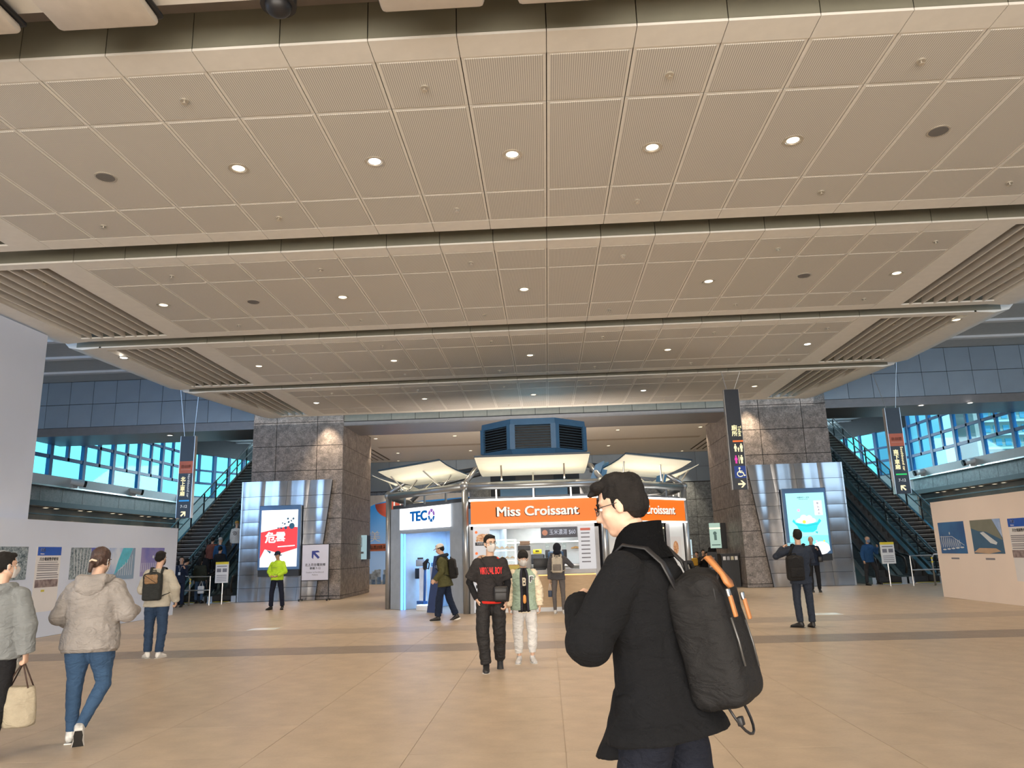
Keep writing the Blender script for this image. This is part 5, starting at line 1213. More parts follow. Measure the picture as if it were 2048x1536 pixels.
def person(label, loc, rz, H, group=None, lean=0.0, side=0.0, twist=0.0, yaw=0.0, pitch=0.0, legs=None, arms=None, vox=.012,
           skin=None, fat=1.0, sit=None, hand_curl=.5, front=True, hipz=None, fist=None):
    """Local frame: x right, y forward, z up. legs/arms = ((thigh,shin),(thigh,shin)) left then right as direction vectors"""
    k = H / 1.75; p = Body(); p.k = k; p.fat = fat; p.vox = vox
    t = empty('person', loc, label, 'person', group, rz=rz); p.root = t
    p.Wm = Matrix.Translation(V(loc)) @ Matrix.Rotation(rz, 4, 'Z')
    legs = legs or (((-.06, .02, -1), (0, -.02, -1)), ((.06, .02, -1), (0, -.02, -1)))
    arms = arms or (((-.18, 0, -1), (-.05, .2, -1)), ((.18, 0, -1), (.05, .2, -1)))
    TL, SH = .415 * k, .40 * k
    foot = []
    ext = 0
    for i, (a, b) in enumerate(legs):
        a, b = V(a).normalized(), V(b).normalized(); ext = max(ext, -(a.z * TL + b.z * SH))
    hz = (sit if sit is not None else ext + .085 * k + .03 * k)
    if hipz: hz = hipz
    p.hip = V((0, 0, hz)); p.legs = []
    for i, (a, b) in enumerate(legs):
        a, b = V(a).normalized(), V(b).normalized(); h = p.hip + V(((-.09, .09)[i] * k, 0, -.03 * k)); kn = h + a * TL; an = kn + b * SH
        p.legs.append((h, kn, an, b))
    R = Matrix.Rotation(twist, 3, 'Z') @ Matrix.Rotation(side, 3, 'Y') @ Matrix.Rotation(-lean, 3, 'X')
    p.R = R
    p.U = lambda x, y, z: p.hip + R @ (V((x, y, z)) * k)      # z above hip, in 1.75 m scale
    # hip height for 1.75 figure is .93
    p.neck = p.U(0, -.01, .53)
    Rh = R @ rotz(yaw) @ rotx(pitch); p.Rh = Rh
    p.hc = p.neck + R @ V((0, .01, .04)) * k + Rh @ V((0, .015, .112)) * k
    hk = k ** .6
    p.Hd = lambda x, y, z: p.hc + Rh @ (V((x, y, z)) * hk)
    p.hk = hk
    p.arms = []
    for i, (a, b) in enumerate(arms):
        s = (-1, 1)[i]; a, b = (R @ V(a)).normalized(), (R @ V(b)).normalized()
        sh = p.U(s * .168 * (1 + (fat - 1) * .6), -.005, .452); el = sh + a * .285 * k; wr = el + b * .25 * k
        p.arms.append((sh, el, wr, a, b, s))
    mb = MB(); X, Y = V((1, 0, 0)), V((0, 1, 0))
    tx = lambda z, rx, ry, oy=0: (p.U(0, oy, z), R @ X * rx * k * fat, R @ Y * ry * k * fat)
    mb.loft([tx(-.09, .09, .08), tx(-.04, .15, .10), tx(.04, .150, .10), tx(.15, .130, .088), tx(.27, .145, .095), tx(.38, .160, .10), tx(.46, .140, .082), (p.U(0, -.008, .50), R @ X * .085 * k, R @ Y * .06 * k)], 16)
    mb.tube([p.U(0, -.01, .46), p.neck, p.neck.lerp(p.hc, .55)], [.058 * k, .054 * k, .054 * k], 12)
    # head
    q = Rh; e = lambda x, y, z, a, b, c: mb.ell(p.Hd(x, y, z), (a * hk, b * hk, c * hk), 14, 10, q)
    e(0, -.012, .032, .073, .090, .080); e(0, .020, -.028, .061, .066, .080); e(0, .044, -.083, .033, .033, .028); e(0, .062, .030, .050, .022, .014)
    e(-.034, .050, -.024, .026, .026, .024); e(.034, .050, -.024, .026, .026, .024); e(0, .080, -.058, .023, .012, .010)
    mb.tube([p.Hd(0, .080, .016), p.Hd(0, .094, -.012), p.Hd(0, .103, -.028)], [.007 * hk, .009 * hk, .0125 * hk], 8, round_=True); e(0, .090, -.032, .018, .012, .009)
    for s in (-1, 1): e(s * .074, -.008, -.008, .009, .019, .031)
    # arms and hands
    for sh, el, wr, a, b, s in p.arms:
        mb.tube([sh, sh.lerp(el, .5), el, el.lerp(wr, .35), wr], [.040 * k, .043 * k, .038 * k, .038 * k, .026 * k], 10, round_=True)
        f = b; lat = R @ V((0, 1, 0)); lat = (lat - f * lat.dot(f)); 
        if lat.length < .2: lat = R @ V((0, 0, 1)); lat = lat - f * lat.dot(f)
        lat.normalize(); nrm = f.cross(lat) * (1 if s > 0 else -1)            # nrm: palm side, towards the body
        if nrm.dot(R @ V((-s, 0, 0))) < 0: nrm = -nrm
        pc = wr + f * .045 * k
        mb.loft([(wr - f * .01 * k, lat * .024 * k, nrm * .017 * k), (wr + f * .02 * k, lat * .034 * k, nrm * .016 * k), (wr + f * .065 * k, lat * .040 * k, nrm * .014 * k), (wr + f * .085 * k, lat * .037 * k, nrm * .012 * k)], 12)
        c = hand_curl if not hasattr(hand_curl, '__len__') else hand_curl[0 if s < 0 else 1]
        for j, (off, L) in enumerate(((.030, .068), (.010, .078), (-.011, .072), (-.031, .056))):
            pts = [wr + f * .07 * k + lat * off * k, wr + f * .088 * k + lat * off * k]; d = f.copy(); ang = 0
            for seg in (.42, .32, .26):
                ang += c * .95; d = f * math.cos(ang) + nrm * math.sin(ang); pts.append(pts[-1] + d * L * seg * k)
            mb.tube(pts, [.0095 * k, .0095 * k, .009 * k, .0085 * k, .007 * k], 8, round_=True)
        tb = wr + f * .02 * k + lat * .028 * k; d = (f * .75 + lat * .62 + nrm * .25).normalized(); d2 = (f * .9 + lat * .1 + nrm * .5).normalized()
        mb.tube([tb, tb + d * .034 * k, tb + d * .034 * k + d2 * .028 * k], [.013 * k, .011 * k, .009 * k], 8, round_=True)
    for h, kn, an, b in p.legs:
        mb.tube([h, h.lerp(kn, .5), kn, kn.lerp(an, .3), an, an + b * .05 * k], [.07 * k, .062 * k, .046 * k, .048 * k, .030 * k, .03 * k], 10, round_=True)
    me = fuse(mb, min(vox, .009) if vox < .011 else vox, 1); me.transform(p.Wm); me.materials.append(skin or m_skin)
    p.add('x', me) if False else None
    o = link('body', me, t); p.parts = {'body': o}
    p.skinm = skin or m_skin
    if front:
        w = MB(); ir = MB(); br = MB()
        for s in (-1, 1):
            w.ell(p.Hd(s * .030, .073, .004), (.013 * hk, .008 * hk, .006 * hk), 10, 6, q); ir.ell(p.Hd(s * .030, .0795, .004), (.0055 * hk, .003 * hk, .005 * hk), 8, 6, q)
            br.tube([p.Hd(s * .013, .087, .024), p.Hd(s * .03, .085, .028), p.Hd(s * .047, .074, .024)], .0035 * hk, 6)
        for nm, m_, b_ in (('eyes', m_eye, w), ('irises', m_iris, ir), ('eyebrows', m_hair, br)):
            me = b_.mesh(m_, True, nm); me.transform(p.Wm); link(nm, me, t)
    return p
def pmesh(p, name, mb, m, smooth=True, fusev=None, parent=None, it=2, wr=0, wf=9, ws=(1, 1, 1), **k):
    me = fuse(mb, fusev, it, wr=wr, wf=wf, ws=ws, seed=random.random() * 20) if fusev else mb.mesh(m, smooth, name)
    if fusev: me.materials.clear(); me.materials.append(m)
    me.transform(p.Wm); o = link(name, me, parent or p.root, **k); p.parts.setdefault(name, o); return o
def hair(p, m=None, style='short', parent=None):
    m = m or m_hair; q = p.Rh; k = p.hk; mb = MB(); e = lambda x, y, z, a, b, c: mb.ell(p.Hd(x, y, z), (a * k, b * k, c * k), 14, 10, q)
    if style == 'bald':
        return
    e(0, -.022, .044, .080, .090, .082); e(0, -.060, .000, .070, .052, .066)
    if style in ('short', 'fluffy', 'bowl'):
        for s in (-1, 1): e(s * .055, -.02, .012, .026, .045, .045)
        e(0, .045, .088, .052, .035, .025)
    if style == 'fluffy':
        for (x, y, z, r) in ((0, .0, .098, .062), (.02, -.04, .085, .065), (-.02, .055, .094, .04), (.02, .06, .092, .038), (0, .085, .080, .025), (-.02, .098, .074, .018)): e(x, y, z, r, r, r * .62)
    if style == 'bowl':
        e(0, .052, .055, .066, .045, .040); e(-.05, .03, .045, .032, .05, .045); e(.05, .03, .045, .032, .05, .045)
    if style in ('pony', 'long'):
        for s in (-1, 1): e(s * .058, -.01, .005, .024, .05, .055)
        e(0, -.075, -.02, .05, .04, .06)
    if style == 'pony': mb.tube([p.Hd(0, -.10, -.03), p.Hd(0, -.125, -.06), p.Hd(-.012, -.115, -.12)], [.022 * k, .026 * k, .016 * k], 10, round_=True)
    if style == 'long':
        mb.tube([p.Hd(0, -.07, 0), p.Hd(0, -.085, -.10), p.Hd(0, -.085, -.19)], [.07 * k, .075 * k, .05 * k], 12, flat=.55, round_=True, up=None)
    return pmesh(p, 'hair', mb, m, fusev=max(.006, p.vox * .7), it=2, wr=.004, wf=40, ws=(1, 1, .4))
def torso_secs(p, L, bulk, flare=0, top=.50):
    k, R = p.k, p.R; X, Y = V((1, 0, 0)), V((0, 1, 0)); f = p.fat
    tx = lambda z, rx, ry, oy=0: (p.U(0, oy, z), R @ X * (rx * f + bulk) * k, R @ Y * (ry * f + bulk) * k)
    low = -L
    s = []
    if L > .0: s += [tx(low, .160 + flare, .112 + flare * .9), tx(low + .03, .162 + flare * .9, .114 + flare * .8), tx(low * .5, .160 + flare * .5, .112 + flare * .4)]
    else: s += [tx(-L, .150, .10), tx(-L + .02, .152, .102)]
    s += [tx(max(.04, -L + .04), .155, .108), tx(.15, .145, .10), tx(.27, .160, .105), tx(.37, .172, .110), tx(.425, .160, .100), (p.U(0, 0, .462), R @ X * (.140 + bulk * .7) * k, R @ Y * (.084 + bulk * .6) * k), (p.U(0, -.004, .492), R @ X * (.108 + bulk * .6) * k, R @ Y * (.070 + bulk * .5) * k), (p.U(0, -.006, .512), R @ X * (.078 + bulk * .5) * k, R @ Y * (.062 + bulk * .5) * k), (p.U(0, -.008, top + .02), R @ X * (.062 + bulk * .5) * k, R @ Y * (.060 + bulk * .5) * k)]
    return s
def jacket(p, m, ex=None, L=.10, bulk=.02, flare=0.0, sleeve=1.0, sr=(.062, .056, .046), name='jacket', collar=0, hood=0, wr=.004, mf=None, sleeves=True, cuff=True, zmax=.50, hem=None):
    mb = MB(); k, R = p.k, p.R
    mb.loft(torso_secs(p, L, bulk, flare, zmax), 20)
    if ex: ex(mb)
    if sleeves:
        for sh, el, wr_, a, b, s in p.arms:
            e = el.lerp(wr_, sleeve) if sleeve <= 1 else wr_
            sh = sh - R @ V((s * max(0, sr[0] - .062) * .5, 0, max(0, sr[0] - .052) * 1.0)) * k
            st = p.U(s * .08, -.005, .40)
            if sleeve > .2: mb.tube([st, sh, sh.lerp(el, .5), el, el.lerp(e, .5), e], [(sr[0] + .01) * k, (sr[0] + .002) * k, sr[0] * k, sr[1] * k, (sr[1] + sr[2]) * .5 * k, sr[2] * k], 12, round_=False)
            else: mb.tube([st, sh, sh.lerp(el, .45), sh.lerp(el, .85)], [(sr[0] + .01) * k, (sr[0] + .004) * k, sr[0] * k, (sr[0] + .004) * k], 12)
            mb.ell(sh, (sr[0] * 1.0 * k,) * 3, 12, 8)
            if sleeve > .2: mb.ell(el, (sr[1] * 1.02 * k,) * 3, 12, 8)
    if collar:
        mb.loft([(p.U(0, -.01, .47), R @ V((1, 0, 0)) * .10 * k, R @ V((0, 1, 0)) * .085 * k), (p.U(0, -.012, .515), R @ V((1, 0, 0)) * .078 * k, R @ V((0, 1, 0)) * .072 * k), (p.U(0, -.015, .51 + collar), R @ V((1, 0, 0)) * .082 * k, R @ V((0, 1, 0)) * .078 * k)], 16)
    if hood:
        mb.tube([p.U(.10, .03, .50), p.U(.10, -.07, .50), p.U(.05, -.125, .46), p.U(0, -.14, .44), p.U(-.05, -.125, .46), p.U(-.10, -.07, .50), p.U(-.10, .03, .50)], [.035 * k, .045 * k, .055 * k, .06 * k, .055 * k, .045 * k, .035 * k], 12, flat=1.0, round_=True)
        mb.ell(p.U(0, -.13, .40), (.10 * k, .05 * k, .085 * k), 12, 8, R)
    return pmesh(p, name, mb, m, fusev=p.vox, it=3, wr=wr, wf=7, ws=(1, 1, 1.6))
def trousers(p, m, r=(.086, .066, .054), name='trousers', wr=.005, cut=.0, low=0):
    mb = MB(); k, R = p.k, p.R; X, Y = V((1, 0, 0)), V((0, 1, 0)); f = p.fat
    tx = lambda z, rx, ry: (p.hip + (R if z > 0 else Matrix.Identity(3)) @ V((0, 0, z * k)), X * (rx * f + .008) * k, Y * (ry * f + .008) * k)
    mb.loft([tx(-.10, .12, .09), tx(-.05, .158, .11), tx(.02, .158, .112), tx(.09, .148, .104)], 18)
    for h, kn, an, b in p.legs:
        mb.tube([h + V((0, 0, .0)), h.lerp(kn, .35), h.lerp(kn, .75), kn, kn.lerp(an, .5), kn.lerp(an, .97 - cut)], [r[0] * 1.02 * k * f ** .7, r[0] * k * f ** .7, (r[0] * .3 + r[1] * .7) * k, r[1] * k, (r[1] + r[2]) * .5 * k, r[2] * k], 14, round_=False)
        mb.ell(kn, (r[1] * k,) * 3, 12, 8)
    return pmesh(p, name, mb, m, fusev=p.vox, it=3, wr=wr, wf=7, ws=(1, 1, 2.2))
def shoes(p, m, msole, pitchs=(0, 0), yaws=(0, 0)):
    k = p.k
    for i, (h, kn, an, b) in enumerate(p.legs):
        Rf = rotz(yaws[i]) @ rotx(pitchs[i]); c = an + b * .0; P = lambda x, y, z: c + Rf @ (V((x, y, z)) * k)
        mb = MB(); X = Rf @ V((1, 0, 0)); Z = Rf @ V((0, 0, 1))
        mb.loft([(P(0, -.062, -.055), X * .022 * k, Z * .02 * k), (P(0, -.05, -.035), X * .034 * k, Z * .045 * k), (P(0, .0, -.032), X * .040 * k, Z * .052 * k), (P(0, .06, -.045), X * .042 * k, Z * .042 * k), (P(0, .12, -.058), X * .047 * k, Z * .030 * k), (P(0, .165, -.064), X * .040 * k, Z * .024 * k), (P(0, .19, -.068), X * .022 * k, Z * .014 * k)], 14)
        mb.tube([P(0, -.008, .02), P(0, -.005, -.03)], [.043 * k, .045 * k], 12)
        o = pmesh(p, 'shoe', mb, m, fusev=max(.009, p.vox * .8), it=2)
        sb = MB(); pts = [(-.03, -.072), (.03, -.072), (.040, -.02), (.036, .04), (.050, .11), (.044, .17), (.02, .198), (-.02, .198), (-.044, .17), (-.050, .11), (-.036, .04), (-.040, -.02)]
        sb.prism([P(x, y, -.112) for x, y in pts], Z * .030 * k); pmesh(p, 'sole', sb, msole, False, parent=o)
        if p.vox < .012 and msole is m_solew:
            ob = MB(); ob.prism([P(x * .93, y * .97 + .003, -.115) for x, y in pts], Z * .006 * k); pmesh(p, 'outsole', ob, m_soleb, False, parent=o)
def mask(p, m=None):
    k = p.hk; mb = MB(); rows = []
    for j, z in enumerate((.0, -.018, -.04, -.065, -.09, -.105)):
        row = []
        for i in range(13):
            a = math.radians(-78 + 13 * i); w = [.056, .062, .066, .064, .056, .042][j]; d = [.060, .068, .070, .066, .060, .05][j]
            nose = math.exp(-(a * 2.6) ** 2) * [.022, .030, .030, .024, .016, .010][j]
            row.append(mb.bm.verts.new(p.Hd(w * math.sin(a), .022 + (d) * math.cos(a) * (1.0) + nose, z)))
        rows.append(row)
    for a, b in zip(rows, rows[1:]):
        for i in range(12): mb.f([a[i], a[i + 1], b[i + 1], b[i]])
    r = bmesh.ops.solidify(mb.bm, geom=mb.bm.faces[:], thickness=-.004 * k)
    for s in (-1, 1):
        mb.tube([p.Hd(s * .060, .035, -.008), p.Hd(s * .078, .0, .008), p.Hd(s * .082, -.022, .005), p.Hd(s * .078, -.02, -.03), p.Hd(s * .060, .03, -.07)], .002 * k, 5)
    return pmesh(p, 'face_mask', mb, m or m_mask)
def glasses(p, m=None):
    k = p.hk; mb = MB()
    for s in (-1, 1):
        pts = [p.Hd(s * .031 + .023 * math.cos(a), .098 - abs(.03 * math.cos(a)) * .3, .002 + .015 * math.sin(a)) for a in [PI * 2 * i / 12 for i in range(13)]]
        mb.tube(pts, .0016 * k, 5); mb.tube([p.Hd(s * .053, .090, .006), p.Hd(s * .073, .06, .008), p.Hd(s * .080, -.005, .006)], .0018 * k, 5)
    mb.tube([p.Hd(-.009, .1, .004), p.Hd(.009, .1, .004)], .002 * k, 5)
    o = pmesh(p, 'glasses', mb, m or m_black)
    g = MB()
    for s in (-1, 1): g.cyl(p.Hd(s * .031, .092, .002), .020 * k, .002, p.Rh @ V((0, 1, 0)), 12)
    pmesh(p, 'lens', g, m_clear, parent=o); return o
def cap(p, m, brim=True, name='cap', beanie=False):
    k = p.hk; mb = MB(); q = p.Rh
    mb.ell(p.Hd(0, -.015, .052), (.088 * k, .103 * k, (.078 if not beanie else .09) * k), 18, 12, q)
    bmv = [v for v in mb.bm.verts if (q.inverted() @ (v.co - p.hc)).z < .028 * k]; bmesh.ops.delete(mb.bm, geom=bmv, context='VERTS')
    bmesh.ops.solidify(mb.bm, geom=mb.bm.faces[:], thickness=.006 * k)
    if brim: mb.prism([p.Hd(x, y, .040 - (y - .07) * .25) for x, y in ((-.072, .05), (-.06, .11), (-.035, .145), (0, .158), (.035, .145), (.06, .11), (.072, .05))], p.Rh @ V((0, 0, .007 * k)))
    return pmesh(p, name, mb, m)
def backpack(p, m, label, size=(.30, .16, .44), z=.20, y=-.20, mp=None, straps=True, ofs=0, pocket=True, tilt=0, group=None, m2=None):
    """worn on the back; a thing of its own"""
    R = p.R @ rotx(tilt); k = p.k; c = p.U(ofs, y, z)
    t = empty('backpack', p.Wm @ c, label, 'backpack', group)
    def add(name, mb, mm, fv=None, **kk):
        return pmesh(p, name, mb, mm, True, fv, parent=t, **kk)
    mb = MB(); mb.rbox(c, (size[0] * k, size[1] * k, size[2] * k), min(size) * .27 * k, R, seg=3); mb.ell(c + R @ V((0, 0, size[2] * .44)) * k, (size[0] * .42 * k, size[1] * .38 * k, size[2] * .12 * k), 14, 8, R)
    me = add('bag_body', mb, m, max(.012, p.vox), it=2, wr=.005, wf=8)
    if pocket: add('front_pocket', MB().rbox(c + R @ V((0, -size[1] * .5, -size[2] * .16)) * k, (size[0] * .78 * k, size[1] * .35 * k, size[2] * .42 * k), size[1] * .15 * k, R, seg=2), mp or m)
    if straps:
        for s in (-1, 1):
            add('strap', MB().tube([p.U(s * .09 + ofs, y + size[1] * .5, z + size[2] * .40), p.U(s * .095, -.06, .535), p.U(s * .10, .04, .52), p.U(s * .12, .135 * p.fat, .40), p.U(s * .15, .14 * p.fat, .26), p.U(s * .185 * p.fat, .03, .12), p.U(s * .13, y + size[1] * .4, z - size[2] * .35)], [.024 * k] * 7, 8, flat=.35, up=p.R @ V((0, 1, 0))), m2 or m)
    add('top_handle', MB().tube([c + R @ V((-.04, .02, size[2] * .5)) * k, c + R @ V((-.03, .02, size[2] * .5 + .05)) * k, c + R @ V((.03, .02, size[2] * .5 + .05)) * k, c + R @ V((.04, .02, size[2] * .5)) * k], .009 * k, 6), m2 or m)
    add('zip_line', MB().tube([c + R @ V((-size[0] * .45, -size[1] * .36, -size[2] * .1)) * k, c + R @ V((-size[0] * .40, -size[1] * .42, size[2] * .36)) * k, c + R @ V((0, -size[1] * .46, size[2] * .50)) * k, c + R @ V((size[0] * .40, -size[1] * .42, size[2] * .36)) * k, c + R @ V((size[0] * .45, -size[1] * .36, -size[2] * .1)) * k], .006 * k, 5), m_dark)
    return t, c, R, add
def wrap_print(p, name, me, m, target, off=.004, parent=None):
    """lay a flat mesh (already in world coordinates) onto the target skin, following its shape"""
    tm = target.data; bvh = BVHTree.FromPolygons([v.co.copy() for v in tm.vertices], [tuple(f.vertices) for f in tm.polygons])
    return bvh
def print_on(p, target, st, size, m, x, z, name='lettering', bold=.03, wid=None, y0=.4, facing=1, off=.004):
    me = text_mesh(st, bold, 0, 'CENTER'); 
    bm = bmesh.new(); bm.from_mesh(me); bmesh.ops.triangulate(bm, faces=bm.faces[:]); bmesh.ops.subdivide_edges(bm, edges=[e for e in bm.edges if e.calc_length() > .15], cuts=2, use_grid_fill=False); bmesh.ops.triangulate(bm, faces=bm.faces[:])
    w = max(v.co.x for v in bm.verts) - min(v.co.x for v in bm.verts); sx_ = (wid / (w * size)) if wid else 1
    tm = target.data; bvh = BVHTree.FromPolygons([v.co.copy() for v in tm.vertices], [tuple(f.vertices) for f in tm.polygons])
    R3 = p.Wm.to_3x3(); fwd = (R3 @ p.R @ V((0, facing, 0))).normalized()
    for v in bm.verts:
        o = p.Wm @ p.U(x - facing * v.co.x * size * sx_ / p.k, 0, z + v.co.y * size / p.k) + fwd * y0
        h = bvh.ray_cast(o, -fwd, 1.0)
        v.co = (h[0] if h[0] else o - fwd * (y0 - .12)) + fwd * off
    me = bpy.data.meshes.new(name); bm.to_mesh(me); bm.free(); me.materials.append(m)
    return link(name, me, p.root)
def P3(px, py):
    x, y = floor_at(px, py); return (x, y, 0)
D = math.radians
m_sblack = mat('shoe_black', (.015, .015, .017), .5); m_solew = mat('sole_white', (.72, .71, .68), .6); m_soleb = mat('sole_black', (.02, .02, .02), .6)
BIG = True

# 1 man in the black coat, foreground
m_coat = fab('black_wool_coat', (.005, .0055, .007), .95, .4, 350)
loc = (.40, 2.98, 0)
p = person('man in black coat and glasses walking left in the foreground', loc, D(60), 1.79, yaw=D(12), pitch=D(-8), lean=D(7), vox=.0075, fat=1.06,
           legs=(((-.05, .22, -1), (0, -.05, -1)), ((.05, -.20, -1), (0, -.28, -1))), arms=(((-.42, .40, -.85), (.70, .42, .42)), ((.35, .35, -.85), (-.6, .6, .5))), hand_curl=1.1)
man = p
hair(p, style='fluffy'); glasses(p)
trousers(p, fab('trousers_black_navy', (.008, .010, .018)), (.094, .075, .066)); shoes(p, m_sblack, m_soleb)
def coat_front(mb):
    Rr = p.R; kk = p.k
    mb.loft([(p.U(-.03, .17, -.19), Rr @ V((.13, 0, 0)) * kk, Rr @ V((0, .10, 0)) * kk), (p.U(-.03, .13, -.09), Rr @ V((.13, 0, 0)) * kk, Rr @ V((0, .07, 0)) * kk), (p.U(-.02, .10, .03), Rr @ V((.12, 0, 0)) * kk, Rr @ V((0, .05, 0)) * kk)], 14)
c = jacket(p, m_coat, ex=coat_front, L=.135, bulk=.034, flare=.066, sr=(.084, .086, .064), collar=.012, name='coat', wr=.006)
# turned-up collar
mb = MB(); R = p.R; k = p.k; A = []; Bq = []; C1 = []; 
for i in range(17):
    a = math.radians(-68 + (360 - 44) * i / 16) + D(0); 
    cx, cy = math.sin(a), -math.cos(a)
    a2 = -90 - 0
for i in range(19):
    th = math.radians(90 + 28 + (360 - 56) * i / 18); cx, cy = math.cos(th), math.sin(th)
    A.append(p.U(.155 * cx, -.01 + .125 * cy, .462)); Bq.append(p.U(.098 * cx, -.014 + .096 * cy, .525)); C1.append(p.U(.086 * cx, -.022 + .094 * cy, .600 - .055 * max(0, cy)))
va, vb_, vc = mb.vv(A), mb.vv(Bq), mb.vv(C1)
for r0, r1 in ((va, vb_), (vb_, vc)):
    for i in range(18): mb.f([r0[i], r0[i + 1], r1[i + 1], r1[i]])
bmesh.ops.solidify(mb.bm, geom=mb.bm.faces[:], thickness=.012)
pmesh(p, 'collar', mb, m_coat)
# pocket flap
mb = MB(); mb.tube([p.U(-.175, .10, -.02), p.U(-.20, 0.05, -.03), p.U(-.205, -.03, -.03)], [.010, .014, .010], 8, flat=4); pmesh(p, 'pocket_flap', mb, m_coat)
bpk, c, Rb, add = backpack(p, fab('backpack_black', (.012, .012, .013), .7, .4, 400), 'large black backpack with tan leather tabs on the man in the black coat', size=(.30, .20, .45), z=.16, y=-.225, ofs=.03, tilt=D(-5), straps=False, pocket=False)
for s in (-1, 1): add('strap', MB().tube([p.U(s * .09, -.17, .33), p.U(s * .10, -.135, .44), p.U(s * .105, -.085, .50), p.U(s * .11, .0, .525), p.U(s * .115, .07, .48)], [.021] * 5, 8, flat=.35, up=p.R @ V((0, 1, 0))), m_black)
m_tan = mat('leather_tan', (.42, .17, .055), .5, var=.1)
def bq(x, y, z): return c + Rb @ V((x, y, z)) * p.k
add('leather_tab', MB().prism([bq(-.055, -.060, .275), bq(-.015, -.066, .275), bq(-.018, -.10, .205), bq(-.002, -.112, .175), bq(-.02, -.118, .155), bq(-.055, -.118, .155), bq(-.075, -.112, .175), bq(-.055, -.10, .205)], Rb @ V((0, -.012, 0.004))), m_tan)
for x, zz in ((-.10, .04), (.05, .02)):
    add('buckle', MB().rbox(bq(x, -.128, zz + .10), (.026, .012, .03), .004, Rb), m_steel); add('leather_pull', MB().rbox(bq(x, -.130, zz + .055), (.024, .012, .075), .004, Rb), m_tan)
    add('metal_zip', MB().tube([bq(x, -.112, zz + .02), bq(x + .01, -.112, zz - .06), bq(x + .012, -.108, zz - .14)], .004, 6), mat('zip_grey', (.12, .12, .12), .4, .6))
add('webbing', MB().tube([bq(-.06 + .075 * math.cos(a_), -.03 - .03 * math.sin(a_), -.215 - .095 * math.sin(a_)) for a_ in [PI * i / 10 for i in range(11)]], .005, 6), m_black)
add('clip', MB().rbox(bq(-.115, -.05, -.26), (.03, .02, .03), .005, Rb), m_black)

# 2 father
loc = P3(985, 1342); m_tee = fab('tshirt_charcoal', (.028, .025, .026), .85, .2)
fx = math.atan2(loc[0], -loc[1])
p = person('man in black T-shirt with red lettering and white face mask walking towards the camera', loc, D(180) + D(4), 1.72, yaw=D(-0) + D(26) * -1 * -1, vox=.010, fat=1.02,
           legs=(((-.03, -.10, -1), (.0, -.42, -1)), ((.07, .16, -1), (-.10, -.05, -1))), arms=(((-.20, -.05, -1), (.12, .30, -.9)), ((.42, -.12, -1), (-.40, .30, -.9))), hand_curl=.9)
hair(p, style='short'); glasses(p); mask(p)
tr = trousers(p, fab('track_trousers_black', (.022, .021, .022), .6), (.098, .086, .070), wr=.009); shoes(p, m_sblack, m_solew, pitchs=(D(-42), 0))
und = jacket(p, fab('long_sleeve_black', (.012, .012, .014)), L=.055, bulk=.008, sr=(.052, .048, .040), name='undershirt')
red = jacket(p, fab('red_hem_cloth', (.62, .03, .02)), L=.085, bulk=.016, sleeves=False, zmax=.2, name='red_underlayer')
tee = jacket(p, m_tee, L=.052, bulk=.026, sleeve=.1, sr=(.082, .07, .06), name='t_shirt', wr=.007)
m_redt = mat('print_red_bright', (.80, .03, .03), .6)
print_on(p, tee, 'VIRTUAL BOY', .12, m_redt, -.01, .33, wid=.29, bold=.03)
t = empty('crossbody_bag', p.Wm @ p.U(-.10, .14, .02), 'black crossbody bag hanging at the front of the man in the red lettered T-shirt', 'bag')
for nm, mb in (('bag_body', MB().rbox(p.U(-.13, .155, .04), (.19, .08, .20), .035, p.R, seg=3)), ('flap_seam', MB().rbox(p.U(-.13, .20, .08), (.15, .012, .05), .005, p.R)), ('strap', MB().tube([p.U(-.10, .165, .12), p.U(.0, .165, .30), p.U(.10, .12, .46), p.U(.115, .02, .515), p.U(.09, -.09, .47), p.U(-.02, -.15, .25), p.U(-.17, -.08, .02), p.U(-.20, .06, .02)], .014, 8, flat=.4))):
    pmesh(p, nm, mb, m_black, parent=t)

# 3 boy
loc = P3(1052, 1325)
p = person('boy in quilted green and cream jacket with white face mask', loc, D(180) + D(6), 1.50, pitch=D(-16), vox=.010, fat=1.0,
           legs=(((-.06, .05, -1), (.02, -.03, -1)), ((.06, .03, -1), (-.03, -.03, -1))), arms=(((-.26, .0, -1), (-.02, .12, -1)), ((.26, .0, -1), (.02, .12, -1))), hand_curl=.7)
hair(p, style='bowl'); mask(p)
trousers(p, fab('sweatpants_white', (.66, .66, .66), .8), (.100, .084, .062), wr=.010, cut=.12); shoes(p, mat('sneaker_grey', (.45, .45, .46), .5, var=.3, vscale=20), m_solew, yaws=(D(8), D(-14)))
ins = jacket(p, fab('tshirt_black', (.015, .015, .016)), L=.16, bulk=.014, sleeves=False, name='t_shirt')
print_on(p, ins, 'B', .15, mat('print_cream', (.70, .62, .48), .6), .0, .30, wid=.065, bold=.04); 
m_or2 = mat('print_orange_bear', (.75, .33, .08), .6)
m_quilt = fab('quilt_sage_green', (.30, .40, .32), .55, .9, 28); m_quiltc = fab('quilt_cream', (.72, .62, .47), .6, .9, 28)
q1 = MB(); k = p.k
sl = MB()
for sh, el, wr_, a, b, s in p.arms:
    sh = sh - V((s * .01, 0, .025)); st = p.U(s * .08, -.005, .41); sl.tube([st, sh, sh.lerp(el, .5), el, el.lerp(wr_, .5), wr_], [.08 * k, .082 * k, .080 * k, .074 * k, .070 * k, .055 * k], 12); sl.ell(sh, (.085 * k,) * 3, 12, 8)
pmesh(p, 'sleeves', sl, m_quiltc, fusev=.010, it=2, wr=.012, wf=16, ws=(1, 1, 2))
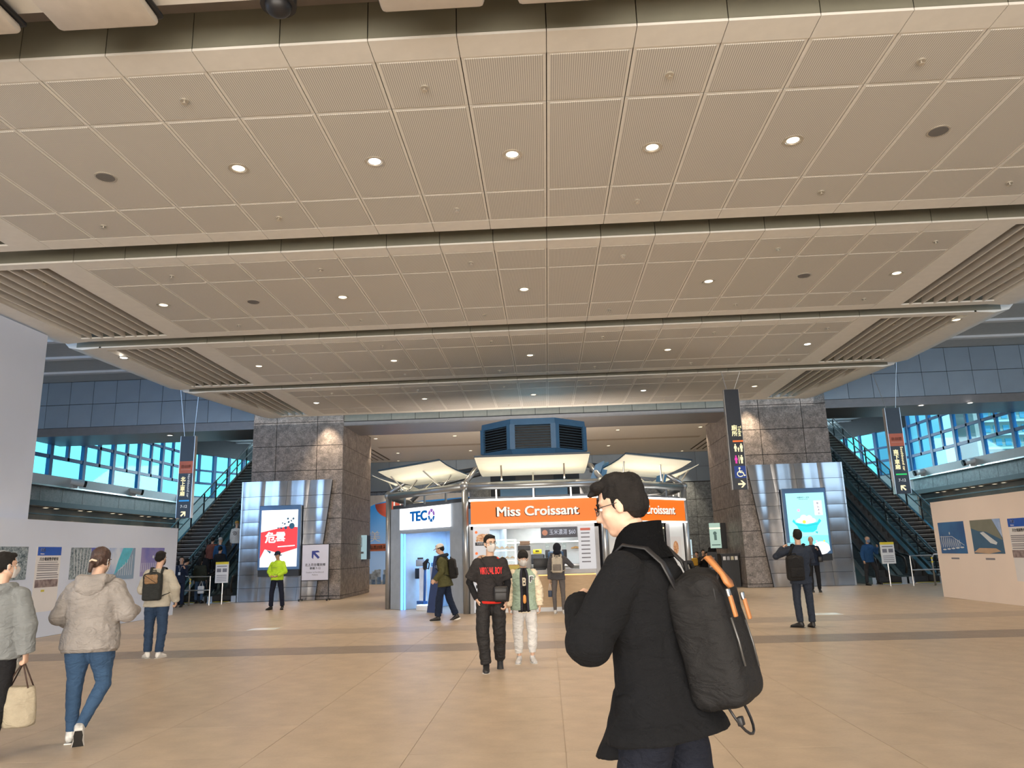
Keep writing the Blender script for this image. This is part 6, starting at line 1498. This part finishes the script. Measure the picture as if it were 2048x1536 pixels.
# open jacket shell: torso loft with a gap in front
mb = MB(); secs = torso_secs(p, .13, .042, .02, .5)[:-1]; rings = []; n = 26
for (cc, ax, ay) in secs:
    rings.append(mb.vv([cc + ax * math.cos(th) + ay * math.sin(th) for th in [D(90 + 13 + (360 - 26) * i / n) for i in range(n + 1)]]))
for a, b in zip(rings, rings[1:]):
    for i in range(n): mb.f([a[i], a[i + 1], b[i + 1], b[i]])
bmesh.ops.recalc_face_normals(mb.bm, faces=mb.bm.faces[:]); bmesh.ops.solidify(mb.bm, geom=mb.bm.faces[:], thickness=.02)
pmesh(p, 'quilted_jacket', mb, m_quilt, fusev=.010, it=1, wr=.007, wf=18, ws=(1, 1, 1))
for s in (0, 1):
    pts = [r[0 if s == 0 else -1] for r in []]
tr_ = MB()
for th0 in (D(90 + 13), D(90 - 13)):
    tr_.tube([cc + ax * 1.04 * math.cos(th0) + ay * 1.04 * math.sin(th0) for (cc, ax, ay) in secs], [.017] * len(secs), 6)
pmesh(p, 'front_trim', tr_, fab('trim_navy', (.03, .03, .045)))
jq = p.parts['quilted_jacket']; print_on(p, jq, 'F', .12, m_bw, -.115, .34, wid=.07, bold=.08); print_on(p, jq, 'F', .10, m_inkk, -.115, .34, wid=.045, bold=.03, off=.008)
pmesh(p, 'cream_hem', MB().loft([(cc, ax * 1.0, ay * 1.0) for cc, ax, ay in torso_secs(p, .17, .012, 0)[:2]], 18), mat('print_cream', (.70, .62, .48), .6))
o = MB(); cc = p.U(.0, .135, .04); o.ell(cc, (.034 * k, .012, .07 * k), 12, 8, p.R); pmesh(p, 'shirt_picture', o, m_or2)

# 4 person with the white cap, walking left
loc = P3(890, 1241)
p = person('person in white cap and olive jacket with black backpack walking past the appliance shop', loc, D(86), 1.74, lean=D(6), pitch=D(-12), vox=.013, fat=1.05,
           legs=(((-.03, .28, -1), (0, .08, -1)), ((.03, -.20, -1), (0, -.42, -1))), arms=(((-.10, .02, -1), (.05, .75, -.65)), ((.10, .0, -1), (-.05, .75, -.65))), hand_curl=.9)
hair(p, style='short'); cap(p, fab('cap_cream', (.75, .70, .62)))
trousers(p, fab('jeans_dark_navy', (.012, .022, .05)), (.092, .080, .076), wr=.008); shoes(p, m_sblack, m_solew, pitchs=(0, D(-20)))
jacket(p, fab('jacket_olive', (.085, .085, .035), .8), L=.17, bulk=.034, flare=.03, sr=(.082, .074, .060), collar=.02, wr=.009)
mb = MB(); mb.tube([p.U(.09, .07, .50), p.U(.10, -.04, .52), p.U(0, -.12, .53), p.U(-.10, -.04, .52), p.U(-.09, .07, .50), p.U(0, .10, .44)], .045, 10); pmesh(p, 'scarf_hood', mb, fab('scarf_navy', (.025, .035, .05)), fusev=.014)
backpack(p, fab('backpack_black', (.012, .012, .013)), 'square black backpack on the person with the white cap', size=(.29, .15, .44), z=.20, y=-.215)

# 5 customer at the counter, back view
loc = P3(1119, 1228)
p = person('customer in grey hoodie ordering at the snack counter, seen from behind', loc, D(-4), 1.64, lean=D(4), vox=.013, front=False,
           legs=(((-.05, .04, -1), (.02, -.04, -1)), ((.06, -.02, -1), (.0, -.03, -1))), arms=(((-.16, -.02, -1), (-.02, .0, -1)), ((.66, .30, -.70), (-.35, .80, .35))), hand_curl=.8)
trousers(p, fab('leggings_grey', (.13, .12, .12)), (.080, .060, .044)); shoes(p, mat('sneaker_pale', (.6, .6, .6), .5), m_solew)
jacket(p, fab('hoodie_dark_grey', (.085, .085, .095)), L=.10, bulk=.024, sr=(.070, .062, .05), wr=.008)
mb = MB(); mb.ell(p.Hd(0, -.02, .02), (.10, .115, .125), 14, 10, p.Rh); mb.ell(p.Hd(0, -.06, -.09), (.10, .09, .07), 12, 8, p.Rh); mb.ell(p.Hd(.05, .06, .05), (.05, .06, .04), 10, 8, p.Rh)
pmesh(p, 'hood', mb, fab('hood_navy_black', (.015, .018, .028)), fusev=.013, wr=.004)
backpack(p, fab('backpack_beige', (.52, .48, .40)), 'beige backpack worn by the customer at the snack counter', size=(.27, .14, .38), z=.26, y=-.20, mp=fab('pocket_beige_dark', (.22, .20, .18)))
t = empty('drink_pouch', p.Wm @ (p.arms[0][2] + V((-.02, 0, -.3))), 'small dark blue pouch dangling from the left hand of the customer in grey', 'pouch')
w_ = p.arms[0][2]; pmesh(p, 'pouch_body', MB().rbox(w_ + V((0, .02, -.33)), (.09, .05, .15), .012), mat('pouch_navy', (.02, .04, .09), .5), parent=t); pmesh(p, 'cord', MB().tube([w_ + V((-.0, .02, -.07)), w_ + V((-.03, .02, -.26)), w_ + V((.03, .02, -.26)), w_ + V((.0, .02, -.07))], .005, 5), m_bw, parent=t)

# 6 guard
loc = P3(552, 1219)
m_hv = fab('hi_vis_yellow', (.50, .78, .04), .6, .2)
p = person('security guard in yellow high visibility jacket with clasped hands', loc, D(180) - D(8), 1.72, pitch=D(-10), vox=.014, skin=m_skind, fat=1.06,
           legs=(((-.20, .03, -1), (-.08, -.02, -1)), ((.16, .03, -1), (.04, -.02, -1))), arms=(((-.34, .10, -1), (.62, .62, -.45)), ((.34, .10, -1), (-.62, .62, -.45))), hand_curl=1.0)
hair(p, style='short'); cap(p, fab('cap_navy', (.02, .03, .06)))
trousers(p, fab('trousers_navy', (.012, .016, .035)), (.088, .074, .066)); shoes(p, m_sblack, m_soleb, yaws=(D(18), D(-18)))
j = jacket(p, m_hv, L=.06, bulk=.034, sr=(.076, .070, .056), collar=.02, wr=.010)
for z in (.10, .30): pmesh(p, 'reflective_band', MB().loft([(p.U(0, 0, z), V((1, 0, 0)) * .198 * p.k, V((0, 1, 0)) * .150 * p.k), (p.U(0, 0, z + .012), V((1, 0, 0)) * .198 * p.k, V((0, 1, 0)) * .150 * p.k)], 20), mat('band_grey_green', (.18, .32, .08), .4))
pmesh(p, 'belt_band', MB().loft([(p.U(0, 0, -.055), V((1, 0, 0)) * .19 * p.k, V((0, 1, 0)) * .145 * p.k), (p.U(0, 0, -.015), V((1, 0, 0)) * .19 * p.k, V((0, 1, 0)) * .145 * p.k)], 20), m_hv)

# 7 woman in the beige hooded jacket
loc = P3(163, 1484)
p = person('woman in beige hooded jacket and blue jeans walking away', loc, D(10), 1.63, yaw=D(-14), pitch=D(-10), lean=D(3), vox=.0085, fat=1.27, front=True,
           legs=(((-.05, .04, -1), (.04, -.05, -1)), ((.10, .10, -1), (-.30, -.56, -1))), arms=(((-.34, -.04, -1), (.22, .62, -.30)), ((.40, -.02, -1), (-.05, .80, .05))), hand_curl=.8)
hair(p, m_hairb, style='pony'); mask(p)
pmesh(p, 'hair_tie', MB().tube([p.Hd(.03, -.115, -.028), p.Hd(0, -.135, -.02), p.Hd(-.03, -.115, -.028)], .009, 8, round_=True), mat('tie_cream', (.6, .5, .38), .6))
trousers(p, fab('jeans_blue', (.04, .085, .165), .8, .4, 500), (.098, .070, .048), wr=.006)
shoes(p, mat('sneaker_white_grey', (.55, .55, .53), .5, var=.35, vscale=25), m_solew, pitchs=(D(-4), D(-58)), yaws=(D(6), D(18)))
jacket(p, fab('padded_jacket_beige', (.27, .25, .235), .65, .3, 60), L=.13, bulk=.050, sr=(.100, .092, .060), hood=1, wr=.010)
mb = MB(); mb.tube([p.U(.11, .07, .505), p.U(.135, -.03, .50), p.U(.10, -.13, .50), p.U(0, -.17, .495), p.U(-.10, -.13, .50), p.U(-.135, -.03, .50), p.U(-.11, .07, .505)], [.035, .042, .045, .045, .045, .042, .035], 12, round_=True)
mb.ell(p.U(0, -.155, .44), (.135 * p.k, .06 * p.k, .105 * p.k), 14, 10, p.R); pmesh(p, 'hood', mb, fab('padded_jacket_beige', (.27, .25, .235)), fusev=.010, wr=.008)
pmesh(p, 'waist_hem', MB().loft([(cc, ax * 1.0, ay * 1.0) for cc, ax, ay in [torso_secs(p, .15, .034, 0)[0], torso_secs(p, .10, .05, 0)[0]]], 22), fab('padded_jacket_beige', (.27, .25, .235)))

# 8 person in the grey hoodie at the left edge
loc = (-4.47, 6.15, 0)
p = person('person in grey hoodie at the left edge carrying a cream tote bag', loc, D(6), 1.60, yaw=D(-36), vox=.0085, fat=1.12,
           legs=(((-.05, .10, -1), (.0, -.05, -1)), ((.04, -.05, -1), (.0, -.25, -1))), arms=(((-.2, 0, -1), (0, .2, -1)), ((.24, -.02, -1), (.02, .16, -1))), hand_curl=(.6, 1.25))
hair(p, style='short'); hair_p = p; mask(p)
trousers(p, fab('trousers_black', (.014, .014, .016)), (.09, .07, .056)); shoes(p, mat('shoe_offwhite', (.65, .64, .6), .5), m_solew, pitchs=(0, D(-25)))
jacket(p, fab('hoodie_grey_blue', (.20, .215, .22)), L=.11, bulk=.046, sr=(.090, .090, .078), hood=1, wr=.008, name='hoodie')
w_ = p.arms[1][2] + V((0, 0, -.085)); 
t = empty('tote_bag', p.Wm @ (w_ + V((0, 0, -.4))), 'cream tote bag hanging from the hand of the person in the grey hoodie', 'bag')
mb = MB(); c0 = w_ + V((-.02, 0, -.30)); mb.loft([(c0 + V((0, 0, -.17)), V((.11, 0, 0)), V((0, .07, 0))), (c0 + V((0, 0, -.155)), V((.145, 0, 0)), V((0, .085, 0))), (c0, V((.145, 0, 0)), V((0, .085, 0))), (c0 + V((0, 0, .13)), V((.12, 0, 0)), V((0, .05, 0)))], 20)
pmesh(p, 'bag_body', mb, fab('canvas_cream', (.40, .35, .26), .85), fusev=.010, parent=t, wr=.01)
for y in (-.04, .04): pmesh(p, 'handle', MB().tube([c0 + V((-.09, y, .12)), w_ + V((-.02, y * .3, -.01)), w_ + V((.0, y * .3, 0)), c0 + V((.09, y, .12))], .006, 6), m_hairb, parent=t)
t = empty('water_bottle', p.Wm @ (w_ + V((-.07, .02, -.0))), 'clear plastic water bottle held with the tote bag at the left edge', 'bottle')
pmesh(p, 'bottle_body', MB().loft([(w_ + V((-.06, .01, -.09)), V((.03, 0, 0)), V((0, .03, 0))), (w_ + V((-.06, .01, .05)), V((.031, 0, 0)), V((0, .031, 0))), (w_ + V((-.06, .01, .09)), V((.014, 0, 0)), V((0, .014, 0)))], 14), m_clear, parent=t); pmesh(p, 'bottle_cap', MB().cyl(w_ + V((-.06, .01, .09)), .016, .02), m_bw, parent=t)

# 9 man in cream sweater with backpack
loc = P3(306, 1316)
p = person('man in cream sweater and blue jeans facing the photographs', loc, D(4), 1.66, yaw=D(-14), pitch=D(-6), vox=.011, fat=1.12, front=True,
           legs=(((-.05, .05, -1), (.03, -.04, -1)), ((.07, .0, -1), (-.05, -.06, -1))), arms=(((-.30, .04, -1), (.35, .75, -.15)), ((.40, .0, -1), (-.08, .45, -.8))), hand_curl=.8)
hair(p, style='short'); mask(p, mat('mask_black', (.02, .02, .022), .7))
trousers(p, fab('jeans_mid_blue', (.028, .055, .11)), (.098, .078, .066), wr=.009); shoes(p, m_solew, m_solew, yaws=(D(40), D(-10)))
jacket(p, fab('sweater_cream', (.47, .44, .37)), L=.11, bulk=.036, sr=(.090, .084, .064), wr=.009, name='sweater')
backpack(p, fab('backpack_charcoal', (.03, .033, .033)), 'black backpack with brown netted top on the man in the cream sweater', size=(.30, .14, .44), z=.22, y=-.215, pocket=False)
t_, c, Rb, add = backpack.__defaults__ and (None, p.U(0, -.215, .22), p.R, None)
o = empty('net_pouch', p.Wm @ p.U(0, -.29, .36), 'brown crinkled pouch strapped on top of the black backpack by the low left wall', 'pouch')
pmesh(p, 'pouch_body', MB().rbox(p.U(0, -.29, .345), (.22 * p.k, .04, .15 * p.k), .018, p.R, seg=3), fab('foil_brown', (.28, .17, .09), .4, .9, 40), fusev=.009, wr=.008, wf=22, parent=o)
pmesh(p, 'cord', MB().tube([p.U(-.1, -.315, .41), p.U(.1, -.315, .28)], .004, 5), m_black, parent=o)

# 10 man in dark suit photographing
loc = P3(1613, 1255)
p = person('man in dark navy suit holding up his phone towards the bathtub screen', loc, D(-2), 1.74, lean=D(-4), pitch=D(8), vox=.011, front=False, fat=1.02,
           legs=(((-.03, .10, -1), (.02, -.10, -1)), ((.05, .03, -1), (-.0, -.06, -1))), arms=(((-.62, .42, -.42), (.66, .50, .55)), ((.28, .42, -.80), (-.45, .5, .75))), hand_curl=.9)
hair(p, style='short'); ms = fab('suit_navy', (.022, .03, .048), .75, .15)
trousers(p, ms, (.084, .068, .060)); shoes(p, m_sblack, m_soleb, yaws=(D(50), D(4)))
jacket(p, ms, L=.17, bulk=.022, flare=.012, sr=(.070, .062, .05), wr=.006)
backpack(p, fab('backpack_black', (.012, .012, .013)), 'black backpack slung on the left shoulder of the man in the navy suit', size=(.30, .17, .42), z=.12, y=-.19, ofs=-.14)
hpt = (p.arms[0][2] + p.arms[1][2]) / 2 + V((0, .06, .08))
t = empty('smartphone', p.Wm @ hpt, 'smartphone held up by the man in the navy suit', 'phone'); pmesh(p, 'phone_body', MB().rbox(hpt, (.15, .01, .075), .006), m_black, parent=t); pmesh(p, 'phone_screen', MB().box(hpt.x - .07, hpt.x + .07, hpt.y - .007, hpt.y - .0055, hpt.z - .034, hpt.z + .034), emis('phone_screen', (.3, .6, .7), .8), False, parent=t)

# 11 man behind
loc = P3(1633, 1184)
p = person('man in dark jacket with a phone, standing behind the man in the navy suit', loc, D(170), 1.69, vox=.014, skin=m_skind,
           legs=(((-.04, .03, -1), (.0, -.03, -1)), ((.05, .03, -1), (.0, -.03, -1))), arms=(((-.25, .15, -1), (.35, .55, .75)), ((.18, .0, -1), (0, .2, -1))), hand_curl=.9)
hair(p, style='bald'); dj = fab('jacket_navy_black', (.015, .022, .04)); trousers(p, fab('trousers_black', (.014, .014, .016)), (.084, .07, .058)); shoes(p, m_sblack, m_soleb); jacket(p, dj, L=.12, bulk=.028, sr=(.072, .066, .052), collar=.02)
t = empty('shoulder_bag', p.Wm @ p.U(-.2, .08, .05), 'small dark shoulder bag of the man behind the navy suit', 'bag')
pmesh(p, 'bag_body', MB().rbox(p.U(-.21, .09, .08), (.14, .07, .18), .03, p.R), m_black, parent=t); pmesh(p, 'strap', MB().tube([p.U(-.2, .09, .16), p.U(-.1, .1, .45), p.U(-.09, -.03, .52)], .012, 6), m_black, parent=t)

# 12 man in blue jacket by the right escalator
loc = (11.0, 27.0, 0); m_bj = fab('jacket_blue', (.02, .075, .20))
p = person('man in blue jacket on the phone striding beside the right escalator', loc, D(200), 1.66, lean=D(5), vox=.015, skin=m_skind, fat=1.08,
           legs=(((-.42, .12, -1), (-.22, -.2, -1)), ((.12, -.05, -1), (.02, -.08, -1))), arms=(((-.45, .25, -.8), (.25, .45, .85)), ((.35, .0, -1), (.05, .3, -.9))), hand_curl=.9)
hair(p, style='bald'); mask(p, mat('mask_blue', (.35, .45, .65), .7)); trousers(p, fab('trousers_dark_grey', (.03, .03, .035)), (.084, .07, .058)); shoes(p, m_sblack, m_soleb); jacket(p, m_bj, L=.12, bulk=.034, sr=(.078, .072, .056), collar=.02)

# 13 staff with the lanyard
loc = P3(357, 1214)
p = person('staff member in navy uniform with a white lanyard card near the left escalator', loc, D(190), 1.66, vox=.014, yaw=D(20),
           legs=(((-.02, .03, -1), (.0, -.03, -1)), ((.03, .03, -1), (.0, -.03, -1))), arms=(((-.2, .1, -1), (.2, .5, .8)), ((.15, .05, -1), (-.1, .4, -.9))), hand_curl=.8)
hair(p, style='short'); un = fab('uniform_navy', (.015, .025, .055)); trousers(p, un, (.08, .066, .054)); shoes(p, m_sblack, m_soleb); jacket(p, un, L=.12, bulk=.018, sr=(.062, .056, .044))
pmesh(p, 'id_card', MB().box(-.035, .035, .155, .16, p.hip.z + .16 * p.k, p.hip.z + .26 * p.k), m_bw, False); pmesh(p, 'lanyard', MB().tube([p.U(-.05, .10, .48), p.U(0, .145, .27), p.U(.05, .10, .48)], .004, 5), m_bw)

# 14+ people on and before the left escalators
def extra(label, loc, rz, H, top, bot, st='short', arms=None, hz=0, lean=0, hatm=None, vox=.017, front=False, sit=None, legs=None, mk=False, hood=None, L=.12, bulk=.03, fat=1.0):
    p = person(label, loc, rz, H, vox=vox, front=front, arms=arms, lean=lean, sit=sit, legs=legs, fat=fat)
    if hatm: cap(p, hatm, False, 'knit_hat', True)
    if hood:
        mb = MB(); mb.ell(p.Hd(0, -.015, .01), (.098, .105, .13), 12, 8, p.Rh); mb.ell(p.U(0, 0, .50), (.13, .11, .07), 12, 8, p.R); pmesh(p, 'headscarf', mb, hood, fusev=.015)
    if not hatm and not hood: hair(p, style=st)
    if mk: mask(p)
    trousers(p, bot); shoes(p, m_sblack, m_soleb); jacket(p, top, L=L, bulk=bulk, sr=(.070, .064, .05)); return p
f_dk = fab('coat_black_blue', (.015, .017, .022)); f_dg = fab('coat_dark_green', (.03, .035, .025)); f_jn = fab('jeans_faded', (.06, .11, .20)); f_bl = fab('coat_blue', (.02, .08, .20)); f_rd = fab('coat_brick', (.16, .06, .05)); f_wh = fab('sweatshirt_white', (.62, .64, .66))
up = lambda y: SL * (y - 28.3) + .2 + .01
def atx(px, x, y): return x
q = extra('person in white sweatshirt with a dark spiral print riding up the left escalator', (-12.5, 30.3, up(30.3) - .02), D(0), 1.68, f_wh, f_jn, hatm=fab('hat_tan', (.55, .35, .10)))
sp = MB(); pts = [q.U(.0 + r_ * math.cos(a_), -.20, .28 + r_ * math.sin(a_)) for a_, r_ in [(i * .6, .015 + i * .0055) for i in range(16)]]
sp.tube(pts, .010, 6); pmesh(q, 'spiral_print', sp, m_inkk)
extra('person in blue coat with a grey fur hood riding the left escalator', (-12.62, 29.1, up(29.1)), D(0), 1.68, f_bl, f_dk, hatm=fab('fur_grey', (.40, .42, .45)))
extra('person in brick red coat beside the blue coat on the left escalator', (-13.02, 29.3, up(29.3)), D(5), 1.60, f_rd, f_dk)
extra('person in black coat stepping onto the left escalator', (-12.35, 28.5, up(28.5)), D(-4), 1.70, f_dk, f_dk)
extra('person with shoulder length hair and dark top on the left escalator', (-12.85, 28.2, .25), D(4), 1.62, f_dk, f_jn, 'long')
extra('person in dark green coat at the foot of the left escalator', (-12.55, 27.35, .02), D(0), 1.60, f_dg, f_jn, 'long', fat=1.1)
extra('stooping person in black at the guard fence of the left escalator', (-13.0, 26.75, .02), D(-30), 1.62, f_dk, f_dk, lean=D(22), fat=1.1)
extra('person in black coat before the left stairs', (-13.45, 27.6, 0), D(10), 1.60, f_dk, f_dk, 'long')
t = empty('shopping_bag', (-12.28, 26.9, .3), 'white shopping bag at the foot of the left escalator', 'bag'); MB().rbox((-12.3, 26.95, .48), (.22, .1, .26), .03).build('bag_body', m_wpaint, t); MB().tube([(-12.37, 26.95, .6), (-12.3, 26.95, .78), (-12.23, 26.95, .6)], .008, 5).build('handle', m_wpaint, t)
# seated people in the waiting area
sl_ = (((-.06, 1, -.05), (0, .1, -1)), ((.06, 1, -.05), (0, .1, -1)))
hu = (((-.15, .3, -.9), (.3, .7, .6)), ((.15, .3, -.9), (-.3, .7, .6)))
extra('seated person in dark jacket and white mask with a yellow bag', (5.62, 32.2, 0), D(175), 1.62, f_dk, fab('trousers_cream', (.55, .50, .42)), sit=.50, legs=sl_, arms=hu, mk=True, front=True)
t = empty('straw_bag', (5.8, 31.6, .6), 'yellow woven bag on the lap of the masked seated person', 'bag'); MB().rbox((5.85, 31.55, .86), (.42, .16, .30), .04).build('bag_body', mat('weave_yellow', (.70, .42, .05), .7, bump=.8, bscale=60), t); MB().tube([(5.72, 31.55, 1.0), (5.85, 31.55, 1.12), (5.98, 31.55, 1.0)], .012, 6).build('handle', m_tan, t)
extra('seated woman in a mustard headscarf', (6.05, 34.6 + 1.2, 0), D(172), 1.66, fab('shawl_brown', (.25, .15, .09)), f_dk, sit=.62, legs=sl_, arms=hu, hood=fab('scarf_mustard', (.62, .42, .16)), front=True)
extra('seated person leaning left behind the metal seats', (6.75, 35.2, 0), D(150), 1.6, f_dg, f_dk, sit=.5, legs=sl_, arms=hu, front=True)
extra('seated person in navy jacket bending over behind the metal seats', (7.1, 35.0, 0), D(190), 1.62, fab('jacket_ink', (.03, .04, .07)), f_dk, sit=.5, legs=sl_, arms=hu, front=True, lean=D(14))
extra('seated person in black holding a phone to the ear left of the waste bin', (6.62, 33.1, 0), D(178), 1.7, f_dk, f_dk, sit=.55, legs=sl_, arms=(((-.3, .3, -.8), (.3, .3, .9)), ((.15, .3, -.9), (-.3, .7, .6))), front=True)
extra('person with long dark hair standing behind the seated phone caller', (7.62, 35.8, 0), D(10), 1.72, f_dk, f_dk, 'long')
